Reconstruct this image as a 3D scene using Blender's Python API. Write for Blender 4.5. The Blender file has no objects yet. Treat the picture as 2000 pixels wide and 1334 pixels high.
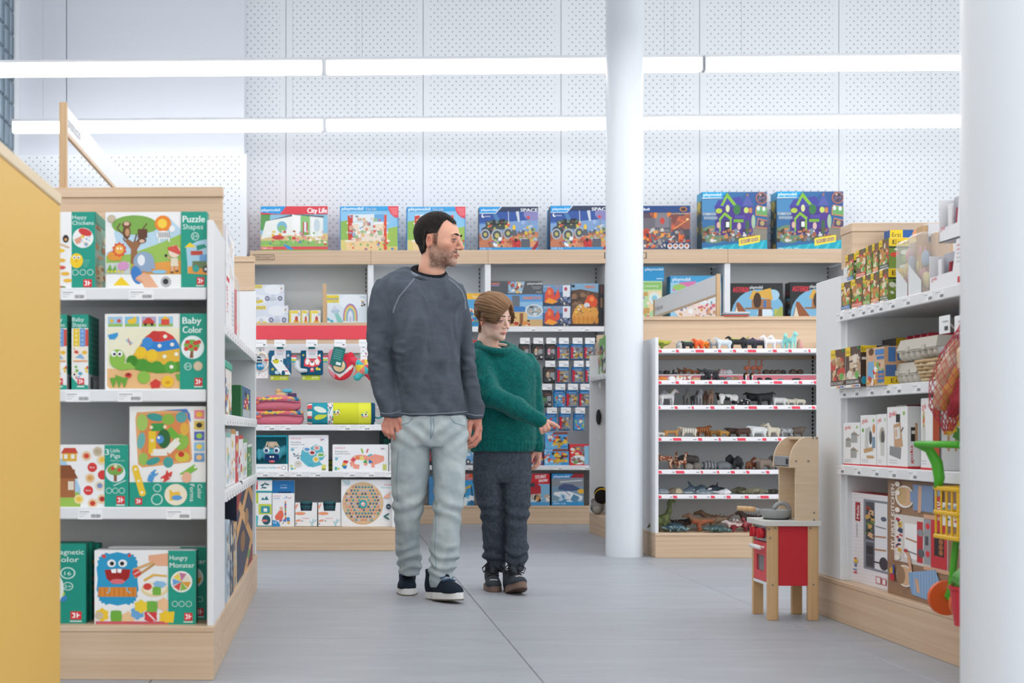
import bpy, bmesh, math, random
import numpy as np
from math import sin, cos, pi, radians as R
from mathutils import Vector, Matrix
from mathutils.bvhtree import BVHTree

# ------------------------------------------------------------------ camera, world, exposure
sc = bpy.context.scene
COL = sc.collection
F, PX, PY, CAMZ, YAW = 2778.0, 577.0, 843.0, 0.764, R(1.5)
cd = bpy.data.cameras.new('camera'); cam = bpy.data.objects.new('camera', cd); COL.objects.link(cam)
cam.location = (0, 0, CAMZ); cam.rotation_euler = (pi/2, 0, YAW)
cd.sensor_width = 36.0; cd.sensor_fit = 'HORIZONTAL'; cd.lens = 36.0*F/2000
cd.shift_x = (1000-PX)/2000; cd.shift_y = (PY-667)/2000
cd.clip_start = .05; cd.clip_end = 200
cd.dof.use_dof = True; cd.dof.focus_distance = 6.9; cd.dof.aperture_fstop = 4.0
sc.camera = cam
w = bpy.data.worlds.new('world'); sc.world = w; w.use_nodes = True
bg = w.node_tree.nodes['Background']; bg.inputs[0].default_value = (.95, .975, 1, 1); bg.inputs[1].default_value = 1.75
TUBE_STRENGTH = 5.5
sc.view_settings.view_transform = 'Standard'; sc.view_settings.look = 'None'
sc.view_settings.gamma = 1; sc.view_settings.use_curve_mapping = False
sc.view_settings.exposure = 0.28
sc.cycles.max_bounces = 7; sc.cycles.glossy_bounces = 2; sc.cycles.transmission_bounces = 4; sc.cycles.transparent_max_bounces = 6
sc.cycles.use_adaptive_sampling = True; sc.cycles.adaptive_threshold = .03; sc.cycles.use_denoising = True
sc.cycles.caustics_reflective = False; sc.cycles.caustics_refractive = False

# ------------------------------------------------------------------ picture -> place
def ray(px, py):
    dx, dz = (px-PX)/F, -(py-PY)/F
    return (dx*cos(YAW)-sin(YAW), dx*sin(YAW)+cos(YAW), dz)
def at(px, py, Y):                       # point on the plane Y = const
    r = ray(px, py); k = Y/r[1]
    return Vector((r[0]*k, Y, CAMZ+r[2]*k))
def wx(px, Y): return at(px, PY, Y).x
def wz(px, py, Y): return at(px, py, Y).z
def onx(px, py, X):                      # point on the plane X = const
    r = ray(px, py); k = X/r[0]
    return Vector((X, r[1]*k, CAMZ+r[2]*k))
def flo(px, py, z=0.0):                  # point on a level plane
    r = ray(px, py); k = (z-CAMZ)/r[2]
    return Vector((r[0]*k, r[1]*k, z))
def ppm(Y): return F/Y*1.0

# ------------------------------------------------------------------ colours and materials
def lin(c):
    if isinstance(c, str):
        if len(c) == 3: c = ''.join(a*2 for a in c)
        c = [int(c[i:i+2], 16)/255 for i in (0, 2, 4)]
    return tuple((v/12.92 if v <= .04045 else ((v+.055)/1.055)**2.4) for v in c[:3])
MATS = {}
def mat(name, color=None, rough=.5, spec=.4, metal=0, vcol=False, emit=0, alpha=1, trans=0, bump=None, ior=1.45, sheen=0, sss=0, coat=0):
    """bump = (kind, scale, strength, distance)"""
    if name in MATS: return MATS[name]
    m = bpy.data.materials.new(name); m.use_nodes = True
    nt = m.node_tree; b = nt.nodes['Principled BSDF']; L = nt.links.new
    if vcol:
        a = nt.nodes.new('ShaderNodeVertexColor'); a.layer_name = 'Col'; L(a.outputs[0], b.inputs['Base Color'])
    elif color is not None: b.inputs['Base Color'].default_value = (*lin(color), 1)
    b.inputs['Roughness'].default_value = rough; b.inputs['Specular IOR Level'].default_value = spec
    b.inputs['Metallic'].default_value = metal; b.inputs['IOR'].default_value = ior
    b.inputs['Transmission Weight'].default_value = trans; b.inputs['Alpha'].default_value = alpha
    b.inputs['Sheen Weight'].default_value = sheen; b.inputs['Coat Weight'].default_value = coat
    if sss:
        b.inputs['Subsurface Weight'].default_value = sss; b.inputs['Subsurface Radius'].default_value = (.012, .005, .003)
        b.inputs['Subsurface Scale'].default_value = 1
    if emit:
        b.inputs['Emission Color'].default_value = (*lin(color), 1); b.inputs['Emission Strength'].default_value = emit
    if bump:
        kind, scale, strength, dist = bump
        tc = nt.nodes.new('ShaderNodeTexCoord'); mp = nt.nodes.new('ShaderNodeMapping'); L(tc.outputs['Object'], mp.inputs[0])
        mp.inputs['Scale'].default_value = scale if isinstance(scale, tuple) else (scale,)*3
        if kind == 'noise':
            t = nt.nodes.new('ShaderNodeTexNoise'); t.inputs['Scale'].default_value = 1; t.inputs['Detail'].default_value = 4
        else:
            t = nt.nodes.new('ShaderNodeTexWave'); t.bands_direction = kind.upper(); t.inputs['Scale'].default_value = 1
            t.inputs['Distortion'].default_value = 1.5; t.inputs['Detail'].default_value = 2
        L(mp.outputs[0], t.inputs[0])
        bp = nt.nodes.new('ShaderNodeBump'); bp.inputs['Strength'].default_value = strength; bp.inputs['Distance'].default_value = dist
        L(t.outputs['Fac'] if 'Fac' in t.outputs else t.outputs[0], bp.inputs['Height']); L(bp.outputs[0], b.inputs['Normal'])
    MATS[name] = m; return m
def ramp_mat(name, c0, c1, scale, rough=.5, spec=.35, detail=5, lo=.35, hi=.65, bumpd=0, kind='noise', dist=2.0):
    if name in MATS: return MATS[name]
    m = mat(name, c0, rough, spec); nt = m.node_tree; L = nt.links.new; b = nt.nodes['Principled BSDF']
    tc = nt.nodes.new('ShaderNodeTexCoord'); mp = nt.nodes.new('ShaderNodeMapping'); L(tc.outputs['Object'], mp.inputs[0])
    mp.inputs['Scale'].default_value = scale
    t = nt.nodes.new('ShaderNodeTexNoise'); t.inputs['Scale'].default_value = 1; t.inputs['Detail'].default_value = detail
    t.inputs['Distortion'].default_value = dist
    L(mp.outputs[0], t.inputs[0]); r = nt.nodes.new('ShaderNodeValToRGB'); L(t.outputs[0], r.inputs[0])
    r.color_ramp.elements[0].position = lo; r.color_ramp.elements[0].color = (*lin(c0), 1)
    r.color_ramp.elements[1].position = hi; r.color_ramp.elements[1].color = (*lin(c1), 1)
    L(r.outputs[0], b.inputs['Base Color'])
    if bumpd:
        bp = nt.nodes.new('ShaderNodeBump'); bp.inputs['Strength'].default_value = .5; bp.inputs['Distance'].default_value = bumpd
        L(t.outputs[0], bp.inputs['Height']); L(bp.outputs[0], b.inputs['Normal'])
    return m
def wood(name, c0, c1, axis='x'):
    s = {'x': (.8, 14, 60), 'y': (14, .8, 60), 'z': (40, 40, 1.2)}[axis]
    return ramp_mat(name, c0, c1, s, rough=.45, spec=.3, detail=6, lo=.3, hi=.72, dist=.6)
PRINT = mat('printed_card', rough=.42, spec=.35, vcol=True)
PAINT = mat('painted_plastic', rough=.45, spec=.4, vcol=True)
CLOTH = mat('printed_cloth', rough=.9, spec=.15, vcol=True, bump=('noise', 900, .3, .001))
WHITE = mat('white_lacquer', 'e6e8ea', .4, .35)
PANEL = mat('white_shelf_panel', 'dfe2e4', .5, .3)
OAK = wood('light_oak_x', 'dac1a6', 'caac8d', 'x'); OAKY = wood('light_oak_y', 'dac1a6', 'caac8d', 'y'); OAKZ = wood('light_oak_z', 'd2b48f', 'bf9c74', 'z')
TAG = mat('price_tag_card', 'f0f1f2', .5, .3)
METAL = mat('brushed_metal', 'b9bcc0', .35, .5, 1.0)
DARK = mat('dark_slot', '2a2c2e', .6, .3)

# ------------------------------------------------------------------ mesh builder
class MB:
    def __init__(s): s.v = []; s.f = []; s.c = []
    def add(s, vs, fs, c=None):
        o = len(s.v); s.v += [tuple(v) for v in vs]
        s.f += [tuple(i+o for i in f) for f in fs]; s.c += [c]*len(fs)
        return s
    def box(s, x0, x1, y0, y1, z0, z1, c=None, M=None, fc=None):
        vs = [Vector((x, y, z)) for x in (x0, x1) for y in (y0, y1) for z in (z0, z1)]
        if M is not None: vs = [M @ v for v in vs]
        fs = [(0, 1, 3, 2), (4, 6, 7, 5), (0, 4, 5, 1), (2, 3, 7, 6), (0, 2, 6, 4), (1, 5, 7, 3)]  # -x +x -y +y -z +z
        s.add(vs, fs, c)
        if fc: s.c[-6:] = [k or c for k in fc]
        return s
    def rbox(s, x0, x1, y0, y1, z0, z1, b=.004, c=None, M=None):
        bm = bmesh.new(); bmesh.ops.create_cube(bm, size=1)
        for v in bm.verts: v.co = ((x0+x1)/2+v.co.x*(x1-x0), (y0+y1)/2+v.co.y*(y1-y0), (z0+z1)/2+v.co.z*(z1-z0))
        b = min(b, .45*min(x1-x0, y1-y0, z1-z0))
        bmesh.ops.bevel(bm, geom=bm.edges[:], offset=b, segments=1, affect='EDGES')
        bm.verts.index_update()
        vs = [M @ v.co if M is not None else v.co.copy() for v in bm.verts]
        s.add(vs, [[v.index for v in f.verts] for f in bm.faces], c); bm.free(); return s
    def prism(s, pts, d0, d1, axis='y', c=None, M=None):
        """outline (a,b) swept along axis: y -> (a,d,b); x -> (d,a,b); z -> (a,b,d)"""
        n = len(pts)
        f = {'y': lambda a, b, d: Vector((a, d, b)), 'x': lambda a, b, d: Vector((d, a, b)), 'z': lambda a, b, d: Vector((a, b, d))}[axis]
        vs = [f(a, b, d0) for a, b in pts]+[f(a, b, d1) for a, b in pts]
        if M is not None: vs = [M @ v for v in vs]
        s.add(vs, [tuple(range(n))[::-1], tuple(range(n, 2*n))]+[(i, (i+1) % n, (i+1) % n+n, i+n) for i in range(n)], c); return s
    def tube(s, pts, r, n=8, c=None, cap=True, closed=False):
        pts = [Vector(p) for p in pts]; m = len(pts); rs = r if isinstance(r, (list, tuple)) else [r]*m
        vs = []; up = Vector((0, 0, 1)); prev = None
        for i, p in enumerate(pts):
            a = pts[(i-1) % m] if (i or closed) else p; b = pts[(i+1) % m] if (i < m-1 or closed) else p
            d = (b-a).normalized() if (b-a).length > 1e-9 else up
            u = prev if prev is not None else (Vector((1, 0, 0)) if abs(d.x) < .8 else Vector((0, 1, 0)))
            u = (u-d*u.dot(d)); u = u.normalized() if u.length > 1e-6 else d.orthogonal().normalized()
            prev = u; v = d.cross(u)
            vs += [p+(u*cos(2*pi*k/n)+v*sin(2*pi*k/n))*rs[i] for k in range(n)]
        fs = [(i*n+k, i*n+(k+1) % n, (i+1) % m*n+(k+1) % n, (i+1) % m*n+k) for i in range(m if closed else m-1) for k in range(n)]
        if cap and not closed: fs += [tuple(range(n))[::-1], tuple(range((m-1)*n, m*n))]
        s.add(vs, fs, c); return s
    def lathe(s, prof, n=24, c=None, M=None, cols=None):
        """prof: (r, z) from bottom to top"""
        vs = []; m = len(prof)
        for r_, z_ in prof: vs += [Vector((r_*cos(2*pi*k/n), r_*sin(2*pi*k/n), z_)) for k in range(n)]
        if M is not None: vs = [M @ v for v in vs]
        fs = [(i*n+k, i*n+(k+1) % n, (i+1)*n+(k+1) % n, (i+1)*n+k) for i in range(m-1) for k in range(n)]+[tuple(range(n))[::-1], tuple(range((m-1)*n, m*n))]
        s.add(vs, fs, c)
        if cols:
            k0 = len(s.c)-len(fs)
            for i in range(m-1):
                for k in range(n): s.c[k0+i*n+k] = cols[i]
        return s
    def ball(s, c0, r, n=12, c=None, M=None):
        r = r if isinstance(r, (list, tuple)) else (r, r, r); m = n//2
        prof = [(sin(pi*i/m), -cos(pi*i/m)) for i in range(1, m)]
        vs = [Vector((0, 0, -1))]+[Vector((a*cos(2*pi*k/n), a*sin(2*pi*k/n), z)) for a, z in prof for k in range(n)]+[Vector((0, 0, 1))]
        vs = [Vector((v.x*r[0], v.y*r[1], v.z*r[2])) for v in vs]
        vs = [(M @ v if M is not None else v)+Vector(c0) for v in vs]
        T = len(vs)-1; fs = [(0, 1+(k+1) % n, 1+k) for k in range(n)]
        fs += [(1+i*n+k, 1+i*n+(k+1) % n, 1+(i+1)*n+(k+1) % n, 1+(i+1)*n+k) for i in range(m-2) for k in range(n)]
        fs += [(1+(m-2)*n+k, 1+(m-2)*n+(k+1) % n, T) for k in range(n)]
        s.add(vs, fs, c); return s
    def mesh(s, name, smooth=False):
        me = bpy.data.meshes.new(name); me.from_pydata(s.v, [], s.f)
        if any(c is not None for c in s.c):
            at_ = me.color_attributes.new('Col', 'FLOAT_COLOR', 'CORNER')
            cache = {}; out = []
            for p, c in zip(me.polygons, s.c):
                k = c if c is not None else 'ffffff'
                if k not in cache: cache[k] = (*lin(k), 1.0)
                out += list(cache[k])*p.loop_total
            at_.data.foreach_set('color', out)
        if smooth: me.shade_smooth()
        return me
    def build(s, name, m, parent=None, smooth=False, **kw):
        o = bpy.data.objects.new(name, s.mesh(name, smooth)); COL.objects.link(o)
        o.data.materials.append(m); o.parent = parent
        if smooth == 'auto': pass
        for k, v in kw.items(): o[k] = v
        return o
def tag(o, label, cat, group=None):
    o['label'] = label; o['category'] = cat
    if group: o['group'] = group
    return o
def thing(name, label, cat, loc=(0, 0, 0), rz=0, group=None, rot=None):
    o = bpy.data.objects.new(name, None); COL.objects.link(o); o.empty_display_size = .05
    o.location = loc; o.rotation_euler = rot if rot else (0, 0, rz)
    return tag(o, label, cat, group)
def struct(o): o['kind'] = 'structure'; return o
def part(o, name, me, m, loc=(0, 0, 0), rot=(0, 0, 0)):   # shared mesh piece
    p = bpy.data.objects.new(name, me); COL.objects.link(p); p.parent = o; p.location = loc; p.rotation_euler = rot
    if m and not me.materials: me.materials.append(m)
    return p
def dup(o, parent=None, label=None, group=None, loc=None, rz=None):
    c = o.copy(); COL.objects.link(c); c.parent = parent
    for ch in list(o.children): dup(ch, c)
    if label: c['label'] = label
    if group: c['group'] = group
    if loc is not None: c.location = loc
    if rz is not None: c.rotation_euler = (0, 0, rz)
    return c

# ------------------------------------------------------------------ flat print: coloured polygons, lettering
_TX = {}
def text_tris(s):
    if s in _TX: return _TX[s]
    cu = bpy.data.curves.new('t', 'FONT'); cu.body = s; cu.resolution_u = 2; cu.size = 1
    o = bpy.data.objects.new('t', cu); COL.objects.link(o)
    me = o.to_mesh(); me.calc_loop_triangles()
    vs = [(v.co.x, v.co.y) for v in me.vertices]; tr = [[vs[i] for i in t.vertices] for t in me.loop_triangles]
    o.to_mesh_clear(); bpy.data.objects.remove(o); bpy.data.curves.remove(cu)
    xs = [p[0] for t in tr for p in t] or [0, 1]
    x0, x1 = min(xs), max(xs)
    _TX[s] = ([[(a-x0, b) for a, b in t] for t in tr], x1-x0); return _TX[s]
def clip(poly, x0, y0, x1, y1):
    for ax, lim, sg in ((0, x0, 1), (0, x1, -1), (1, y0, 1), (1, y1, -1)):
        out = []
        for i, p in enumerate(poly):
            q = poly[i-1]; ip, iq = (p[ax]-lim)*sg >= 0, (q[ax]-lim)*sg >= 0
            if ip != iq:
                t = (lim-q[ax])/(p[ax]-q[ax]); out.append((q[0]+t*(p[0]-q[0]), q[1]+t*(p[1]-q[1])))
            if ip: out.append(p)
        poly = out
        if len(poly) < 3: return []
    return poly
class Pr:
    """a print drawn in picture units inside the frame x0,y0 (top left) .. x1,y1 (bottom right)"""
    DZ = .00007
    def __init__(s, x0=0, y0=0, x1=100, y1=100, bg=None):
        s.fr = (x0, y0, x1, y1); s.items = []; s.n = 0; s.last = None
        if bg: s.r(x0, y0, x1, y1, bg)
    def g(s, pts, c, flat=False):
        if c != s.last: s.n += 1; s.last = c
        elif not flat: s.n += .3
        q = clip(list(pts), *s.fr)
        if q: s.items.append((q, c, s.n))
        return s
    def r(s, x0, y0, x1, y1, c): return s.g([(x0, y0), (x1, y0), (x1, y1), (x0, y1)], c)
    def e(s, cx, cy, rx, ry, c, n=18, rot=0, a0=0, a1=360):
        st = [R(a0+(a1-a0)*k/n) for k in range(n+(a1-a0 < 360))]; cr, sr = cos(R(rot)), sin(R(rot))
        return s.g([(cx+rx*cos(a)*cr-ry*sin(a)*sr, cy+rx*cos(a)*sr+ry*sin(a)*cr) for a in st], c)
    def l(s, pts, w_, c):
        for (a, b), (d, e) in zip(pts, pts[1:]):
            L_ = math.hypot(d-a, e-b) or 1; nx, ny = -(e-b)/L_*w_/2, (d-a)/L_*w_/2
            s.g([(a+nx, b+ny), (d+nx, e+ny), (d-nx, e-ny), (a-nx, b-ny)], c)
        return s
    def t(s, txt, x, y, h, c, w=None, rot=0, bold=0, al='l'):
        """left end of the baseline at x,y; capital height h; optional fitted width"""
        tr, tw = text_tris(txt); k = h/.72; kx = w/tw if w else k; W_ = tw*kx
        ox = {'l': 0, 'c': -W_/2, 'r': -W_}[al]; cr, sr = cos(R(rot)), sin(R(rot))
        for dx in ([0, bold] if bold else [0]):
            for t in tr:
                pts = [(ox+a*kx+dx, -b*k) for a, b in t]
                s.g([(x+a*cr-b*sr, y+a*sr+b*cr) for a, b in pts], c, True)
            s.n += .3
        return s
    def clutter(s, x0, y0, x1, y1, cols, n, sz, seed=1):
        rnd = random.Random(seed)
        for c in cols:
            for _ in range(max(1, n//len(cols))):
                cx, cy = rnd.uniform(x0, x1), rnd.uniform(y0, y1); a = sz*rnd.uniform(.4, 1.2); b = a*rnd.uniform(.4, 1.1)
                if rnd.random() < .5: s.e(cx, cy, a/2, b/2, c, 8, rnd.uniform(0, 180))
                else:
                    th = rnd.uniform(-.5, .5); s.g([(cx+a/2*u*cos(th)-b/2*v*sin(th), cy+a/2*u*sin(th)+b/2*v*cos(th)) for u, v in ((-1, -1), (1, -1), (1, 1), (-1, 1))], c)
        return s
    def put(s, fn, mb, W, H, y=0.0, lift=.0003):
        """emit to MB on the local plane facing -y: x 0..W, z 0..H (fn maps the point further)"""
        x0, y0, x1, y1 = s.fr
        for q, c, n in s.items:
            vs = [fn(Vector(((a-x0)/(x1-x0)*W, y-lift-n*s.DZ, (y1-b)/(y1-y0)*H))) for a, b in q]
            mb.add(vs, [tuple(range(len(vs)))], c)
    def build(s, name, parent, W, H, M=None, m=None):
        mb = MB(); s.put((lambda v: M @ v) if M is not None else (lambda v: v), mb, W, H)
        # faces must look along -y of the sheet
        me = mb.mesh(name); o = bpy.data.objects.new(name, me); COL.objects.link(o); me.materials.append(m or PRINT); o.parent = parent
        return o

# ------------------------------------------------------------------ cartons
def carton(name, label, W, H, D, loc, rz=0, col='f4f4f4', front=None, left=None, right=None, top=None, cat='box', group=None, rot=None, fc=None, flap=True):
    """box standing on its base: local x along the front (front at y=0 looking -y), depth +y; loc = front left bottom corner"""
    o = thing(name, label, cat, loc, rz, group, rot)
    mb = MB().rbox(0, W, 0, D, 0, H, .0015, col)
    body = mb.build('carton', PRINT, o)
    if flap:                              # the tuck flap's slit across the top
        MB().box(W*.03, W*.97, D*.08, D*.92, H, H+.0009, top if isinstance(top, str) else col).build('flap', PRINT, o)
    if front: front.build('printed_front', o, W, H)
    if left: left.build('printed_side', o, D, H, Matrix.Translation((0, D, 0)) @ Matrix.Rotation(-pi/2, 4, 'Z'))
    if right: right.build('printed_side', o, D, H, Matrix.Translation((W, 0, 0)) @ Matrix.Rotation(pi/2, 4, 'Z'))
    if isinstance(top, Pr): top.build('printed_top', o, W, D, Matrix.Translation((0, 0, H+.001)) @ Matrix.Rotation(-pi/2, 4, 'X'))
    return o
def carton_px(name, label, x0, y0, x1, Y, z, D, col='f4f4f4', front=None, rz=0, **kw):
    """front face at depth Y spanning picture columns x0..x1, base at height z, top at picture row y0"""
    a = wx(x0, Y); W = wx(x1, Y)-a; H = wz((x0+x1)/2, y0, Y)-z
    return carton(name, label, W, H, D, (a, Y, z), rz, col, front, **kw)

# ------------------------------------------------------------------ signed-distance modelling
def _dot(a, b): return a[0]*b[0]+a[1]*b[1]+a[2]*b[2]
class SDF:
    def __init__(s, lo, hi, h):
        s.lo = np.array(lo, float); s.h = h; s.n = np.maximum(4, np.ceil((np.array(hi)-s.lo)/h).astype(int)+1)
        s.d = np.full(s.n, 1.0, np.float32)
    def blk(s, lo, hi, k):
        a = np.clip(np.floor((np.array(lo)-k-s.lo)/s.h).astype(int)-2, 0, s.n-1); b = np.clip(np.ceil((np.array(hi)+k-s.lo)/s.h).astype(int)+3, 1, s.n)
        if np.any(b <= a): return None, None
        sl = tuple(slice(i, j) for i, j in zip(a, b))
        g = np.meshgrid(*[s.lo[i]+s.h*np.arange(a[i], b[i], dtype=np.float32) for i in range(3)], indexing='ij', sparse=True)
        return sl, g
    def mix(s, sl, d, k, mode='u'):
        o = s.d[sl]; d = d.astype(np.float32)
        if mode == 's': d = -d; 
        if k > 0:
            if mode == 'u': h = np.clip(.5+.5*(d-o)/k, 0, 1); s.d[sl] = d*(1-h)+o*h-k*h*(1-h)
            else: h = np.clip(.5-.5*(d-o)/k, 0, 1); s.d[sl] = d*(1-h)+o*h+k*h*(1-h)
        else: s.d[sl] = np.minimum(o, d) if mode == 'u' else np.maximum(o, d)
        return s
    def cap(s, a, b, ra, rb=None, k=.01, mode='u'):
        rb = ra if rb is None else rb; a = np.array(a, float); b = np.array(b, float); m = max(ra, rb)
        sl, g = s.blk(np.minimum(a, b)-m, np.maximum(a, b)+m, k)
        if sl is None: return s
        ba = b-a; p = [g[i]-a[i] for i in range(3)]; t = np.clip(_dot(p, ba)/max(1e-9, ba @ ba), 0, 1)
        q = [p[i]-ba[i]*t for i in range(3)]
        return s.mix(sl, np.sqrt(_dot(q, q))-(ra+(rb-ra)*t), k, mode)
    def chain(s, pts, rs, k=.01, mode='u'):
        rs = rs if isinstance(rs, (list, tuple)) else [rs]*len(pts)
        for i in range(len(pts)-1): s.cap(pts[i], pts[i+1], rs[i], rs[i+1], k, mode)
        return s
    def ell(s, c, r, k=.01, mode='u', rot=None):
        c = np.array(c, float); r = np.array(r if isinstance(r, (list, tuple)) else (r, r, r), float); m = r.max() if rot is not None else r
        sl, g = s.blk(c-m, c+m, k)
        if sl is None: return s
        p = [g[i]-c[i] for i in range(3)]
        if rot is not None:
            Mx = np.array(rot.to_3x3()).T; p = [Mx[i][0]*p[0]+Mx[i][1]*p[1]+Mx[i][2]*p[2] for i in range(3)]
        q = np.sqrt((p[0]/r[0])**2+(p[1]/r[1])**2+(p[2]/r[2])**2); q2 = np.sqrt((p[0]/r[0]**2)**2+(p[1]/r[1]**2)**2+(p[2]/r[2]**2)**2)
        return s.mix(sl, np.where(q2 > 1e-6, q*(q-1)/np.maximum(q2, 1e-6), -r.min()), k, mode)
    def box(s, c, hs, rd=.005, k=.005, mode='u', rot=None):
        c = np.array(c, float); hs = np.array(hs, float); m = np.linalg.norm(hs) if rot is not None else hs
        sl, g = s.blk(c-m, c+m, k)
        if sl is None: return s
        p = [g[i]-c[i] for i in range(3)]
        if rot is not None:
            Mx = np.array(rot.to_3x3()).T; p = [Mx[i][0]*p[0]+Mx[i][1]*p[1]+Mx[i][2]*p[2] for i in range(3)]
        q = [np.abs(p[i])-(hs[i]-rd) for i in range(3)]; z = 0*(p[0]+p[1]+p[2])
        o = np.sqrt(np.maximum(q[0]+z, 0)**2+np.maximum(q[1]+z, 0)**2+np.maximum(q[2]+z, 0)**2)+np.minimum(np.maximum(np.maximum(q[0]+z, q[1]), q[2]), 0)-rd
        return s.mix(sl, o, k, mode)
    def loft(s, rows, k=.01, e=2.2, flat=True, mode='u', wob=None):
        """rows (z, cx, cy, a, b) of an upright tube with elliptic sections, cut level at both ends"""
        rows = sorted(rows); A = np.array(rows, float)
        sl, g = s.blk((( A[:, 1]-A[:, 3]).min()-.01, (A[:, 2]-A[:, 4]).min()-.01, A[0, 0]), ((A[:, 1]+A[:, 3]).max()+.01, (A[:, 2]+A[:, 4]).max()+.01, A[-1, 0]), k+.01)
        if sl is None: return s
        z = g[2].ravel(); zs = A[:, 0]
        def ip(i):                       # smooth (Catmull) interpolation of the rows
            t = np.clip(z, zs[0], zs[-1]); j = np.clip(np.searchsorted(zs, t)-1, 0, len(zs)-2)
            u = (t-zs[j])/(zs[j+1]-zs[j]); m = np.gradient(A[:, i], zs); h_ = zs[j+1]-zs[j]
            return ((2*u**3-3*u**2+1)*A[j, i]+(u**3-2*u**2+u)*h_*m[j]+(-2*u**3+3*u**2)*A[j+1, i]+(u**3-u**2)*h_*m[j+1]).reshape(1, 1, -1)
        cx, cy, a, b = ip(1), ip(2), np.maximum(ip(3), .002), np.maximum(ip(4), .002)
        x, y = (g[0]-cx)/a, (g[1]-cy)/b
        q = (np.abs(x)**e+np.abs(y)**e)**(1/e)
        d = (q-1)*np.minimum(a, b)
        if wob is not None: d = d+wob(g[0]-cx, g[1]-cy, g[2])
        dz = np.maximum(zs[0]-g[2], g[2]-zs[-1])
        d = np.maximum(d, dz) if flat else np.where(dz > 0, np.sqrt(np.maximum(d, 0)**2+dz**2), d)
        return s.mix(sl, d, k, mode)
    def pos(s): return np.meshgrid(*[s.lo[i]+s.h*np.arange(s.n[i], dtype=np.float32) for i in range(3)], indexing='ij', sparse=True)
    def cutz(s, z, keep='below'):
        g = s.pos()[2]; s.d = np.maximum(s.d, (g-z) if keep == 'below' else (z-g)).astype(np.float32); return s
    def mesh(s, d=None):
        """naive surface nets -> verts, quads"""
        d = s.d if d is None else d; d = d.copy()
        for ax in range(3):
            ix = [slice(None)]*3; ix[ax] = 0; d[tuple(ix)] = np.maximum(d[tuple(ix)], 1e-4); ix[ax] = -1; d[tuple(ix)] = np.maximum(d[tuple(ix)], 1e-4)
        ins = d < 0; n = np.array(d.shape)
        cnt = np.zeros(n-1, np.int8)
        for a in (0, 1):
            for b in (0, 1):
                for c in (0, 1): cnt += ins[a:n[0]-1+a, b:n[1]-1+b, c:n[2]-1+c]
        act = (cnt > 0) & (cnt < 8); ci = np.argwhere(act)
        if not len(ci): return np.zeros((0, 3)), []
        idx = np.full(n-1, -1, np.int64); idx[act] = np.arange(len(ci))
        acc = np.zeros((len(ci), 3)); num = np.zeros(len(ci))
        co = [(a, b, c) for a in (0, 1) for b in (0, 1) for c in (0, 1)]
        for i, p in enumerate(co):
            for q in co[i+1:]:
                if sum(abs(p[j]-q[j]) for j in range(3)) != 1: continue
                d0 = d[ci[:, 0]+p[0], ci[:, 1]+p[1], ci[:, 2]+p[2]]; d1 = d[ci[:, 0]+q[0], ci[:, 1]+q[1], ci[:, 2]+q[2]]
                m = (d0 < 0) != (d1 < 0); t = np.where(m, d0/np.where(m, d0-d1, 1), 0)
                pt = np.array(p)+t[:, None]*(np.array(q)-np.array(p)); acc += pt*m[:, None]; num += m
        V = s.lo+s.h*(ci+acc/num[:, None])
        Q = []
        for ax in range(3):
            o = [0, 1, 2]; o.remove(ax); u, v = o
            sa = [slice(None)]*3; sb = [slice(None)]*3; sa[ax] = slice(0, -1); sb[ax] = slice(1, None)
            e = ins[tuple(sa)] != ins[tuple(sb)]; pe = np.argwhere(e)
            ok = (pe[:, u] > 0) & (pe[:, v] > 0) & (pe[:, u] < n[u]-1) & (pe[:, v] < n[v]-1); pe = pe[ok]
            if not len(pe): continue
            def cell(du, dv):
                c = pe.copy(); c[:, u] += du; c[:, v] += dv; return idx[c[:, 0], c[:, 1], c[:, 2]]
            q = np.stack([cell(-1, -1), cell(0, -1), cell(0, 0), cell(-1, 0)], 1)
            s0 = ins[pe[:, 0], pe[:, 1], pe[:, 2]]
            if ax == 1: s0 = ~s0
            q = np.where(s0[:, None], q, q[:, ::-1]); Q.append(q[(q >= 0).all(1)])
        return V, np.concatenate(Q)
def mesh_np(name, V, Q, col=None, smooth=True):
    me = bpy.data.meshes.new(name); V = np.asarray(V, np.float32); Q = np.asarray(Q, np.int32)
    me.vertices.add(len(V)); me.vertices.foreach_set('co', V.ravel())
    me.loops.add(Q.size); me.loops.foreach_set('vertex_index', Q.ravel())
    me.polygons.add(len(Q)); me.polygons.foreach_set('loop_start', np.arange(0, Q.size, Q.shape[1], dtype=np.int32))
    me.update(calc_edges=True); me.validate()
    if col is not None:
        a = me.color_attributes.new('Col', 'FLOAT_COLOR', 'POINT')
        c = np.ones((len(V), 4), np.float32); c[:, :3] = col; a.data.foreach_set('color', c.ravel())
    if smooth: me.shade_smooth()
    return me
def relax(V, Q, it=1, f=.5):
    V = V.copy()
    for _ in range(it):
        acc = np.zeros_like(V); cn = np.zeros(len(V))
        for a, b in ((0, 1), (1, 2), (2, 3), (3, 0)):
            np.add.at(acc, Q[:, a], V[Q[:, b]]); np.add.at(cn, Q[:, a], 1); np.add.at(acc, Q[:, b], V[Q[:, a]]); np.add.at(cn, Q[:, b], 1)
        V = V*(1-f)+f*acc/np.maximum(cn, 1)[:, None]
    return V
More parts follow.
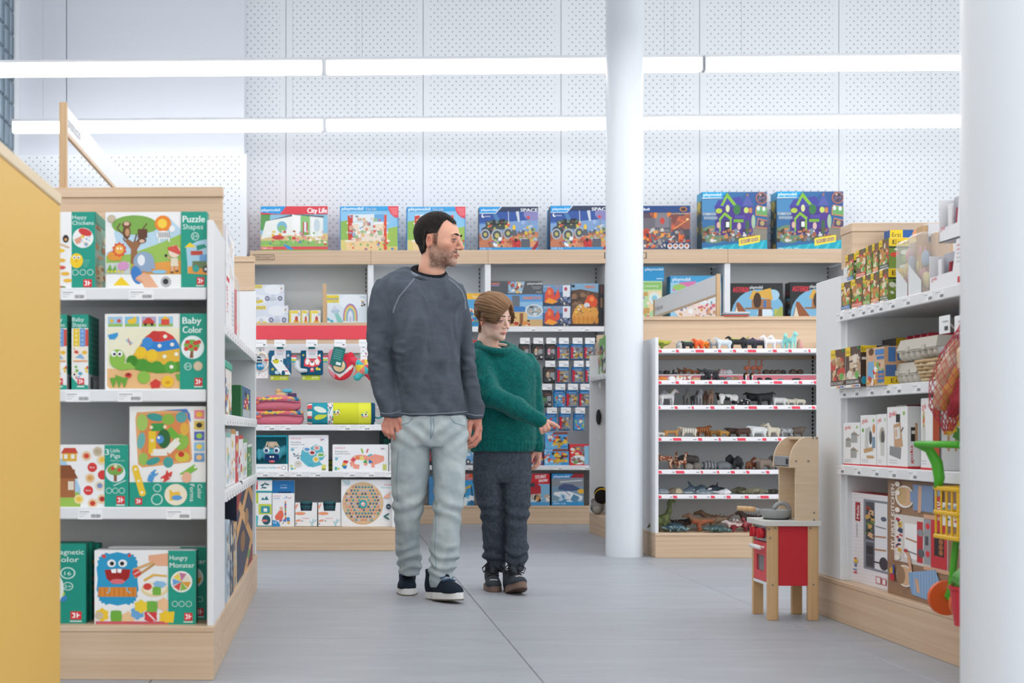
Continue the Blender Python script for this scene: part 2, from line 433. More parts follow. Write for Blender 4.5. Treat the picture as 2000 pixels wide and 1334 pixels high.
def vnoise(V, sc_=30, seed=0):
    """cheap smooth value noise in -1..1"""
    P = V*sc_+seed*17.3; i = np.floor(P).astype(np.int64); f = P-i; f = f*f*(3-2*f)
    def hsh(a): 
        n = (a[:, 0]*73856093) ^ (a[:, 1]*19349663) ^ (a[:, 2]*83492791); n = (n ^ (n >> 13))*1274126177 & 0x7fffffff
        return (n % 65536)/32768.0-1
    o = 0
    for x in (0, 1):
        for y in (0, 1):
            for z in (0, 1):
                wgt = (f[:, 0] if x else 1-f[:, 0])*(f[:, 1] if y else 1-f[:, 1])*(f[:, 2] if z else 1-f[:, 2])
                o = o+wgt*hsh(i+np.array([x, y, z]))
    return o
def sm(x, a, b):
    t = np.clip((x-a)/(b-a), 0, 1); return t*t*(3-2*t)
# ------------------------------------------------------------------ key depths of the room
YW, YB, YR = 12.24, 11.79, 9.52          # back wall, front of the wall shelving, first lamp row
YA, XA = 4.36, -.366                     # near left gondola: front of its end unit, aisle side
YA2, YA3 = 4.82, 6.91
YG, YH = 9.14, 8.65                      # middle end units
XH = 1.95
XE, YE = 2.03, 6.07                      # right gondola: aisle side, far end
ZL = 3.2

# area lights added to light the aisle, in place of unseen lamp rows
def area(name, loc, sx, sy, power, rot=(0, 0, 0), col=(1, .98, .96)):
    l = bpy.data.lights.new(name, 'AREA'); l.shape = 'RECTANGLE'; l.size = sx; l.size_y = sy; l.energy = power; l.color = col
    o = bpy.data.objects.new(name, l); COL.objects.link(o); o.location = loc; o.rotation_euler = rot; return o
for i, y in enumerate((7.72, 5.92, 4.12, 2.32, .52)):
    area('ceiling_lamp_row', (1.3, y, ZL), 7.6, .10, (45, 35, 25, 18, 18)[i])

# ------------------------------------------------------------------ room shell
TILE = ramp_mat('grey_stone_tile', '999da3', 'aaaeb4', (1.2, 5, 1), rough=.42, spec=.35, detail=8, lo=.25, hi=.8)
_nt = TILE.node_tree
GROUT = mat('tile_grout', '7d756e', .8, .2)
WALL = mat('white_wall_paint', 'ebedf0', .6, .25)
floor = struct(MB().box(-7, 7.5, -5, 12.6, -.12, -.004).build('floor', GROUT))
tm = MB(); W_, D_ = 1.2-.003, .915-.006
tm.rbox(0, W_, 0, D_, -.02, 0, .0018)
tme = tm.mesh('tile'); tme.materials.append(TILE)
for i in range(-6, 5):
    for j in range(-10, 8):
        t = part(floor, 'tile', tme, None, (.642+1.2*i+.0015, 5.26+.915*j+.0015, 0))
wb = struct(MB().box(-7, 7.5, YW+.014, YW+.3, 0, 5.2).build('wall_back', WALL))
def peg_mat(name, w, m):
    mt = mat(name, 'e8ebee', .55, .25); nt = mt.node_tree; L = nt.links.new; b = nt.nodes['Principled BSDF']
    tc = nt.nodes.new('ShaderNodeTexCoord'); sx = nt.nodes.new('ShaderNodeSeparateXYZ'); L(tc.outputs['Object'], sx.inputs[0])
    def M(op, a, b_=None):
        n = nt.nodes.new('ShaderNodeMath'); n.operation = op
        for k, v in enumerate((a, b_)):
            if v is None: continue
            if isinstance(v, (int, float)): n.inputs[k].default_value = v
            else: L(v, n.inputs[k])
        return n.outputs[0]
    u = M('DIVIDE', sx.outputs[0], .0625); v = M('DIVIDE', sx.outputs[2], .0655)
    def dist(off):
        a = M('SUBTRACT', M('FRACT', M('ADD', u, off)), .5); c = M('SUBTRACT', M('FRACT', M('ADD', v, off)), .5)
        return M('SQRT', M('ADD', M('MULTIPLY', a, a), M('MULTIPLY', c, c)))
    d = M('MINIMUM', dist(0.0), dist(.5))
    k = M('LESS_THAN', d, .09)
    k = M('MULTIPLY', k, M('MULTIPLY', M('GREATER_THAN', sx.outputs[0], m), M('LESS_THAN', sx.outputs[0], w-m)))
    mx = nt.nodes.new('ShaderNodeMix'); mx.data_type = 'RGBA'; L(k, mx.inputs[0])
    mx.inputs[6].default_value = (*lin('e8ebee'), 1); mx.inputs[7].default_value = (*lin('8d99a1'), 1)
    L(mx.outputs[2], b.inputs['Base Color'])
    bp = nt.nodes.new('ShaderNodeBump'); bp.invert = True; bp.inputs['Strength'].default_value = .6; bp.inputs['Distance'].default_value = .006
    L(k, bp.inputs['Height']); L(bp.outputs[0], b.inputs['Normal'])
    return mt
PEG = peg_mat('perforated_white_board', 1.184, .06)
x0w = wx(559, YW); pw = (wx(1638, YW)-wx(559, YW))/4
pme = MB().rbox(0, pw-.004, -.012, 0, 0, 5.2, .002).mesh('perforated_panel'); pme.materials.append(PEG)
for k in range(-4, 7): part(wb, 'perforated_panel', pme, None, (x0w+pw*k, YW, 0))
# boxed-out bulkhead upper left and the board below it
xl, xr = -2.62, wx(477, 11.86)
bh = struct(MB().rbox(xl, wx(129, 11.86), 11.86, YW, wz(300, 302, 11.86), 5.2, .002).rbox(wx(130.5, 11.86), xr, 11.86, YW, wz(300, 302, 11.86), 5.2, .002).build('wall_bulkhead', mat('bulkhead_white', 'dfe3ea', .5, .3)))
lw = MB().rbox(0, wx(482, 11.8)-xl, -.012, YW-11.8, 0, wz(300, 302, 11.8), .003).mesh('wall_board')
lw.materials.append(peg_mat('perforated_board_wide', wx(482, 11.8)-xl, .05))
o = bpy.data.objects.new('wall_board', lw); COL.objects.link(o); o.location = (xl, 11.8, 0); struct(o)
# left wall with a window of glass blocks
wy0, wy1, wz0, wz1 = 11.08, 11.70, 1.52, 4.6
mb = MB().box(-2.9, -2.62, -5, wy0, 0, 5.2).box(-2.9, -2.62, wy1, 12.6, 0, 5.2).box(-2.9, -2.62, wy0, wy1, 0, wz0).box(-2.9, -2.62, wy0, wy1, wz1, 5.2)
struct(mb.build('wall_left', WALL))
win = struct(MB().box(-2.70, -2.63, wy0, wy0+.03, wz0, wz1).box(-2.70, -2.63, wy1-.03, wy1, wz0, wz1).box(-2.70, -2.63, wy0, wy1, wz0, wz0+.03).box(-2.70, -2.63, wy0, wy1, wz1-.03, wz1).build('window_1', mat('window_frame_grey', 'c5cbd0', .5)))
GBL = mat('glass_block', 'b9d0e0', .25, .5, trans=.75, ior=1.2)
gme = MB().rbox(-.04, .04, 0, .182, 0, .186, .012).mesh('glass_block'); gme.materials.append(GBL)
for i in range(3):
    for j in range(16): part(win, 'glass_block', gme, None, (-2.665, wy0+.032+i*.187, wz0+.035+j*.19))
# unseen right-hand side, opened between added mullions to let daylight in
mb = MB().box(7.2, 7.5, 11, 12.6, 0, 5.2).box(7.2, 7.5, -5, 11, 0, .35).box(7.2, 7.5, -5, 11, 4.7, 5.2)
for y in (-5, -2.3, .4, 3.1, 5.8, 8.5): mb.box(7.25, 7.45, y, y+.08, .35, 4.7)
struct(mb.build('wall_right', WALL))
struct(MB().box(-7, 7.5, -5, 12.6, 5.2, 5.4).build('ceiling', WALL))
# round columns
def column(px0, px1, Y, name):
    c = wx((px0+px1)/2, Y); r = (wx(px1, Y)-wx(px0, Y))/2
    o = struct(MB().lathe([(r*1.004, 0), (r*1.004, .11), (r, .112), (r, 5.2)], 64).build(name, mat('column_white_paint', 'd9dee4', .35, .4), None, True))
    o.data.set_sharp_from_angle(angle=R(40)) if hasattr(o.data, 'set_sharp_from_angle') else None
    o.location = (c, Y+r*0, 0); return o
column(1183.5, 1255.5, flo(1219, 1089).y+.11, 'trim_column_aisle')
column(1884, 2090, 3.45, 'trim_column_front')

# ------------------------------------------------------------------ linear lamps (the two rows in view)
DIFF = mat('lamp_diffuser', 'fdfdff', .4, .3, emit=TUBE_STRENGTH)
def lamp(x0, x1, Y, z, tilt, label, k):
    L_ = x1-x0; o = thing('linear_ceiling_lamp', label, 'lamp', (x0, Y-(x0)*tilt, z), -tilt, 'suspended linear lamps')
    MB().rbox(.012, L_-.012, -.035, .035, -.045, .04, .012).build('diffuser', DIFF, o)
    MB().rbox(0, L_, -.03, .03, .04, .062, .003).build('housing', WHITE, o)
    for a in (0, L_-.012): MB().rbox(a, a+.012, -.037, .037, -.047, .042, .004).build('end_cap', WHITE, o)
    for a in (.25, L_-.25): MB().tube([(a, 0, .06), (a, 0, 5.2-z)], .0012, 5).build('suspension_wire', METAL, o)
    return o
T_ = .004
for Y, y, js, wd in ((YR, 132, (-100, 633, 1372, 2105), 'front'), (11.32, 245, (22, 634, 1252, 1880), 'rear')):
    z = wz(650, y, Y)
    names = {'front': ('left section of the nearer glowing lamp row, running out of the frame', 'middle section of the nearer glowing lamp row, passing behind the round column', 'right section of the nearer glowing lamp row, under the ceiling'),
             'rear': ('left section of the rear lamp row, ending before the glass-block window', 'middle section of the rear glowing lamp row, passing above the man', 'right section of the rear glowing lamp row, right of the round column')}[wd]
    for i in range(3): lamp(wx(js[i], Y)+.004, wx(js[i+1], Y)-.004, Y, z, T_, names[i], i)

# ------------------------------------------------------------------ shop shelving
def wpart(parent, name, mb, m, smooth=False, **kw):
    o = mb.build(name, m, parent, smooth, **kw)
    p = parent; off = Vector((0, 0, 0))
    if p.parent is None: off = -Vector(p.location)
    o.location = off; return o
def tag_mesh(kind):
    mb = MB().box(0, .075, -.0012, 0, 0, .03, 'f3f4f5'); rnd = random.Random(kind)
    y = -.0014
    def q(x0, x1, z0, z1, c): mb.add([(x0, y, z0), (x1, y, z0), (x1, y, z1), (x0, y, z1)], [(0, 1, 2, 3)], c)
    q(.004, .034+.012*rnd.random(), .022, .0245, '9aa0a6'); q(.004, .028, .016, .0175, 'b5babf'); q(.004, .02, .009, .0105, 'b5babf')
    x = .042
    while x < .07:
        w_ = rnd.uniform(.0007, .002); q(x, x+w_, .005, .0155, '30343a'); x += w_+rnd.uniform(.0007, .0016)
    me = mb.mesh('price_tag'); me.materials.append(PRINT); return me
TAGS = [tag_mesh(k) for k in range(3)]
def tags(shelf, pts, rz):
    """pts: world positions of the lower left corner on the rail"""
    for i, p in enumerate(pts): part(shelf, 'price_tag', TAGS[i % 3], None, p, (0, 0, rz))
def shelf(parent, x0, x1, y0, y1, z, face='-y', rail=.036, m=None, name='shelf'):
    mb = MB().rbox(x0, x1, y0, y1, z-.022, z, .002)
    t = .012
    if face == '-y': mb.rbox(x0, x1, y0-t, y0, z-rail, z+.002, .003)
    if face == '+x': mb.rbox(x1, x1+t, y0, y1, z-rail, z+.002, .003)
    if face == '-x': mb.rbox(x0-t, x0, y0, y1, z-rail, z+.002, .003)
    return wpart(parent, name, mb, m or WHITE)
def post_sign(label, X, Y0, Y1, z, h, bh_, board_text=None, side=-1):
    """two wooden posts with a white board between them, running in depth; side = face with lettering"""
    o = thing('aisle_sign', label, 'sign', (X, Y0, z))
    for y in (0, Y1-Y0): MB().rbox(-.0125, .0125, y-.0125, y+.0125, 0, h, .001).build('post', OAKZ, o)
    b = MB().rbox(-.006, .006, .0125, Y1-Y0-.0125, h-bh_, h-.004, .0015).build('board', WHITE, o)
    MB().box(-.0062, .0062, .0125, Y1-Y0-.0125, h-bh_-.012, h-bh_).build('board_edge', OAKY, o)
    if board_text:
        p = Pr(0, 0, 100, 100*bh_/.4); p.t(board_text, 4, 60*bh_/.4+4, 10, '7c858c')
        if side < 0: M = Matrix.Translation((-.006, Y1-Y0-.0125, h-bh_)) @ Matrix.Rotation(-pi/2, 4, 'Z')
        else: M = Matrix.Translation((.006, .0125, h-bh_)) @ Matrix.Rotation(pi/2, 4, 'Z')
        p.build('lettering', b, .4, bh_, M)
    return o
BACK = mat('grey_back_panel', 'd6d8d7', .55, .25)

# --- near left gondola: end unit facing the camera
GA = thing('end_shelf_unit', 'oak and white end shelving unit holding the green preschool games', 'shelving unit', (XA-.55, YA, 0))
xa0 = XA-1.10
wpart(GA, 'plinth', MB().rbox(xa0, XA, YA, YA2, 0, .148, .002), OAK)
wpart(GA, 'base_board', MB().rbox(xa0, XA+.002, YA-.003, YA2, .148, .166, .002), OAK)
for x in (xa0, XA-.02): wpart(GA, 'side_panel', MB().rbox(x, x+.02, YA+.004, YA2, .166, 1.414, .002), WHITE)
wpart(GA, 'back_panel', MB().box(xa0+.02, XA-.02, YA2-.03, YA2-.005, .166, 1.24), BACK)
wpart(GA, 'header_board', MB().rbox(xa0, XA-.006, YA2-.03, YA2, 1.24, 1.555, .001), OAK)
wpart(GA, 'header_cap', MB().rbox(xa0, XA-.004, YA2-.04, YA2+.01, 1.555, 1.588, .002), OAK)
za = [1.207, .892, .529]
for z, txs in zip(za, ((40, 120, 252), (20, 128, 230), (40, 152, 325))):
    s = shelf(GA, xa0+.02, XA-.024, YA+.03, YA2-.03, z, rail=.036)
    tags(s, [(wx(t, YA+.018)-0, YA+.018, z-.036) for t in txs], 0)
# --- its run along the aisle
GR = thing('gondola_run', 'long low shelving run behind the green games, facing the aisle', 'shelving unit', (XA-.55, (YA2+YA3)/2, 0))
wpart(GR, 'plinth', MB().rbox(xa0, XA, YA2+.003, YA3, 0, .148, .002), OAKY)
wpart(GR, 'base_board', MB().rbox(xa0, XA+.002, YA2+.003, YA3, .148, .166, .002), OAKY)
wpart(GR, 'centre_panel', MB().box(XA-.56, XA-.53, YA2+.01, YA3-.02, .166, 1.52), BACK)
wpart(GR, 'top_rail', MB().rbox(XA-.57, XA-.52, YA2+.012, YA3-.02, 1.5, 1.555, .002), OAKY)
for z in (1.132, .822, .558):
    s = shelf(GR, XA-.53, XA-.012, YA2+.01, YA3-.03, z, '+x')
    tags(s, [(XA, YA2+.06+.135*i, z-.036) for i in range(15)], pi/2)
wpart(GR, 'end_panel', MB().rbox(XA-.53, XA-.006, YA3-.03, YA3, .166, 1.446, .003), WHITE)
wpart(GR, 'end_header', MB().rbox(XA-.53, XA-.012, YA3-.032, YA3, 1.446, 1.585, .002), OAK)
wpart(GR, 'end_header_cap', MB().rbox(XA-.53, XA-.010, YA3-.04, YA3+.008, 1.585, 1.612, .002), OAK)
post_sign('wooden aisle sign with slanting white board above the green games', wx(124, YA2+.02), YA2+.02, YA3-.3, 1.588, .30, .092, 'construcció', 1)

# --- yellow display panel in the left foreground
GY = thing('yellow_stand', 'yellow foreground display panel with pale wooden edge, cropped by the frame', 'display panel', (wx(118, 3.7)-.02, 2.6, 0))
xy = wx(118, 3.7)
wpart(GY, 'panel', MB().rbox(xy-.05, xy, 1.9, 3.7, 0, 1.355, .003), mat('yellow_laminate', 'e2b65c', .5, .3))
wpart(GY, 'top_edge', MB().rbox(xy-.055, xy+.003, 1.9, 3.703, 1.355, 1.385, .003), mat('pale_maple', 'e3cfae', .5, .3))

# --- middle left end unit with the red banner
GG = thing('end_shelf_unit', 'end shelving unit with the red banner and hanging baby toys', 'shelving unit', (0, YG, 0))
g0, g1, gy1 = -.62, wx(772, YG), YG+.46
wpart(GG, 'plinth', MB().rbox(g0, g1, YG, gy1, 0, .132, .002), OAK)
wpart(GG, 'base_board', MB().rbox(g0, g1+.002, YG-.003, gy1, .132, .15, .002), OAK)
for x in (g0, g1-.02): wpart(GG, 'side_panel', MB().rbox(x, x+.02, YG+.01, gy1, .15, 1.22, .002), WHITE)
wpart(GG, 'back_panel', MB().box(g0+.02, g1-.02, gy1-.03, gy1, .15, 1.32), PANEL)
hy = gy1-.05
zt = [wz(600, y, hy) for y in (630, 636, 663, 671, 690)]
wpart(GG, 'header_board', MB().rbox(g0, g1, hy, gy1+.005, zt[3], zt[0], .002), OAK)
wpart(GG, 'red_banner', MB().rbox(g0+.004, g1-.004, hy-.006, hy, zt[2], zt[1], .001), mat('red_banner', 'e8505c', .5, .3))
wpart(GG, 'hook_rail', MB().rbox(g0+.02, g1-.02, hy-.02, hy+.01, zt[4], zt[3]-.002, .002), WHITE)
zg = [wz(600, 830, YG+.03), wz(600, 921, YG+.03)]
for z, txs in zip(zg, ((514, 546, 662, 700), (501, 533, 567, 604, 671, 708, 752))):
    s = shelf(GG, g0+.02, g1-.022, YG+.03, gy1-.03, z, rail=.036)
    tags(s, [(wx(t, YG+.018), YG+.018, z-.035) for t in txs], 0)
wpart(GG, 'run_plinth', MB().rbox(g0, g1, gy1, 11.3, 0, .15, .002), OAKY)
wpart(GG, 'run_panel', MB().box(-.1, -.07, gy1, 11.3, .15, 1.40), BACK)
for z in (.4, .8):
    wpart(GG, 'run_shelf', MB().rbox(g0, g1, gy1+.01, 11.25, z-.03, z, .002), WHITE)
post_sign('wooden aisle sign post seen edge-on beside the rainbow box', wx(634, gy1+.06), gy1+.06, 11.0, zt[0], .27, .085)

# --- animal stand: end unit with red edged price strips
GH = thing('end_shelf_unit', 'end shelving unit of seven shelves crowded with animal figurines', 'shelving unit', (XH+.5, YH, 0))
h0, h1, hy1 = XH, XH+1.14, YH+.46
wpart(GH, 'plinth', MB().rbox(h0, h1, YH, hy1, 0, .134, .002), OAK)
wpart(GH, 'base_board', MB().rbox(h0-.001, h1, YH-.003, hy1, .134, .15, .002), OAK)
for x in (h0, h1-.02): wpart(GH, 'side_panel', MB().rbox(x, x+.02, YH+.006, hy1, .15, wz(1280, 659, YH), .002), WHITE)
wpart(GH, 'back_panel', MB().box(h0+.02, h1-.02, hy1-.03, hy1, .15, 1.219), BACK)
wpart(GH, 'header_board', MB().rbox(h0, h1, hy1-.03, hy1, 1.22, wz(1400, 626, hy1), .001), OAK)
wpart(GH, 'header_cap', MB().rbox(h0, h1, hy1-.05, hy1+.03, wz(1400, 626, hy1), wz(1400, 619, hy1), .002), OAK)
STRIPE = 'ef4a60'
zh = [wz(1400, y, YH+.02) for y in (681.5, 743, 792, 854, 918, 966.5)]
rnd = random.Random(4)
for i, z in enumerate(zh):
    s = shelf(GH, h0+.022, h1-.022, YH+.03, hy1-.03, z, rail=.026)
    mb = MB(); x = h0+.024
    yy = YH+.0175
    mb.box(x, h1-.024, yy-.001, yy, z-.022, z-.003, 'f1eef2')
    while x < h1-.06:
        w_ = rnd.choice((.018, .02, .024, .05, .012)); g = rnd.choice((.07, .085, .1))
        mb.prism([(x, z-.021), (x+w_, z-.021), (x+w_-.004, z-.005), (x-.004, z-.005)], yy-.0014, yy-.001, 'y', STRIPE)
        mb.box(x+w_+g*.7, x+w_+g*.9, yy-.0014, yy-.001, z-.016, z-.011, '8d93a0')
        x += w_+g
    wpart(s, 'price_strip', mb, PRINT)
# pink step behind the second row
zs = wz(1400, 731, YH+.2)
st = wpart(GH, 'step_riser', MB().rbox(h0+.022, h1-.022, YH+.19, YH+.2, zh[1], zs-.006, .001), mat('pink_strip', 'e98593', .5))
wpart(GH, 'step_shelf', MB().rbox(h0+.022, h1-.022, YH+.188, YH+.40, zs-.008, zs, .001), WHITE)
mb = MB()
for j in range(42): mb.box(h1-.0235, h1-.0215, hy1-.075, hy1-.06, .2+j*.025, .216+j*.025)
for j in range(42): mb.box(h1-.06, h1-.05, hy1-.032, hy1-.029, .2+j*.025, .216+j*.025)
wpart(GH, 'slot_strip', mb, DARK)
# run of the animal gondola (soft toys on its aisle side)
GP = thing('gondola_run', 'white shelving run of soft toys partly hidden by the round column', 'shelving unit', (XH+.5, 10, 0))
yp = flo(1136, 1039.5).y
wpart(GP, 'plinth', MB().rbox(h0-.003, h1, hy1+.003, yp, 0, .15, .002), OAKY)
wpart(GP, 'centre_panel', MB().box(h0+.48, h0+.5, hy1+.01, yp, .15, 1.40), BACK)
wpart(GP, 'end_panel', MB().rbox(h0-.002, h0+.48, yp-.03, yp, .15, wz(1140, 695, yp), .002), WHITE)
wpart(GP, 'end_header', MB().rbox(h0+.05, h0+.48, yp-.033, yp, wz(1140, 695, yp), wz(1140, 655, yp), .002), OAK)
zp = onx(1160, 734, h0).z
s = shelf(GP, h0+.012, h0+.48, hy1+.01, yp-.03, zp, '-x'); tags(s, [(h0, yp-.12-.14*i, zp-.036) for i in range(8)], -pi/2)
for py in (760, 856):
    z = onx(1170, py, h0+.15).z
    for k in range(5):
        y = yp-.25-.3*k
        wpart(GP, 'display_hook', MB().tube([(h0+.48, y, z), (h0+.06, y, z), (h0+.04, y, z+.02)], .003, 6).rbox(h0+.03, h0+.033, y-.025, y+.025, z-.01, z+.03, .001), WHITE)
post_sign('wooden aisle sign with slanting white board above the figurine stand', wx(1402.5, hy1+.02), hy1+.02, 10.9, wz(1400, 619, hy1), .275, .125, 'Professions', -1)

# --- shelving along the back wall
BXS = [wx(p, YB) for p in (488, 724, 953, 1188, 1421, 1656, 1890)]
zfa, zfb = wz(800, 489, YB), wz(800, 516, YB)
zk1, zk2 = wz(1050, 638, YB+.02), wz(1050, 909.5, YB+.02)
bays = []
bl = ['wall bay at the far left, under the lettered oak fascia', 'wall bay behind the man with boxed play sets', 'wall bay of hanging blister packs behind the boy', 'wall bay hidden behind the round column', 'wall bay with the tree-house boxes, right of the column', 'wall bay at the far right behind the gondola']
for i in range(6):
    a, b = BXS[i], BXS[i+1]
    o = thing('wall_shelf_bay', bl[i], 'shelving unit', ((a+b)/2, YB, 0), group='wall shelving bays'); bays.append(o)
    wpart(o, 'plinth', MB().rbox(a, b, YB, YW-.02, 0, .134, .002), OAK)
    wpart(o, 'base_board', MB().rbox(a, b, YB-.003, YW-.02, .134, .15, .002), OAK)
    wpart(o, 'back_panel', MB().box(a, b, YW-.06, YW-.03, .15, zfb+.06), PANEL)
    wpart(o, 'upright', MB().rbox(b-.024, b+.024, YB+.006, YW-.03, .15, zfb, .002), WHITE)
    if i == 0: wpart(o, 'upright', MB().rbox(a-.02, a+.012, YB+.006, YW-.03, .15, zfb, .002), WHITE)
    wpart(o, 'fascia', MB().rbox(a+.001, b-.001, YB-.012, YB+.012, zfb, zfa, .0015), OAK)
    wpart(o, 'top_board', MB().rbox(a+.001, b-.001, YB+.012, YW-.03, zfb+.02, zfb+.045, .0015).rbox(a+.02, b-.02, YB+.012, YW-.03, zfa-.012, zfa, .0015), WHITE)
    mb = MB()
    for j in range(52): mb.box(b-.034, b-.026, YW-.064, YW-.0595, .3+j*.036, .322+j*.036)
    wpart(o, 'slot_strip', mb, DARK)
    s = shelf(o, a+.013, b-.025, YB+.03, YW-.06, zk1, rail=.042)
    if i in (1, 2, 3): tags(s, [(a+.1+.22*k, YB+.018, zk1-.038) for k in range(4)], 0)
    s = shelf(o, a+.013, b-.025, YB+.03, YW-.06, zk2, rail=.036)
    tags(s, [(a+.1+.22*k, YB+.018, zk2-.034) for k in range(4)], 0)
# lettered plates on the fascia
def plate(px0, py0, px1, py1, txt, bay, sub=True):
    a = at(px0, py1, YB-.0125); b = at(px1, py0, YB-.0125); p = Pr(0, 0, 100, 40)
    for q in ((0, 0, 100, 3), (0, 24, 100, 27), (0, 0, 2.2, 27), (97.8, 0, 100, 27)): p.r(*q, '4a4038')
    p.t(txt, 7, 20, 12.5, '4a4038', w=86)
    if sub:
        for k in range(9): p.r(6+10*k, 33, 10+10*k, 36, '8f8377')
    p.build('lettering', bay, b.x-a.x, b.z-a.z, Matrix.Translation(Vector((a.x, a.y, a.z))-Vector(bay.location)))
plate(495, 497, 536, 513, 'EMOCIONA\'T', bays[0])
plate(1180, 493, 1263, 511, 'JOC SIMBÒLICS', bays[3])

# --- right gondola
GE = thing('gondola_run', 'right-hand white shelving run stocked with wooden play food', 'shelving unit', (XE+.5, 5, 0))
ye1 = onx(1636, 840, XE).y; yn = 3.35
wpart(GE, 'plinth', MB().rbox(XE, XE+1.1, yn, YE, 0, .148, .002), OAKY)
wpart(GE, 'base_board', MB().rbox(XE-.002, XE+1.1, yn, YE, .148, .166, .002), OAKY)
wpart(GE, 'end_panel', MB().rbox(XE+.012, XE+.032, ye1, YE-.004, .166, 1.39, .002), WHITE)
wpart(GE, 'end_back', MB().rbox(XE+.03, XE+1.07, ye1-.02, ye1+.02, .166, 1.424, .002), PANEL)
wpart(GE, 'end_header', MB().rbox(XE+.05, XE+1.05, ye1-.02, ye1+.10, 1.424, 1.565, .002), OAK)
wpart(GE, 'end_header_cap', MB().rbox(XE+.047, XE+1.05, ye1-.025, ye1+.105, 1.565, 1.60, .002), OAK)
wpart(GE, 'centre_panel', MB().box(XE+.52, XE+.55, yn, ye1-.02, .166, 1.46), PANEL)
ze = [1.242, .934, .630]
for z in ze:
    s = shelf(GE, XE+.012, XE+.52, yn, ye1-.022, z, '-x', rail=.038)
    yy = [onx(p, 800, XE).y for p in {0: (1634, 1657, 1677, 1693, 1710, 1733, 1762, 1804, 1826), 1: (1640, 1664, 1693, 1724, 1745, 1782), 2: (1636, 1668, 1702, 1735, 1775)}[ze.index(z)]]
    tags(s, [(XE, y, z-.035) for y in yy], -pi/2)
# ------------------------------------------------------------------ green preschool games on the near end unit
GREEN = '1f9c86'
def logo(p,x,y,s,c='d8333c'):          # small red square maker's mark with white strokes
    p.r(x,y,x+s,y+s*.95,c);p.r(x+.15*s,y+.18*s,x+.42*s,y+.3*s,'fff');p.r(x+.3*s,y+.18*s,x+.42*s,y+.75*s,'fff')
    p.r(x+.55*s,y+.18*s,x+.67*s,y+.75*s,'fff');p.r(x+.55*s,y+.4*s,x+.85*s,y+.52*s,'fff');p.r(x+.15*s,y+.65*s,x+.42*s,y+.75*s,'fff')
def rings(p,pts,r,c='cfe9e2',bg=GREEN):
    for x,y in pts: p.e(x,y,r,r,c,14)
    for x,y in pts: p.e(x,y,r*.82,r*.82,bg,14)
def flowerish(p,cx,cy,r,c,n=8,c2=None):
    p.g([(cx+r*(1 if k % 2 else .78)*cos(pi*k/n),cy+r*(1 if k % 2 else .78)*sin(pi*k/n)) for k in range(2*n)],c)
    if c2: p.e(cx,cy,r*.6,r*.6,c2)
ZA = [.166]+za[::-1]
YS = YA+.045
# happy chickens (front half hidden by the yellow panel)
p = Pr(-150,80,275,555,'f3f3f1');p.r(135,80,275,555,GREEN)
p.t('Happy',140,124,24,'e8f5f2');p.t('Chickens',140,160,26,'e8f5f2',w=126)
p.e(203,240,62,62,'f2f2f0');p.e(215,205,42,22,'d2403c',12,20);p.g([(150,250),(190,230),(200,262),(165,280)],'e2a184');p.clutter(180,230,250,285,['cfd9e6','f0c64a','8fb0cf'],9,20,3)
p.e(165,380,38,46,'f5cf28');p.e(152,360,10,10,'fff');p.e(177,360,10,10,'fff');p.e(153,361,5,5,'222');p.e(176,361,5,5,'222');p.g([(158,378),(172,378),(165,392)],'e88a2a')
for k in range(5): p.r(205,375+10*k,245-4*k,379+10*k,'6cc0ae')
rings(p,[(158,452),(202,452),(246,452)],19);logo(p,205,495,50);p.e(101,245,18,24,'2d2b2c');p.e(101,250,9,9,'d99a5a')
for x,y,c in ((70,318,'f2c832'),(75,378,'e9b83e'),(75,422,'d95548'),(98,460,'efb93a'),(112,502,'eebb3a'),(20,320,'f2c832'),(10,420,'d95548'),(0,470,'5aa9d6')): p.e(x,y,26,11,c,14)
p.l([(60,275),(122,300)],9,'d9b28c');p.e(76,546,26,10,'b23f35');p.e(90,545,10,8,'5b9a3a')
side = Pr(0,0,100,400,'7fb3a6');side.clutter(5,60,95,390,['b7c7be','c08f6d','8aa7a0','d0c6a6','9a6f57'],40,34,5);side.r(0,0,100,55,'3f9b88')
carton_px('game_box','white and green chicken game box beside the yellow panel',46,414,186,YS,ZA[3],.30,'f0f0ee',p,right=side,group='green preschool games')
# puzzle shapes
p = Pr(345,80,993,555,'f1f2f1')
p.g([(400,210),(420,130),(520,98),(600,110),(680,140),(740,105),(830,190),(860,470),(350,470),(350,330),(420,300)],'bcd9ea')
p.g([(350,350),(500,340),(700,270),(828,215),(860,400),(860,468),(345,468)],'9bc25a')
p.g([(520,400),(640,395),(800,380),(868,378),(868,464),(500,464)],'e8a04a');p.g([(345,395),(500,390),(505,464),(345,464)],'cfd6d2')
p.e(530,160,145,60,'7fae50',26);p.e(620,165,60,40,'7fae50');p.e(440,165,50,38,'7fae50')
p.g([(480,240),(520,265),(560,250),(580,262),(548,310),(548,400),(505,400),(508,310),(470,262)],'9a6b48')
p.e(480,205,26,42,'6d4a34');p.e(485,205,14,24,'c99a70');p.e(480,158,30,20,'6d4a34');p.e(480,152,18,12,'e0b9a0');p.l([(440,150),(420,180),(455,215)],8,'6d4a34');p.l([(458,240),(470,262)],8,'6d4a34')
p.r(552,185,612,240,'64402e');p.e(578,255,28,20,'64402e');p.e(578,260,18,11,'e0b9a0');p.l([(545,215),(530,262)],8,'64402e');p.l([(610,150),(580,190)],7,'64402e')
p.e(712,152,52,50,'ee8a30',24);p.e(708,152,30,29,'f8d24a')
p.e(715,222,45,26,'f2f2f2');p.l([(685,205),(690,268)],9,'f2f2f2');p.l([(748,220),(752,265)],9,'f2f2f2');p.e(770,185,18,20,'f2f2f2')
for k in range(7): p.l([(684+11*k,206),(690+11*k,238)],4.5,'333')
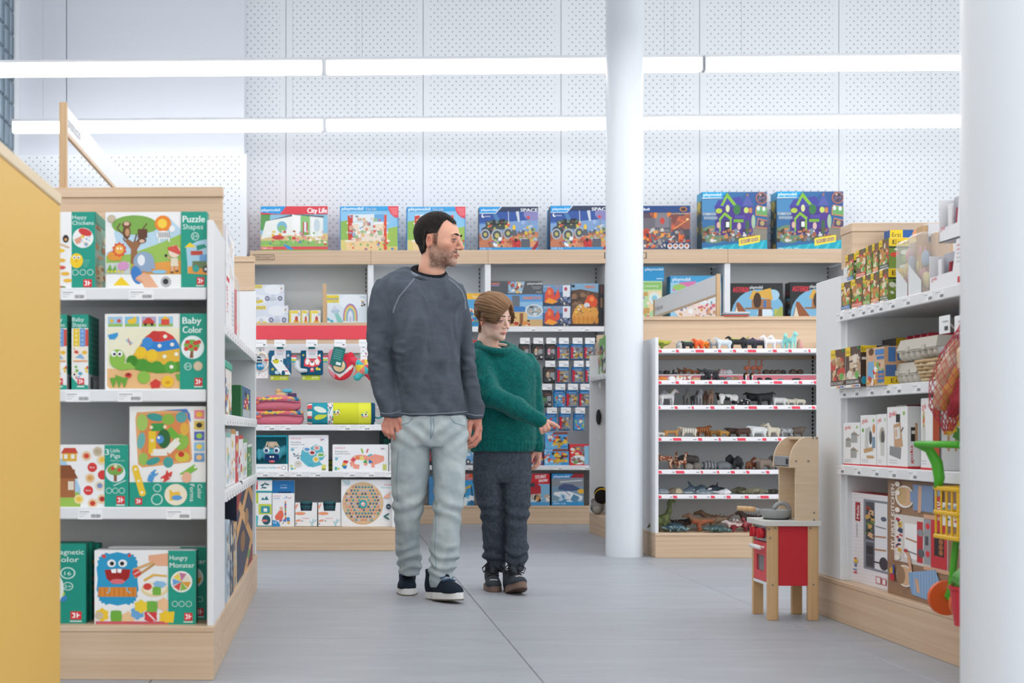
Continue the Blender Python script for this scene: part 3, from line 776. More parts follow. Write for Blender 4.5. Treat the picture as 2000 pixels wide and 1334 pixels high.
p.e(405,350,48,30,'e59a3c');p.r(372,350,388,378,'e59a3c');p.r(430,350,446,378,'e59a3c');flowerish(p,434,312,48,'dd5a34',10,'efb24e');p.e(424,305,6,6,'fff');p.e(444,305,6,6,'fff')
p.e(590,385,66,60,'93abc6',26);p.r(540,385,580,455,'93abc6');p.r(600,385,640,450,'93abc6');p.g([(630,350),(660,400),(664,430),(645,430),(630,400)],'93abc6');p.e(574,378,24,34,'e9edf2')
p.e(785,325,38,38,'f0d9c4');p.g([(740,300),(800,285),(825,330),(815,345),(748,318)],'d7564a');p.g([(765,365),(805,365),(812,415),(760,415)],'e5dcc4');p.r(765,415,780,450,'e2b090');p.r(792,415,805,445,'e2b090');p.l([(735,350),(765,375)],9,'e2b090');p.e(732,350,9,9,'222');p.r(760,448,780,458,'6b4a33');p.r(792,440,812,450,'6b4a33')
p.g([(350,455),(375,400),(395,455)],'6fae46');p.g([(385,455),(408,405),(418,455)],'6fae46');p.e(460,412,36,28,'d69ac6',14,-10)
for k in range(5): p.e(365+22*k,448,8,8,'e8d24a',8)
p.e(690,450,48,12,'8cc6e2');p.e(385,122,26,24,'b9a98c');p.e(385,122,21,19,'cdbfa4')
p.r(350,466,828,555,'f1f2f1')
p.g([(393,534),(447,480),(503,534)],'f2cf2a');p.e(545,470,34,58,'3f7fc6',20,-18)
p.g([(540,485),(590,455),(630,470),(690,555),(600,555),(575,510),(545,500)],'e9b391');p.l([(540,492),(585,515)],14,'dea07c')
p.e(732,512,34,34,'b8b9ba');p.e(730,510,18,18,'2f3234')
p.r(828,80,993,555,GREEN);p.t('Puzzle',838,145,42,'f0faf7',w=140,bold=2);p.t('Shapes',840,188,32,'dff3ee',w=128)
rings(p,[(917,232)],25);p.t('2+',900,242,22,'dff3ee',w=34)
p.g([(860,300),(930,262),(993,250),(993,470),(870,460),(868,395)],'a9cfe2');p.g([(870,420),(993,400),(993,470),(872,460)],'e49a44')
p.g([(850,300),(885,270),(925,300)],'f2d02c');p.g([(925,290),(975,280),(993,300),(930,320)],'2e8f7a');p.r(890,322,965,348,'c04a3c');p.r(900,385,990,430,'6b7f58');p.r(945,345,993,385,'6fa3d2');p.e(922,432,22,22,'3aa296');p.e(985,435,20,22,'4a4f55');p.e(985,435,9,9,'e8e8e8')
p.g([(828,330),(848,350),(840,380),(868,392),(862,430),(850,465),(828,465)],GREEN)
logo(p,928,484,48);p.r(925,533,975,540,'dff3ee')
carton_px('game_box','white and green animal puzzle box with a monkey tree, top shelf',206,414,404.5,YS,ZA[3],.06,'efefee',p,group='green preschool games',right=Pr(0,0,10,10,'1b8a77'))
# baby shapes, two copies
def baby_shapes():
    p = Pr(130,728,235,1206,'f2f2f1');p.r(130,728,235,815,GREEN);p.t('Baby',134,772,26,'eaf6f3',w=74);p.t('Shapes',134,806,26,'eaf6f3',w=88)
    p.r(140,818,180,930,'eecb3e');p.r(182,818,215,930,'6f9fd6');p.r(216,822,235,928,'d4524a')
    for k in range(4): p.e(160,835+27*k,8,8,'f7e59a',8);p.e(198,835+27*k,7,7,'a8c6ea',8)
    p.r(140,932,230,1025,'f6ead8');p.l([(142,940),(200,1010)],5,'e08a6a');p.e(160,965,14,10,'d4524a');p.e(212,968,16,12,'eebc3c');p.g([(150,1000),(190,975),(215,1010)],'8ab8e0');p.r(140,1018,230,1026,'e89a50')
    p.clutter(140,1045,230,1130,['d4524a','58a6dc','efc83c','7cb84a'],14,24,8);p.e(148,1106,12,12,'fff');p.e(148,1106,7,7,'111')
    p.g([(130,1120),(165,1160),(235,1175),(235,1206),(130,1206)],GREEN);logo(p,168,1130,42);p.r(165,1178,210,1185,'e6f4f0')
    return p
side = Pr(0,0,100,300,'198a77');side.r(0,235,100,300,'b9bdbf')
for k in range(9): side.r(8,20+22*k,88,24+22*k,'4fae9d')
side.r(20,245,40,292,'40454a');side.r(52,255,75,292,'e8e8e8')
for x0,x1,lb in ((110.5,130.5,'narrow green shape-sorting game box half hidden by the yellow panel'),(140,172.5,'narrow green shape-sorting game box left of the turtle game')):
    carton_px('game_box',lb,x0 if x0 > 120 else 98,614 if x0 > 120 else 614,x1,YS,ZA[2],.20,'eeeeec',baby_shapes(),right=side,group='green preschool games')
# baby color
p = Pr(342,728,990,1207,'f2f2f1');p.g([(356,815),(820,815),(820,1195),(370,1195),(356,1180)],'f3efd2');p.g([(356,1070),(820,1085),(820,1195),(370,1195),(356,1180)],'eebe84')
for i,c in enumerate(('a9cbe6','8cc6e6','b9b3d0','9fd0ea')):
    x = 362+107*i;p.r(x,745,x+92,808,'f5f6f4');p.r(x,745,x+92,790,c);p.r(x,790,x+92,808,'9cc45e')
for x,c in ((385,'e8c23e'),(432,'d65a52')): p.e(x,772,12,12,c)
p.e(515,775,30,16,'f2c93a');p.e(532,758,12,12,'f2c93a');p.r(584,770,656,792,'d4463e');p.e(620,768,24,16,'d4463e');p.e(600,795,9,9,'333');p.e(642,795,9,9,'333');p.r(700,762,752,798,'e0533f');p.g([(695,762),(727,742),(758,762)],'f0c23c')
p.g([(360,860),(400,850),(425,845),(425,865),(405,888),(372,888)],'3d9bd8');p.e(497,902,26,7,'9fc2e0',12,30);p.l([(490,880),(505,925)],5,'cc4a44')
p.g([(540,960),(600,870),(650,838),(720,836),(775,865),(815,920),(815,1080),(600,1100),(480,1040)],'e8b93c')
p.g([(600,872),(650,838),(720,836),(776,866),(790,890),(700,905),(590,895)],'d8403a');p.g([(548,955),(595,890),(690,905),(790,885),(815,925),(818,945),(690,965)],'2f83d0');p.g([(478,1020),(560,1010),(700,1050),(818,1025),(818,1090),(700,1100),(590,1090),(510,1070)],'4f9a34')
for x,y,r,c in ((660,868,35,'cc3a36'),(613,908,35,'3f8fd6'),(573,968,36,'f2c92e'),(643,985,36,'f2c92e'),(515,1022,36,'3f8a2c'),(585,1048,40,'4d9a34'),(673,1062,40,'4d9a34'),(762,1062,40,'5aa53e')): p.e(x,y,r,r*.97,c,22)
for x,y in ((726,870),(690,928),(770,920),(722,995),(797,980),(766,1060)): p.e(x,y,13,12,'f4f1e2')
p.e(422,1010,50,60,'8fc04e',24);p.g([(400,1060),(500,1030),(540,1070),(440,1082)],'8fc04e');p.e(400,978,17,18,'fff');p.e(438,978,17,18,'fff');p.e(403,980,9,9,'222');p.e(437,980,9,9,'222')
p.e(590,1125,40,40,'8fc04e');p.g([(790,1105),(840,1100),(865,1140),(840,1165),(800,1140)],'69ab50');p.g([(630,1160),(665,1135),(700,1155),(690,1190),(640,1195)],'d44038');p.e(742,1152,38,36,'f1c52e');p.e(742,1158,18,12,'dda420')
for x in (395,430,465): p.g([(x-22,1130 if x != 430 else 1110),(x,1190),(x+4,1190),(x+26,1125)],'6aa63c')
p.e(492,1112,22,16,'d4403a');p.e(492,1108,12,7,'7a1f1c')
p.r(820,728,990,1207,GREEN);p.t('Baby',836,790,42,'f0faf7',w=118,bold=2);p.t('Color',836,848,42,'f0faf7',w=124,bold=2)
p.e(900,938,73,73,'e9f3f3',26);p.g([(880,1005),(890,950),(905,950),(905,1005)],'8a5a38');p.e(895,925,50,36,'79b04e')
for x,y in ((868,905),(918,912),(888,932),(860,948),(920,948),(940,905)): p.e(x,y,15,13,'d4453c')
rings(p,[(870,1058)],24);p.t('2+',853,1067,20,'dff3ee',w=33);p.e(935,1055,30,30,'c8b494');p.e(935,1055,24,24,'d8c8ac');logo(p,912,1130,50);p.r(910,1181,965,1188,'dff3ee')
carton_px('game_box','white and green colour game box with a spotted turtle',205,613,404,YS,ZA[2],.06,'efefee',p,group='green preschool games',right=Pr(0,0,10,10,'1b8a77'))
# three little pigs
p = Pr(-90,236,357,525,'f2f2f1');p.g([(-90,300),(60,300),(120,400),(136,440),(136,525),(-90,525)],'a9cfe8');p.g([(-90,470),(130,455),(136,525),(-90,525)],'9cc256')
p.r(-60,350,110,480,'a8683c');p.g([(-80,390),(-20,330),(90,330),(125,392)],'8a4f2c');p.r(78,405,105,445,'e6dccb');p.r(0,405,40,480,'7a4728');p.r(52,268,118,312,'e2b23c');p.g([(45,275),(60,250),(112,250),(124,275)],'cc4a3a');p.r(60,280,75,300,'f2f2f2');p.r(92,280,108,300,'f2f2f2')
for x,y,c,c2 in ((163,287,'e8c9a0','d84a3c'),(190,340,'d83c38','d83c38'),(180,390,'e8c9a0','dda05a'),(172,447,'d83c38','d83c38'),(215,266,'cbbda4','b8a88c'),(238,375,'d83c38','d83c38'),(225,425,'e9d9ba','7f93bf'),(128,488,'eedd9a','efc74a'),(192,507,'e8c9a0','c8402c'),(236,487,'e8c9a0','b5342a'),(236,305,'efd9a8','f0c04a')): p.e(x,y,22,22,c);p.e(x,y,13,12,c2)
p.t('fora',178,344,9,'fff',w=24);p.t('fora',160,451,9,'fff',w=24)
p.r(247,236,357,525,GREEN);p.t('3',250,282,28,'f0faf7',w=18);p.t('Little',275,270,18,'eef8f5',w=42);p.t('Pigs',275,296,20,'eef8f5',w=44);p.t('Memo de color',276,312,7,'cfeae3',w=66)
p.e(297,365,46,44,'e2ecf0');p.e(297,352,38,26,'79a94e');p.r(290,375,304,405,'8a5a38');p.e(285,345,10,9,'d4453c');p.e(315,352,10,9,'d4453c');p.e(298,335,9,8,'e5d9b5')
p.l([(288,425),(345,400)],4,'cfeae3');rings(p,[(268,448),(297,448),(327,448)],14);logo(p,302,473,38);p.r(300,512,340,517,'dff3ee')
carton_px('game_box','white and green farmhouse memory game box on the third shelf',62,869,251,YS,ZA[1],.055,'eeeeec',p,group='green preschool games',right=Pr(0,0,10,10,'15806f'))
# color forms
p = Pr(361,55,713,525,'f3f3f1')
p.g([(395,82),(600,70),(635,85),(650,300),(640,315),(420,340),(400,325),(388,110)],'e5a86c');p.g([(500,72),(625,66),(640,90),(645,130),(600,76)],'4f7fc4')
p.g([(402,95),(628,85),(640,300),(420,325)],'df8a52')
for x,y,rx,ry,c,a in ((420,130,26,40,'a5c864',0),(480,105,40,18,'3d9a94',10),(540,115,30,26,'8fb84c',0),(600,105,26,26,'5aa6a4',0),(415,215,18,40,'6fb4ae',10),(425,300,22,30,'9cc05a',0),(470,310,34,16,'3f9f98',-20),(540,315,24,26,'4aa49e',0),(600,220,34,40,'8fbf4e',20),(605,290,34,24,'d8c64a',0),(615,160,20,30,'e6b24a',0)): p.e(x,y,rx,ry,c,14,a)
p.l([(462,152),(520,150)],36,'3f9a4c');p.l([(466,170),(466,275)],34,'edc832');p.l([(540,160),(588,210)],34,'6fb440');p.l([(585,215),(535,265)],34,'f0efe6');p.l([(535,268),(470,270)],32,'f0efe6');p.e(520,205,30,45,'2f6a3c');p.e(502,208,18,20,'4f92d0');p.e(496,200,6,6,'fff')
for x,y in ((462,152),(525,150),(466,214),(466,278),(584,208)): p.e(x,y,8,8,'f4e3c0')
p.e(600,278,14,12,'c93a30')
for i,c in enumerate(('e98a94','dfc25a','5a6ab8','8fc3e6','6f9fd0')): p.r(660,72+50*i,706,112+50*i,c);p.e(683,92+50*i,14,12,('f2c23e','333','9fd05a','f5d35a','f0c48a')[i])
p.r(361,408,713,525,GREEN)
p.l([(388,345),(420,455)],30,'efc83a');p.e(388,342,15,14,'efc83a');p.e(421,458,16,16,'efc83a')
for x,y in ((389,348),(404,402),(419,456)): p.e(x,y,6,6,'f6f0dc')
p.l([(455,405),(465,375),(488,358)],26,'4d9bd8');p.l([(512,398),(540,380),(546,356)],28,'d8443e');p.l([(600,380),(668,335)],26,'7cbf48');p.e(625,385,22,26,'eab596')
for x,y in ((485,362),(515,396),(545,358),(600,378),(664,338)): p.e(x,y,6,6,'f6f0dc')
p.t('Color',675,417,22,'eaf6f3',w=68,rot=90);p.t('Forms',640,417,22,'eaf6f3',w=80,rot=90)
p.e(575,466,52,50,'efe4cc',24);p.g([(545,440),(565,455),(590,450),(605,485),(548,495)],'eec044');p.e(580,480,24,12,'5aa0d8')
rings(p,[(488,488)],27);rings(p,[(490,435)],19);logo(p,388,482,32)
carton_px('game_box','tall white and green shapes game box standing on end',253,794,402,YS,ZA[1],.06,'efefee',p,group='green preschool games')
carton_px('game_box','dark green game box peeking out behind the tall shapes box',262,797,404.5,YS+.07,ZA[1],.06,'1f5f4e',None,group='green preschool games')
# magnetic color: three deep
p = Pr(-40,690,160,1065,'17937f');p.t('Magnetic',44,740,24,'eaf6f3',w=108);p.t('Color',44,776,26,'eaf6f3',w=90)
rings(p,[(94,828)],28,bg='17937f');p.t('16',82,838,18,'dff3ee',w=24);rings(p,[(94,890)],20,bg='17937f');p.t('2+',81,898,15,'dff3ee',w=26)
p.e(72,945,20,18,'3f86c8');p.e(66,925,18,18,'b3cc3a');p.e(20,900,60,90,'e8efe9');p.e(10,940,30,30,'d9534a');logo(p,104,1008,40);p.r(102,1052,145,1057,'dff3ee')
for k,(dx,lb) in enumerate(((0,'front green magnet game box on the bottom shelf'),(11.5,'second green magnet game box, just behind the front one'),(26,'rearmost green magnet game box on the bottom shelf'))):
    sd = Pr(0,0,100,300,'0f7a69')
    if k: 
        for j in range(6): sd.r(10,70+32*j,90,84+32*j,('d99a3a','4a86c4','d2544a')[j % 3])
    carton_px('game_box',lb,86+dx-26,1062-(0,2,0)[k],168+dx,YS+.01+.07*k,ZA[0],.055,'128a76',p if k == 0 else None,right=sd,group='green preschool games')
# hungry monster: two deep
def hungry():
    p = Pr(199,722,668,1068,'f2f2f1')
    pts = []
    for k in range(44):
        t = 2*pi*k/44;rx,ry = 92+(6 if k % 2 else 0),118+(8 if k % 2 else 0)
        pts.append((306+rx*np.sign(cos(t))*abs(cos(t))**.45,856+ry*np.sign(sin(t))*abs(sin(t))**.45))
    p.g(pts,'2a9bc8');p.g([(232,748),(245,738),(255,755),(240,760)],'d4453c');p.g([(352,745),(366,734),(370,748),(358,756)],'d4453c')
    p.e(278,783,20,18,'f5f5f5');p.e(330,783,20,18,'f5f5f5');p.e(280,784,10,10,'22201f');p.e(327,784,10,10,'22201f')
    p.g([(246,815),(300,808),(366,812),(360,850),(330,878),(285,880),(256,855)],'a3231f');p.e(306,868,34,12,'e0727a');p.g([(275,812),(300,808),(300,828),(280,828)],'fafafa');p.g([(305,808),(326,810),(322,828),(306,826)],'fafafa')
    p.g([(217,895),(394,895),(394,940),(217,940)],'dd8a36')
    for k in range(8): p.l([(225+22*k,898),(225+22*k,938)],4,'c0722a')
    p.l([(258,925),(270,910),(268,895)],5,'7cc6e0');p.l([(350,895),(350,912),(366,922)],5,'7cc6e0')
    p.g([(450,745),(540,735),(540,795),(490,795),(450,770)],'eab08c');p.l([(378,815),(470,778)],13,'dcb078');p.l([(385,850),(478,785)],11,'c9975c');p.e(395,828,20,18,'d8423c');p.l([(382,835),(408,820)],5,'f0d0c8')
    p.e(478,905,62,34,'ecd7a2');p.e(478,900,54,27,'f6ead0');p.g([(425,860),(470,832),(535,838),(535,846),(475,842),(432,868)],'e5b64a');p.e(445,892,20,16,'d4453c');p.g([(470,878),(485,865),(520,868),(535,880),(515,898),(480,896)],'8cc0e4');flowerish(p,488,912,26,'7ab648',4)
    for k,(x,y,c) in enumerate(((235,1025,'f0c832'),(300,1030,'6fb040'),(355,1040,'ecc89a'),(398,1015,'6aa8dc'),(460,1030,'d4404a'),(465,985,'74b546'),(520,975,'efc496'),(415,985,'f0d23c'),(530,1035,'f0cc34'))):
        flowerish(p,x,y,34,c,4 if k in (1,5) else 6)
    p.l([(445,1015),(478,1048)],7,'f3dede');p.r(205,1055,560,1068,'c9606a');p.e(222,1028,20,18,'cbbda4')
    p.r(541,722,668,1068,GREEN);p.g([(520,1010),(570,1008),(565,1060),(525,1060)],'f0cc34');p.t('Hungry',548,766,22,'f0faf7',w=82);p.t('Monster',548,802,24,'f0faf7',w=114)
    p.e(602,868,50,50,'f2f2ee',24)
    for k in range(7): a = 2*pi*k/7;p.g([(602,868),(602+44*cos(a),868+44*sin(a)),(602+44*cos(a+.8),868+44*sin(a+.8))],('e0a33c','8cb84a','d9534a','6fa8d8','f0d45a','c77a9c','e8e0cc')[k])
    rings(p,[(572,972),(603,972),(636,972)],14);logo(p,615,1014,38);p.r(612,1054,655,1059,'dff3ee');return p
carton_px('game_box','white and green game box with the blue furry monster, bottom shelf front',184.5,1075,382.5,YS,ZA[0],.07,'efefee',hungry(),right=Pr(0,0,10,10,'15806f'),group='green preschool games')
carton_px('game_box','second monster game box, behind and right of the front one',212,1068,404,YS+.12,ZA[0],.07,'efefee',hungry(),group='green preschool games')

# ------------------------------------------------------------------ goods on the aisle side of the near run (fronts look +x)
def aisle_box(name,label,px0,px1,ytop,z,Xf,D,col,front=None,near=None,cat='box',group=None,zfix=None):
    """carton whose front looks +x; picture columns px0 (near edge) .. px1 (far edge)"""
    y0,y1 = onx(px0,843,Xf).y,onx(px1,843,Xf).y;W = y1-y0
    H = zfix or (onx(px0,ytop,Xf).z-z)
    return carton(name,label,W,H,D,(Xf,y0,z),pi/2,col,front,left=near,cat=cat,group=group)
p = Pr(0,0,100,200,'f3f3f4');p.r(0,0,100,6,'dcdde2');p.r(8,95,40,104,'d8333c');p.t('goki',12,112,16,'d8333c',w=52,rot=90)
p.clutter(8,20,92,85,['dfe3ea','cfd6e2','e9dfd6'],14,24,3)
for k in range(8): p.r(70,112+9*k,92,116+9*k,'c9ced8')
aisle_box('toy_box','tall white toy box with red mark on the upper aisle shelf',441,457,437,1.132,XA-.02,.3,'ecebf0',p,Pr(0,0,10,10,'dcdce4'))
o = thing('bagged_toy','clear bagged toy with a red strip on the upper aisle shelf','toy',(XA-.06,onx(472,843,XA).y,1.134))
MB().rbox(-.08,.02,-.14,.14,0,.19,.02,'cdb3a2').build('brown_block',PAINT,o)
MB().rbox(.022,.034,.06,.10,.01,.21,.004,'d23540').build('red_strip',PAINT,o)
b = SDF((-.12,-.19,0),(.07,.19,.34),.01);b.box((-.03,0,.13),(.075,.16,.13),.03);b.cap((-.03,0,.24),(-.03,0,.31),.05,.012,.05)
V,Q = b.mesh();me = mesh_np('clear_bag',V,Q);PLASTIC = mat('clear_film','eef3f6',.12,.6,alpha=.28);part(o,'clear_bag',me,PLASTIC)
part_b = MB().rbox(-.04,.0,-.05,.05,.215,.25,.004,'2f8fb4').rbox(-.03,.01,-.09,-.05,.20,.23,.004,'e07a3c').rbox(-.035,.0,.02,.06,.25,.275,.003,'c9313c').build('toy_top',PAINT,o)
# second shelf: bagged games and a green car box
for k,(a,b_,lb) in enumerate(((441,455,'nearest bagged game with green header on the middle aisle shelf'),(456,467,'second bagged game with green header on the middle aisle shelf'))):
    o = thing('bagged_game',lb,'toy',(XA-.03,onx(a,843,XA).y,.823),pi/2,'bagged games')
    W_ = onx(b_,843,XA).y-onx(a,843,XA).y
    MB().rbox(0,W_,0,.12,0,.175,.008,'e6ded6').build('body',PAINT,o)
    p = Pr(0,0,100,100,'eae3dc');p.clutter(4,22,96,98,['d9a44a','c95a44','4f6fae','6aa65c','f1f1ee'],26,26,4+k);p.build('printed_front',o,W_,.175)
    MB().rbox(-.004,W_+.004,-.004,.124,.17,.21,.01,'4fae94').build('header',PAINT,o)
p = Pr(0,0,100,100,'2f5f8f');p.r(0,0,14,100,'2c7a42');p.g([(30,45),(60,30),(80,50),(60,70),(35,68)],'c9313c');p.r(20,72,95,96,'b9c2c8');p.clutter(30,20,90,70,['e8e8e8','222','e2d24a'],12,14,3)
aisle_box('toy_box','blue and green racing car box on the middle aisle shelf',470,489,752,.823,XA-.02,.12,'2c7a42',p,Pr(0,0,10,10,'2c6a3c'))
# third shelf: row of slim white boxes
rnd = random.Random(8);px = 441
for k,(wd,top,col,c2,wl) in enumerate(((10,845,'f0f0ef','8fc6ba','teal edge'),(9,838,'f1eeec','d9a05a','orange picture'),(6,842,'d23a40','f2f2f2','red spine'),(9,850,'f2f2f2','c9402f','red drawing'),(8,858,'eef0ee','6fae5a','green drawing'),(9,868,'3d8a4a','e8eee6','green cover'))):
    p = Pr(0,0,50,100,col);p.clutter(6,25,44,90,[c2,'e3c66a','b9cbd8'],9,16,k+2);p.r(0,0,50,9,c2)
    z0 = .560
    aisle_box('slim_game','slim boxed game with %s on the lower aisle shelf' % wl,px,px+wd-.7,top,z0,XA-.022,.2,col,p,Pr(0,0,10,10,col),cat='box',group='slim boxed games');px += wd
# bottom: wooden railway gift box and picture books
p = Pr(0,0,100,150,'1f2c4a')
p.g([(0,20),(20,20),(100,100),(100,122)],'d9a468');p.g([(60,0),(82,0),(100,20),(100,42)],'d9a468');p.g([(0,62),(60,0),(80,0),(0,84)],'d9a468');p.g([(40,150),(100,88),(100,110),(62,150)],'d9a468');p.g([(0,0),(35,0),(0,38)],'9c2733');p.g([(70,150),(100,120),(100,150)],'9c2733')
p.e(35,92,14,18,'8a5f38');p.e(58,58,13,17,'c99a62');p.e(72,128,10,9,'6f8f4a')
for k in range(6): p.l([(48,46+4.6*k),(68,46+4.6*k)],1.6,'5a3a22')
o = aisle_box('gift_box','large dark blue wooden railway box on the bottom aisle shelf',462,493,960,.166,XA-.01,.16,'1d2740',p,Pr(0,0,10,10,'1a2338'))
MB().tube([(.15+.06*k/6,-.006,o.children[0].dimensions.z+.03*sin(pi*k/6)) for k in range(7)],.006,6).build('carry_handle',DARK,o)
for k,(px0,c,c2) in enumerate(((442,'b9cbd8','8a6f52'),(449,'3a4a63','c9b08a'),(456,'c9a878','4a5f7a'))):
    p = Pr(0,0,50,100,c);p.clutter(4,10,46,96,[c2,'2f3b52','e3dccb','96a6b4'],20,18,k+7)
    aisle_box('picture_book',('nearest','middle','farthest')[k]+' of the three picture packs below the aisle shelves',px0,px0+6.5,1020+k*2,.166,XA-.004-.002*k,.14,c,p,Pr(0,0,10,10,c),cat='book',group='picture packs')
# ------------------------------------------------------------------ boxed sets on top of the wall shelving
YT = YB+.10
BLUE = '2f9ad8'
def brand(p,x,y,h,w_): p.t('playmobil',x,y,h,'f4fbff',w=w_,bold=h*.05)
def city1():
    p = Pr(297,12,730,297,'8fc0d8');p.g([(297,60),(360,60),(350,160),(297,160)],'5f9a58');p.g([(297,190),(730,180),(730,262),(297,262)],'d9c088');p.r(297,225,730,262,'8cbc6a')
    p.g([(330,105),(500,70),(500,190),(340,205),(300,215)],'e9ece6');p.g([(505,60),(700,82),(700,200),(505,195)],'e4e8e4');p.r(505,70,552,195,'f1f1ee');p.r(555,70,615,190,'8cc07a');p.g([(325,105),(500,62),(705,72),(705,84),(505,58),(500,74)],'5a6a74');p.r(500,50,512,195,'eef0ee');p.r(628,90,640,205,'eef0ee')
    p.e(435,140,33,36,'7fb6cf');p.e(435,150,26,20,'8fbf7a');p.r(570,110,600,190,'c93f4a');p.r(578,110,592,190,'dfe8ef');p.e(660,130,20,40,'c4d3da')
    p.clutter(345,165,715,245,['c94a44','e6c24a','3f7fc0','f2e2cc','b5683c','6fae5a','e89a9c','efefef'],72,20,11);p.e(410,205,40,14,'c94a44',14)
    p.e(340,260,40,8,'a8c94e');p.e(400,240,30,10,'9cc46e');p.r(297,262,730,281,'d94f58');p.r(297,281,730,297,'6fae4a');p.g([(440,245),(490,262),(510,282),(470,278)],'3f8fd0');p.t('70280 4-10',302,277,11,'fff',w=72)
    p.r(297,12,730,62,'d94550');p.g([(297,12),(462,12),(420,60),(297,50)],BLUE);brand(p,303,42,17,118);p.t('City Life',598,54,32,'fbfbfb',w=126,bold=2.5);return p
def city2(seed):
    p = Pr(0,0,340,272,'8cc3e6');p.r(0,150,340,272,'d8ca7e');p.g([(0,90),(60,80),(60,200),(0,200)],'8fb85a');p.g([(280,130),(340,120),(340,240),(280,240)],'9cbc5a')
    p.r(50,48,270,92,'dfe6e8');p.r(55,100,270,150,'e6d8c4');p.r(40,95,280,104,'eef0ee');p.r(40,150,280,160,'eef0ee');p.r(30,200,290,212,'e8e2d4');p.r(60,160,270,205,'e8d8c8')
    p.g([(45,55),(75,50),(75,200),(48,200)],'c9473c');p.r(255,50,272,260,'d8533e');p.r(110,100,135,200,'e6eaea');p.r(180,45,200,150,'d9e0e2');p.r(200,48,258,90,'6fa6d8')
    p.clutter(60,55,260,205,['d9a08a','8fb0d0','e6ddd0','e0b88a','9cbc8a','8a96a0','d0b09a','d9635a'],56,22,seed)
    p.g([(30,212),(200,205),(255,262),(40,262)],'e6c896');p.clutter(50,205,330,258,['d9534a','e8b04a','7fb06a','4f86c0'],28,14,seed+1)
    p.r(0,0,340,26,'3fa2dc');p.t('playmobil',10,22,18,'f4fbff',w=125,bold=1);p.t('City Life',150,22,13,'f3d9c4',w=62);p.e(350,-10,72,84,'e2505c');p.r(0,0,3.5,272,'2f86d0');p.r(336.5,60,340,272,'2f86d0');p.r(0,266,340,272,'2f7fd0')
    for k in range(5): p.r(290+4*k,12+9*k,334,15+9*k,'f0a2a6')
    return p
def space():
    p = Pr(800,45,1172,315,'4a78bc');p.r(800,45,1172,140,'38589c');p.g([(800,150),(1172,120),(1172,200),(800,220)],'7f9fc8');p.g([(800,205),(900,215),(1172,195),(1172,300),(800,300)],'bf7a5a');p.clutter(800,215,1172,290,['d9966c','a05f48','c98a66'],30,46,2);p.e(1140,90,60,40,'8a86b8');p.e(1078,140,12,12,'9fb4d8')
    p.e(850,190,38,26,'3a4048');p.r(840,130,985,182,'46504e');p.g([(880,125),(960,118),(985,150),(860,160)],'2e3338');p.clutter(850,130,985,190,['5a6a4e','c9c24a','7a828a','d9604a'],26,18,4)
    for x,y,r_ in ((838,212,30),(912,218,36),(982,205,32)): p.e(x,y,r_,r_*1.1,'a7adb3',20)
    for x,y,r_ in ((838,212,22),(912,218,27),(982,205,24)): p.e(x,y,r_,r_*1.1,'50565c',16)
    for x,y,r_ in ((838,212,11),(912,218,14),(982,205,12)): p.e(x,y,r_,r_*1.1,'b9b26a',12)
    p.l([(983,60),(986,150)],4,'d9dde2');p.l([(1115,95),(1118,220)],4,'8a9098');p.g([(885,90),(910,88),(930,125),(905,130)],'4f7fae');p.g([(1030,75),(1050,70),(1056,135),(1044,135)],'c9d2da');p.e(1110,110,10,8,'d94a44')
    p.e(1020,170,10,16,'e6c23a');p.g([(1008,185),(1032,185),(1040,220),(1000,220)],'5a6068');p.clutter(1050,160,1165,250,['8fa05a','c9ced2','5a626c','d0b04a','aab6c2'],34,22,6)
    p.clutter(870,235,960,305,['b8c24a','4a5560','d94a44','e8e8e8','3f86b8'],26,20,7);p.r(1010,245,1060,300,'b8363a');p.r(1065,240,1120,298,'5c5f68');p.clutter(975,235,1060,300,['e04f48','2c2f36'],12,14,3)
    p.r(800,290,1172,315,'3a94cc');p.r(800,307,1172,315,'a83a4a');p.g([(1120,315),(1172,250),(1172,280),(1145,315)],'9c2f3c');p.t('71430  4-10',806,302,9,'eaf4fa',w=70)
    p.r(800,45,1172,72,'36405a');p.g([(800,45),(940,45),(905,82),(800,82)],BLUE);p.l([(940,45),(903,84),(800,84)],4,'e6eef4');brand(p,812,70,14,100);p.t('SPACE',1060,75,20,'eef2f6',w=108,bold=2);p.e(824,100,11,11,'eef2f6');p.e(828,97,7,7,'38589c');p.t('esa',838,106,10,'eef2f6',w=32);return p
def castle():
    p = Pr(0,190,550,595,'4a5878');p.r(0,250,550,400,'9c5a4c');p.clutter(0,230,550,400,['c9684a','7a4a48','a8604a','5a4c58'],30,80,3)
    p.r(120,300,380,500,'6c6a72');p.r(235,215,360,420,'7f7c84');p.g([(225,200),(260,205),(250,300),(225,300)],'e0873c');p.g([(340,195),(372,200),(380,270),(345,290)],'e0873c')
    for k in range(6): p.r(240+22*k,385,254+22*k,402,'45454e')
    p.e(300,325,20,30,'c9473c');p.r(400,400,540,520,'4c4a52');p.e(160,480,40,90,'c05040');p.e(160,480,24,60,'a6402f');p.e(470,480,26,70,'e0703a')
    p.clutter(130,400,540,560,['d9683a','3c3c44','9a948f','e8a04a','6a6268','b04434','c9c2b8'],90,34,5);p.l([(400,400),(530,315)],9,'e89a5a');p.e(525,312,12,10,'f6cf8a')
    p.r(0,190,550,250,'2c4a80');p.t('playmobil',-40,232,24,'f2f6fa',w=222,bold=2);p.t('NOVELMORE',382,268,14,'d9d3c6',w=160);p.e(488,222,34,22,'b8783c');p.e(488,222,22,14,'3a3440')
    p.r(330,520,550,595,'2c3860')
    for x in (368,418,468,518): p.e(x,552,24,26,'d0ccd0');p.e(x,548,12,13,'b5683c')
    return p
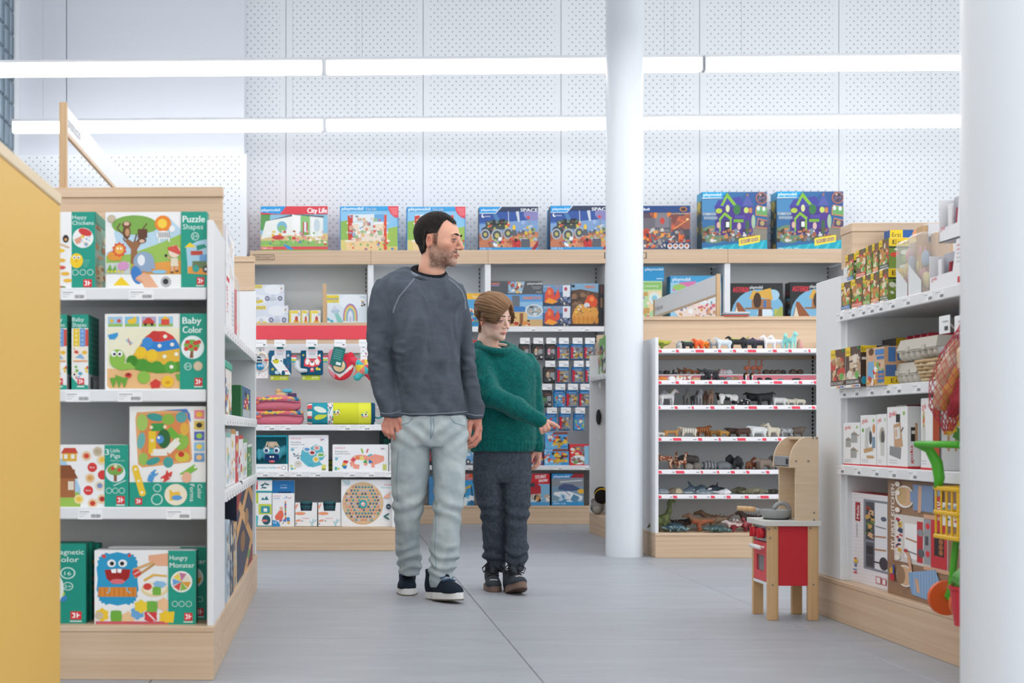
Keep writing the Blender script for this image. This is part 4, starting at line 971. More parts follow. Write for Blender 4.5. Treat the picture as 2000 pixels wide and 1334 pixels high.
def haunted():
    p = Pr(650,70,1245,585,'3a6ea0');p.e(760,200,130,120,'4f8ab8');p.e(1120,170,120,110,'3a5f96');p.r(650,380,1245,500,'5a6a5a');p.e(760,440,120,80,'6f8a6a');p.e(1150,450,120,80,'8a8478')
    p.r(770,200,1030,450,'4c3a86');p.r(1030,200,1115,450,'54408e');p.g([(760,205),(800,140),(1000,110),(1040,190)],'4a4a9c');p.g([(1020,190),(1066,90),(1120,190)],'5a62a6');p.g([(1055,105),(1066,80),(1078,105)],'b07a4a')
    p.g([(820,190),(880,75),(965,180),(940,190),(880,120),(845,190)],'86bc3e');p.g([(800,310),(858,245),(930,300),(905,310),(858,275),(825,312)],'86bc3e');p.r(808,305,822,440,'86bc3e');p.r(905,300,920,440,'86bc3e');p.r(940,310,1030,335,'7ab03a')
    p.e(885,215,18,32,'d8dca0');p.r(868,330,905,380,'e8ecea');p.r(858,320,905,430,'2c3440');p.r(870,332,900,378,'e8ecea');p.e(800,360,16,28,'d9b0a0');p.e(990,370,18,32,'d9b9b0');p.e(1055,230,22,26,'c8d868');p.r(1080,210,1108,255,'c98a5a');p.e(805,235,30,22,'b3c94a');p.e(970,225,34,46,'3f7a4c',10);p.r(950,275,1040,300,'5a52a0');p.e(1120,330,18,60,'a9c0a0');p.r(1050,320,1080,440,'456a4c')
    p.clutter(660,400,1130,500,['8f8a90','d8d4d0','6a5a4a','4a4038','c98a5a','a5604a','7a8a96'],80,34,9);p.r(655,250,780,275,'93a2b4');p.r(665,285,790,310,'93a2b4');p.t('50',690,272,16,'e6ecf0',w=30)
    p.e(1195,125,54,52,'c97a5a');p.e(1195,125,47,45,'5a5468');p.clutter(1165,95,1225,150,['8a7a9a','c9a58a','3a3a50'],12,20,3)
    p.g([(1140,210),(1155,185),(1245,205),(1245,290),(1138,275)],'d08a6a');p.g([(1147,210),(1158,193),(1245,212),(1245,280),(1147,268)],'6fa86a');p.e(1165,215,14,20,'dfe6ee');p.e(1215,220,14,20,'dfe6ee');p.g([(1160,300),(1245,320),(1245,395),(1145,385)],'d08a6a');p.g([(1165,310),(1245,328),(1245,386),(1153,377)],'5a4c6a');p.e(1200,345,20,22,'b8a06a')
    p.g([(650,560),(1245,490),(1245,585),(650,585)],'22a8be');
    for k in range(6): p.g([(700+90*k,585),(760+90*k,545-10*k),(776+90*k,543-10*k),(740+90*k,585)],'48bccc')
    p.g([(988,478),(1180,448),(1176,510),(985,545)],'f0dc4a');p.t('SCOOBY-DOO!',1004,524,34,'7a3a8c',w=160,rot=-9,bold=3)
    p.t('70361  5-12  177 pc',660,580,20,'f0fafa',w=205);p.r(650,70,870,82,'22a0d0');p.g([(650,70),(878,70),(830,118),(650,122)],'27a4d8');p.g([(650,120),(828,118),(830,124),(650,128)],'e8f2f6');brand(p,662,105,26,162);return p
def sidep(seed,c):
    p = Pr(0,0,40,100,c);p.clutter(2,20,38,96,['4a4a40','8a7a3a','3a5a6a','c9a84a'],22,14,seed);p.r(0,0,40,14,'49b0dc');p.e(16,22,14,9,'d6c24a');return p
TOPG = 'boxed play sets on top of the wall shelving'
carton_px('playset_box','boxed modern house play set, leftmost on top of the wall shelving',509,403,640,YT,zfa,.10,'d94a52',city1(),group=TOPG)
carton_px('playset_box','boxed hospital play set left of the man on the wall shelving',664,403,778,YT,zfa,.10,'3f97d4',city2(5),group=TOPG)
carton_px('playset_box','boxed hospital play set partly hidden behind the man\'s head',794.5,404,909,YT,zfa,.10,'3f97d4',city2(9),group=TOPG)
carton_px('playset_box','boxed space rover play set right of the man\'s head',936,404,1051,YT,zfa,.10,'36405a',space(),group=TOPG)
carton_px('playset_box','boxed space rover play set cut off by the round column',1075,402,1190,YT,zfa,.10,'36405a',space(),group=TOPG)
carton_px('playset_box','space play set edge showing behind the rover box by the column',1071,409,1180,YT+.115,zfa,.08,'2f86c0',None,group=TOPG)
carton_px('playset_box','boxed red and grey castle play set right of the round column',1228,402,1348,YT,zfa,.10,'2c3a60',castle(),group=TOPG)
carton_px('playset_box','boxed purple haunted house play set, the left of two',1371,375,1498,YT,zfa,.16,'3a6ea0',haunted(),left=sidep(4,'3a5a66'),group=TOPG)
carton_px('playset_box','boxed purple haunted house play set, the right of two',1517,374,1647,YT,zfa,.16,'3a6ea0',haunted(),left=sidep(6,'3a5a66'),group=TOPG)

# ------------------------------------------------------------------ boxes on the upper wall shelf
YU = YB+.05
def toddler():
    p = Pr(0,0,300,170,'e2e8f2');p.e(200,40,90,40,'f2f5f9');p.e(60,120,80,40,'f0f3f8')
    p.r(0,2,92,30,'f3d63c');p.t('playmobil',6,20,12,'3a86c8',w=78);p.t('1.2.3',45,29,8,'4fa6d8',w=30)
    p.e(55,135,48,16,'e9cf4a');p.e(50,115,18,16,'d4d6e2');p.e(180,118,52,15,'c9cfdc');p.e(195,95,22,16,'d5dae4')
    for x in (140,262): p.e(x,112,22,20,'6e6c96');p.e(x,112,12,11,'b9c2d8');p.e(x,112,5,5,'e8d66a')
    p.e(275,35,20,20,'f4f5f7');p.clutter(262,22,288,48,['d8726a','5a86c0','e0c04a'],6,12,2);p.r(262,60,290,64,'b9bec8');return p
carton_px('toddler_box','pale blue toddler car box, lower one of the stack by the fascia lettering',500,597,563,YU,zk1,.12,'dfe6ef',toddler(),group='toddler play set boxes')
zz = wz(530,597,YU)
carton_px('toddler_box','pale blue toddler car box lying on top of its twin',493,556,555,YU,zz,.12,'dfe6ef',toddler(),group='toddler play set boxes')
for k,(a,b) in enumerate(((565,587),(588,602.5),(605,626))):
    p = Pr(0,0,100,100,'f0eee4');p.r(0,0,16,100,'e8cf3c');p.r(20,4,80,18,'f0d53c');p.e(62,68,26,12,'e9b83e');p.e(64,50,14,16,'c8534a');p.e(86,24,10,10,'b9c6d8')
    carton_px('toddler_box',('left','middle','right')[k]+' of the three small yellow toddler boxes',a,606,b,YU,zk1,.08,'e8cf3c',p,group='toddler play set boxes')
p = Pr(0,0,400,265,'e2ecf2');p.e(250,60,120,60,'eef4f8');p.r(0,6,130,68,'f2d63e');p.t('playmobil',12,44,22,'3a8ccc',w=108,bold=1);p.t('1.2.3',60,64,16,'4fa6d8',w=48)
for k,c in enumerate(('8a7ab8','e08a9a','eec06a','efe07a','9ccf8a','8fc0e0','a89ccf','e2ecf2')): p.e(240,180,70-6.5*k,105-8*k,c,26,0,180,360);p.r(170+6.5*k,178,310-6.5*k,215,c)
p.g([(70,120),(110,135),(200,262),(130,262)],'8fcfc4');p.e(95,135,42,20,'b9cfe0');p.e(90,112,16,18,'d5d9e4');p.e(240,200,12,24,'c9cfe0');p.e(300,240,40,16,'bfe0a0');p.e(240,245,50,16,'f4f6f8')
for x,y in ((25,200),(60,215),(85,248)): p.e(x,y,18,11,'4fb0c8',10,20)
p.e(360,70,28,30,'f4f5f8');p.clutter(340,50,380,92,['d8726a','5a86c0','e0c04a','444'],8,18,2);p.r(335,20,385,26,'b9bec8')
carton_px('toddler_box','white toddler play set box with a pastel rainbow',636,575,716.5,YU,zk1,.12,'f0dc60',p,group='toddler play set boxes')
p = Pr(0,0,100,200,'5aa6d6');p.r(0,0,100,36,'f0b838');p.t('Special',40,26,16,'fbe9c8',w=56);p.e(80,120,40,34,'d8d4a8');p.clutter(10,100,95,180,['e8e2c4','7a8a5a','d94a44','3f86b8'],20,26,3);p.r(0,170,100,200,'2f8ab8')
carton_px('playset_box','yellow and blue play set box behind the boy\'s hair',907,573,946,YU,zk1,.12,'3f8ec4',p)
NG = 'dark action play sets beside the boy'
def hut(bgc='8fb8d8'):
    p = Pr(0,0,270,260,bgc);p.r(0,0,270,60,'5f9ad0');p.r(0,200,270,260,'c9a878');p.r(110,10,150,130,'6a7078');p.r(80,130,190,240,'d8b67a');p.g([(60,140),(110,96),(170,96),(210,140)],'3f7ab8');p.r(95,150,112,240,'8a5a38');p.r(150,150,168,240,'8a5a38');p.e(225,130,46,50,'e6eaec');p.e(225,130,40,44,'9aa6ae');p.clutter(190,100,258,165,['c9b08a','5a626a','d8dce0'],10,22,3);p.clutter(20,180,200,250,['b83a3a','3f6fae','e8d8b0','4a4038','d88a4a'],34,22,5);p.t('NARUTO',168,40,24,'e08a5a',w=92,bold=2);return p
carton_px('playset_box','blue and tan noodle-shop play set box behind the boy\'s head',959,575,1060,YU,zk1,.13,'35383d',hut(),group=NG)
z2 = wz(1010,575,YU)
p = Pr(325,700,750,808,'56595d');p.t('NARUTO',332,728,16,'e0806a',w=68,bold=1.5);p.r(335,732,395,740,'9a8ab8');p.g([(470,704),(605,704),(580,796),(470,796)],'9cb8cc');p.clutter(475,710,590,794,['5a86b8','d8b67a','f0e6cc','8a5a3a','b8564a'],26,26,3);p.t('playmobil',625,728,17,'e6e8ea',w=118,bold=1);p.r(660,745,740,752,'8f9398');p.r(670,758,730,764,'8f9398');p.t('70668',695,795,10,'c9cccf',w=45)
carton_px('playset_box','long dark grey box lying across the noodle-shop box',958,549,1060,YU,z2,.13,'4a4d51',p,group=NG)
def fox():
    p = Pr(752,732,985,900,'4a5f8a');p.r(752,732,985,790,'6f93b8');p.g([(752,868),(820,870),(900,850),(985,880),(985,900),(752,900)],'3c4458');p.g([(765,870),(770,800),(800,745),(840,770),(845,830),(880,760),(895,830),(870,850),(820,872)],'d9543a');p.g([(765,872),(800,835),(880,865),(830,885)],'ee9a3a');p.e(805,790,16,22,'e87a4a');p.r(918,735,978,830,'dcdfe3');p.e(942,765,14,16,'b8566a');p.clutter(900,830,980,892,['2c3448','8a93a6','c9c2b4'],16,20,4);p.t('NARUTO',852,752,13,'e08a5a',w=58);p.t('playmobil',762,750,10,'e6e8ea',w=52);p.r(752,892,985,900,'2c3448');return p
carton_px('playset_box','orange fox spirit play set box, lower of the pair',1060.5,597.5,1115,YU,zk1,.13,'3a4050',fox(),group=NG)
carton_px('playset_box','orange fox spirit play set box, upper of the pair',1060.5,556.5,1115,YU,wz(1088,597.3,YU),.13,'3a4050',fox(),group=NG)
p = Pr(985,725,1205,1075,'6a5244');p.r(985,725,1205,800,'7fa6c4');p.g([(985,780),(1060,770),(1205,800),(1205,900),(985,900)],'5a4438');p.clutter(990,790,1200,900,['7a5c48','4a382e','8a6a50'],22,50,5);p.g([(1010,930),(1060,890),(1190,920),(1205,960),(1190,1010),(1150,1050),(1000,1050),(990,990)],'d99a48')
for k in range(6): p.e(1010+36*k,1020,16,34,'c98638',10)
p.g([(1090,880),(1120,820),(1160,815),(1195,860),(1190,910),(1130,920)],'d9542c');p.e(1110,900,24,20,'cfd3d8');p.e(1150,850,18,20,'f08a4a');p.clutter(1010,900,1140,980,['4a5568','e8c84a','d8d4cc','7a5a48'],20,18,8);p.t('NARUTO',1095,762,22,'e0805a',w=80,bold=2);p.r(985,1050,1205,1075,'3c3430');p.e(1000,745,14,12,'2c2f34')
carton_px('playset_box','tall brown box with an orange armoured figure, nearest the column',1116,554,1169,YU,zk1,.10,'2f3238',p,right=None,group=NG,left=None)
carton_px('playset_box','black box spine standing beside the tall brown box',1169.8,556,1180,YU+.01,zk1,.10,'2c2e33',(lambda q: (q.t('NARUTO',40,12,30,'c9604a',w=60,rot=90),q.r(30,110,70,190,'8a6a48'),q)[-1])(Pr(0,0,100,350,'2c2e33')),group=NG)
# right of the column
p = Pr(120,750,310,875,'2f9ad2');p.t('playmobil',172,782,22,'f2f8fb',w=130,bold=1);p.e(130,830,16,30,'f0d8a0');p.r(255,850,300,858,'bfe0f0')
q = Pr(120,875,295,1205,'b8d8a0');q.r(120,885,290,935,'8cbf6a');q.t('Country',150,918,20,'e6f0dc',w=120);q.r(195,945,290,1170,'eed2a4');q.clutter(120,930,195,1160,['d8707a','7ab06a','5a86b8','f0e6cc','c9a05a'],36,32,5);q.e(240,1000,42,46,'d8e6e0');q.e(240,1000,20,22,'8fc6d8');q.e(235,1130,34,44,'a8cfa0');q.r(120,1170,295,1205,'3f9ed2');q.t('playmobil',168,1198,18,'f2f8fb',w=120)
carton_px('playset_box','green country play set box just right of the round column',1246,549,1293,YU,zk1,.13,'8fc07a',q)
carton_px('playset_box','bright blue box lying on the country play set',1246,521,1297,YU,wz(1270,549,YU),.13,'2f9ad2',p)
p = Pr(370,830,835,1205,'9cc8e0');p.r(370,830,835,880,'4aa6d8');p.t('playmobil',388,868,26,'f2f8fb',w=162,bold=1.5);p.g([(385,930),(460,880),(600,870),(600,930),(480,900),(400,945)],'d878a8');p.e(450,915,60,24,'9cc46a');p.g([(400,1090),(560,990),(800,970),(820,1165),(480,1165)],'ecd8cc');p.r(640,940,830,1040,'dfe6ea');p.clutter(400,1000,815,1160,['d8707a','f2f2ee','6a9a5a','5a86b8','d9a05a','b86a9a','c99a7a'],80,32,7);p.r(370,1165,835,1205,'3f9ed2');p.r(415,1172,550,1203,'d8e2ea')
carton_px('playset_box','pink and blue family play set box behind the slanting sign',1309.5,538.5,1409,YU,zk1,.13,'3f9ed2',p)
def tree():
    p = Pr(920,895,1390,1205,'2c2f2e');p.e(1170,1130,245,190,'7fb8d8',30);p.g([(930,1145),(1390,1130),(1390,1205),(930,1205)],'8ab04a');p.e(1300,980,60,40,'a9cfe2');p.e(1230,1110,70,40,'dcebf2')
    p.r(1110,1010,1285,1078,'b07a4c');p.g([(1085,1010),(1120,945),(1160,955),(1280,930),(1300,1015),(1200,1000),(1165,975),(1120,1010)],'dfae4e');p.e(1160,1020,36,58,'4a3428');p.r(1050,1070,1295,1082,'9a6a40');p.g([(1170,1082),(1205,1082),(1205,1205),(1160,1205)],'6a4430');p.r(1215,1020,1240,1070,'4a78b0');p.l([(1205,1160),(1255,1160)],5,'6a4430')
    p.g([(945,1145),(975,1030),(1000,1035),(1100,1140),(1000,1145)],'9a5a38');p.g([(950,1145),(972,1060),(1000,1145)],'e6dcc6');p.r(1310,1080,1390,1150,'b8c064');p.g([(1300,1140),(1370,1060),(1390,1070),(1390,1150)],'a8b058');p.e(1230,1165,40,14,'d89a58')
    p.t('ASTERIX',938,960,38,'d83a4a',w=146,bold=4);p.t('playmobil',1092,935,22,'e6e8ea',w=115,bold=1);return p
p2 = Pr(0,0,60,310,'2c2f2e');p2.t('ASTERIX',6,85,18,'d83a4a',w=50);p2.clutter(6,110,54,280,['c9a84a','6fa0c0','8a5a3a','4a4a48'],16,26,4)
carton_px('playset_box','black play set box with a thatched tree house, the left of two',1427,553,1529,YU,zk1,.13,'2a2d2c',tree(),group='tree house play sets')
carton_px('playset_box','black play set box with a thatched tree house, cut off on the right',1543,551,1648,YU,zk1,.13,'2a2d2c',tree(),left=p2,group='tree house play sets')
# magazines on the animal stand
for k,c in enumerate(('c9504a','5a7a80','b9bec4','d8dadd')): o = MB().rbox(.004*k,.15+.004*k,.002*k,.1,.007*k,.007*k+.0065,.001,c).build('catalogue',PRINT);o.location = (wx(1412,hy1-.02),hy1-.06,wz(1400,619,hy1)+.001);tag(o,('lowest','second','third','topmost')[k]+' of the catalogues stacked on the animal stand','catalogue','stacked catalogues')

# ------------------------------------------------------------------ blister packs on hooks behind the boy
def pack_print(kind,seed):
    if kind == 'k':
        p = Pr(0,0,60,90,'36383b');p.r(4,4,56,14,'4a4d50');p.t('NARUTO',22,24,8,'d0745a',w=32);p.e(22,48,10,20,('c98a9a','5a8a5a','b9a08a')[seed % 3]);p.e(22,34,7,8,('e0a0b0','4a4038','d8b08a')[seed % 3]);p.r(34,30,56,60,'9a9da0');p.clutter(6,56,56,86,['6a6d70','c9c6c0','4a4d50'],12,12,seed)
    elif kind == 'r':
        p = Pr(0,0,60,90,'8a8f96');p.r(0,0,60,18,'2f86c8');p.t('playmobil',12,13,7,'e8f2f8',w=40);p.g([(0,14),(16,20),(12,88),(0,88)],'c8283a');p.clutter(16,22,58,86,['4a5a6a','b9a08a','d8d4cc','5a8ab0','7a4a3a','c9a84a'],30,15,seed)
    else:
        p = Pr(0,0,60,90,'4a94cc');p.r(0,0,60,18,'2a7cc0');p.t('playmobil',10,13,7,'e8f2f8',w=40);p.clutter(6,24,56,86,['8fc06a','d8a04a','e8e2d0','2f5f8a','c94a44'],24,16,seed)
    return p
YK = YB+.07
rows = [('top',672,703,660,((1013,1034,'k'),(1037,1062,'k'),(1063.5,1085.5,'k'),(1086.5,1112,'r'),(1113,1138.5,'r'),(1140,1160,'r'))),
        ('second',717,749,705,((1022,1052,'k'),(1060,1085.5,'k'),(1086.5,1111.5,'r'),(1116,1140,'r'),(1142,1162,'r'))),
        ('third',762.5,796,750,((1028,1052,'k'),(1054,1079,'k'),(1080.5,1104,'b'),(1105,1128.5,'r'),(1130,1152,'r'))),
        ('lowest',807.5,841,796,((1036,1060,'b'),(1064,1088,'b'),(1091,1115,'r'),(1119.5,1142,'b')))]
n = 0
for rn,y0,y1,yt,items in rows:
    for i,(a,b,kd) in enumerate(items):
        n += 1;A = at(a,y1,YK);B = at(b,y0,YK);W_,H_ = B.x-A.x,B.z-A.z
        od = ('leftmost','second','third','fourth','fifth','sixth')[i]
        o = thing('blister_pack','%s figure pack, %s in the %s hook row behind the boy' % ({'k': 'black','r': 'blue and red','b': 'blue'}[kd],od,rn),'toy pack',(A.x,YK,A.z),group='hanging figure packs')
        c = {'k': '2e3032','r': '3a78a8','b': '2f86c8'}[kd]
        s = SDF((-.01,-.03,-.01),(W_+.01,.05,H_+.02),.0065);s.box((W_/2,.012,H_*.45),(W_/2-.002,.022,H_*.45),.012,0);s.box((W_/2,.012,H_*.93),(W_/2-.004,.005,H_*.09),.003,.02)
        V,Q = s.mesh();part(o,'bag',mesh_np('bag',V,Q,lin(c)),PAINT)
        pack_print(kd,n).build('printed_front',o,W_*.88,H_*.9,Matrix.Translation((W_*.06,-.012,.01)))
        MB().rbox(W_*.06,W_*.94,.01,.014,H_*.86,H_+.008,.001,c).build('header_card',PRINT,o)
        xm = A.x+W_/2;zt_ = wz(a,yt+6,YB+.02)
        bay = bays[2]
        h = wpart(bay,'display_hook',MB().tube([(xm,YW-.06,zt_-.01),(xm,YB+.03,zt_-.01),(xm,YB+.02,zt_)],.003,5),METAL)
        cw = .04
        wpart(h,'price_card',MB().rbox(xm-cw,xm+cw,YB+.014,YB+.018,zt_-.024,zt_+.026,.001,'f1f2f3').box(xm-cw*.8,xm+cw*.3,YB+.0135,YB+.014,zt_+.005,zt_+.009,'b5bac0').box(xm,xm+cw*.8,YB+.0135,YB+.014,zt_-.012,zt_-.004,'9aa0a6'),PRINT)
# boxes on the lower shelf and base behind the boy and the man
def tractor(seed):
    p = Pr(0,0,140,98,'5aa6dc');p.r(0,60,140,98,'6fb4e0');p.g([(55,0),(140,0),(140,14),(40,14)],'8a4a44');p.t('playmobil',4,12,9,'eef6fa',w=42);p.clutter(50,25,135,70,['e07a34','d94f2c','3c3c40','e8c04a'],34,20,seed);p.clutter(55,65,110,90,['e0b83a','c9962c'],14,18,seed+1);p.clutter(5,20,45,80,['d9543a','bfe0f2','e8e4da'],12,18,seed+2);p.r(95,78,135,92,'3f8fd0');return p
carton_px('vehicle_box','blue tractor toy box, lower of the two under the pointing hand',1063,877,1111,YU,zk2,.11,'4a94cc',tractor(3),group='vehicle boxes')
carton_px('vehicle_box','blue tractor toy box, upper of the two under the pointing hand',1065,844,1109,YU,wz(1088,876.7,YU),.11,'4a94cc',tractor(8),group='vehicle boxes')
p = Pr(0,0,70,130,'d93f44');p.clutter(8,20,60,70,['3c3c40','7a8088','f0e6dc','e8b04a'],18,20,4);p.e(32,95,28,28,'e8ecee');p.clutter(14,80,52,112,['9a5a4a','6fa05a','8a9098'],12,16,5);p.r(54,10,70,125,'8fc0dc')
carton_px('vehicle_box','red and blue track box beside the tractor boxes',1112.5,867.5,1150,YU,zk2,.11,'c9343c',p,group='vehicle boxes')
p = Pr(0,0,70,130,'7a3048');p.clutter(4,4,66,126,['2f6fae','d9533a','3c3440','c9a05a','4a8ab8'],40,22,2)
carton_px('vehicle_box','dark patterned box left of the tractor boxes',1030,868,1061,YU,zk2,.11,'4a3a48',p,group='vehicle boxes')
p = Pr(80,925,222,1110,'c9d2d8');p.r(80,925,222,985,'d0313a');p.t('STUNT',138,955,20,'f6f2f0',w=64,rot=-4,bold=2);p.t('SHOW',158,975,16,'f6f2f0',w=52,rot=-4,bold=2);p.r(160,985,222,1090,'7fb0d0');p.g([(80,990),(140,970),(170,1000),(172,1040),(80,1050)],'b0303a');p.g([(95,990),(125,975),(140,1000),(100,1005)],'3a3f48');p.e(95,1075,18,22,'2e2c2e');p.e(152,1068,22,26,'2e2c2e');p.e(152,1068,11,13,'d8963a');p.clutter(100,1050,222,1092,['c9a884','e6e0d8','8a7a6a'],18,20,4);p.r(80,1090,222,1110,'4a9ad0')
carton_px('vehicle_box','red monster truck stunt box at the bottom right of the boy',1026,925,1073.5,YU,.151,.13,'7fb0d0',p,group='vehicle boxes')
p = Pr(235,925,410,1115,'7a99ae');p.r(235,925,410,950,'9c2f38');p.g([(235,925),(355,925),(330,955),(235,955)],'2f8ccc');p.t('playmobil',246,948,14,'f0f6fa',w=84,bold=1);p.r(235,955,410,1000,'8a8f96');p.g([(250,1035),(330,1030),(405,1060),(400,1085),(300,1075),(245,1050)],'e6e9ec');p.l([(280,975),(400,965)],7,'cdd3d8');p.g([(275,1000),(300,985),(350,990),(400,1020),(340,1030),(270,1020)],'4a5a80');p.e(395,1030,18,14,'e8b23a');p.l([(290,1010),(340,1060)],4,'2f5f9a');p.clutter(250,1060,405,1100,['b9d4e4','e8f0f4','5a8aac'],16,34,3);p.r(235,1092,410,1115,'3a92cc');p.t('70779  4-10',244,1108,10,'eaf4fa',w=66)
carton_px('vehicle_box','seaplane toy box on the base board by the white panel',1077.5,925,1140,YU,.151,.13,'2f3238',p,group='vehicle boxes')
p = Pr(0,0,90,130,'3f9ad0');p.r(0,0,90,26,'e0582c');p.t('CITY',20,14,11,'7fc0e0',w=44,bold=1);p.t('ACTION',28,24,9,'7fc0e0',w=54);p.l([(30,100),(45,60),(75,50)],9,'d8b23a');p.l([(75,50),(80,90)],6,'2c2f34');p.g([(10,90),(40,84),(44,118),(8,118)],'c9343c');p.clutter(10,90,85,126,['7fc0e4','2f6f9c','e8eef2'],14,26,2)
carton_px('vehicle_box','blue and orange crane box seen between man and boy',893,925,926,YU,.151,.13,'3a8fc8',p,group='vehicle boxes')
carton_px('vehicle_box','blue boxed set standing behind the man\'s legs',838,930,880,YU,.151,.13,'3f86c0',Pr(0,0,10,10,'4a8ac0').e(5,5,3,3,'d8d0c0'),group='vehicle boxes')
p = Pr(0,0,100,130,'c9cdc8');p.r(0,0,100,50,'9fb0a0');p.g([(0,90),(20,50),(80,45),(100,70),(100,108),(0,108)],'6fa8d6');p.g([(25,55),(75,52),(80,70),(22,74)],'c9dbe6');p.e(65,106,14,16,'2c2e32');p.e(65,106,7,8,'d8dadc');p.r(0,116,100,130,'5a5f66')
carton_px('vehicle_box','vintage blue car box on the shelf between man and boy',893,868,926,YU,zk2,.11,'b9beba',p,group='vehicle boxes')
carton_px('vehicle_box','red boxed set glimpsed between the man\'s thighs',835,880,870,YU,zk2,.11,'b8343f',Pr(0,0,10,10,'b8343f').r(0,7,10,10,'2c2c34'),group='vehicle boxes')
carton_px('card_box','red and white boxed game behind the boy\'s shoulder',922,664,949,YU+.04,wz(930,720,YU+.04),.09,'e8e6e6',Pr(0,0,40,60,'f0eeee').r(0,0,40,14,'d8434c').clutter(4,20,36,56,['d8434c','c9c9cf'],8,12,3))
zbx = wz(930,720,YU+.04)
wpart(bays[1],'shelf',MB().rbox(BXS[1]+.03,BXS[2]-.03,YB+.03,YW-.06,zbx-.025,zbx-.001,.002),WHITE)
# ------------------------------------------------------------------ banner unit: hanging baby toys
hz = zt[3]-.012
def hang(name,label,px,cat='baby toy'):
    x = wx(px,hy-.16)
    h = wpart(GG,'display_hook',MB().tube([(x,hy,hz-.01),(x,hy-.17,hz-.01),(x,hy-.185,hz+.004)],.003,5),METAL)
    wpart(h,'price_card',MB().rbox(x-.038,x+.038,hy-.192,hy-.188,hz-.022,hz+.026,.001,'f1f2f4').box(x-.03,x+.02,hy-.1925,hy-.192,hz+.003,hz+.006,'b9bec6').box(x+.015,x+.03,hy-.1925,hy-.192,hz-.012,hz-.004,'70767e'),PRINT)
    return thing(name,label,cat,(x,hy-.15,hz-.012),group='hanging baby toys')
def sheet(o,name,pr,W_,H_,x0,z0,y,m=None):
    return pr.build(name,o,W_,H_,Matrix.Translation((x0,y,z0)),m)
# 1 ring rattle on a card
o = hang('ring_rattle','white ring rattle with a blue bee on its card',510)
MB().rbox(-.04,.045,0,.004,-.215,0,.001,'f0f0f2').build('card',PRINT,o)
p = Pr(0,0,85,215);p.r(5,12,60,18,'c9d2da');p.clutter(5,22,80,40,['d8727a','5a8ab8','b8c24a'],6,9,2);p.clutter(5,180,80,205,['7ab05a','d8a84a','9ab'],6,9,3);sheet(o,'printed_card',p,.085,.215,-.04,-.215,0)
MB().tube([(.003+.042*cos(2*pi*k/24),-.012,-.105+.058*sin(2*pi*k/24)) for k in range(24)],.006,8,closed=True).build('ring',mat('cream_plastic','efe6d4',.4),o,True)
s = SDF((-.06,-.06,-.2),(.06,.02,-.03),.005);s.ell((-.015,-.018,-.1),(.022,.014,.03));s.ell((-.006,-.02,-.14),(.026,.016,.022));s.ell((-.03,-.02,-.075),(.01,.008,.02))
V,Q = s.mesh();c = np.where((V[:,2:3] < -.118),np.array(lin('3a9ad0')),np.array(lin('2c4a5c')));c = np.where((np.abs((V[:,2:3]+.09) % .02) < .007) & (V[:,2:3] > -.115),np.array(lin('e9e9e4')),c);part(o,'bee',mesh_np('bee',V,Q,c),CLOTH)
for dx in (-.012,.006): MB().ball((dx,-.036,-.135),(.007,.005,.007),10,'f6f6f6').ball((dx,-.041,-.135),(.003,.003,.003),8,'1c1c20').build('eye',PAINT,o,True)
MB().rbox(.02,.05,-.02,-.008,-.1,-.09,.003,'e2504e').build('fabric_tab',CLOTH,o)
def soft_book(o,bgc,pr,W_=.15,H_=.165):
    s = SDF((-W_/2-.02,-.02,-H_-.06),(W_/2+.02,.03,.0),.006)
    s.box((0,.004,-.03-H_/2),(W_/2,.012,H_/2),.01,0);V,Q = s.mesh();part(o,'cloth_page',mesh_np('cloth_page',V,Q,lin(bgc)),CLOTH)
    MB().rbox(-W_/2+.01,W_/2-.02,.004,.012,-H_-.062,-.06-H_*.6,.004,'b9c83a').build('back_card',PRINT,o)
    p = Pr(0,0,100,30,'b9c83a');p.e(10,18,5,5,'f2f4e6');p.r(55,14,90,17,'eef0da');p.e(60,22,5,4,'d8e07a');p.e(80,22,5,4,'d8e07a');sheet(o,'card_print',p,W_-.03,.04,-W_/2+.01,-H_-.062,.004)
    MB().rbox(-.022,.022,-.012,-.006,-.035,.004,.003,'2a7a86').build('hang_strap',CLOTH,o)
    q = Pr(0,0,75,55,'dedde2');q.t('miniland',12,14,9,'d8707a',w=52);q.r(12,22,62,25,'7f93a0');q.r(18,30,58,33,'7f93a0');sheet(o,'paper_band',q,.075,.062,-.037,-.085,-.0125)
    for k,c in enumerate(('e2506a','f0f0ee','d8d83c','49b4b8')): MB().rbox(W_/2-.005,W_/2+.035-.003*k,-.003,.002,-.075-.012*k,-.065-.012*k,.001,c).build('ribbon_tag',CLOTH,o)
    sheet(o,'picture',pr,W_*.96,H_*.96,-W_*.48,-.03-H_*.98,-.0085,CLOTH)
p = Pr(212,985,425,1212,'2a6284')
rnd = random.Random(3)
for k in range(110): p.e(rnd.uniform(214,423),rnd.uniform(988,1210),1.8,1.8,'b9d4de',5)
p.g([(232,1090),(240,1040),(270,1020),(320,1020),(350,1050),(345,1100),(400,1170),(425,1212),(330,1212),(260,1130)],'edf0f0');p.e(280,1085,30,22,'d0cc3c');p.e(282,1068,9,6,'22303c');p.e(250,1080,5,5,'22303c');p.e(330,1082,7,7,'22303c');p.e(350,1198,18,28,'1f5a7a');p.e(290,1190,24,18,'bcd8dc')
for k in range(8): p.e(360+rnd.uniform(0,45),1150+rnd.uniform(-15,35),3,7,'d84a5c',8,30)
for k in range(4): p.l([(230,1160),(262,1160)] if k == 0 else [(246+16*cos(k*.8),1160+16*sin(k*.8)),(246-16*cos(k*.8),1160-16*sin(k*.8))],4,'d8d84a')
for k in range(4): p.l([(397+15*cos(k*.8),1030+15*sin(k*.8)),(397-15*cos(k*.8),1030-15*sin(k*.8))],3,'e6eef2')
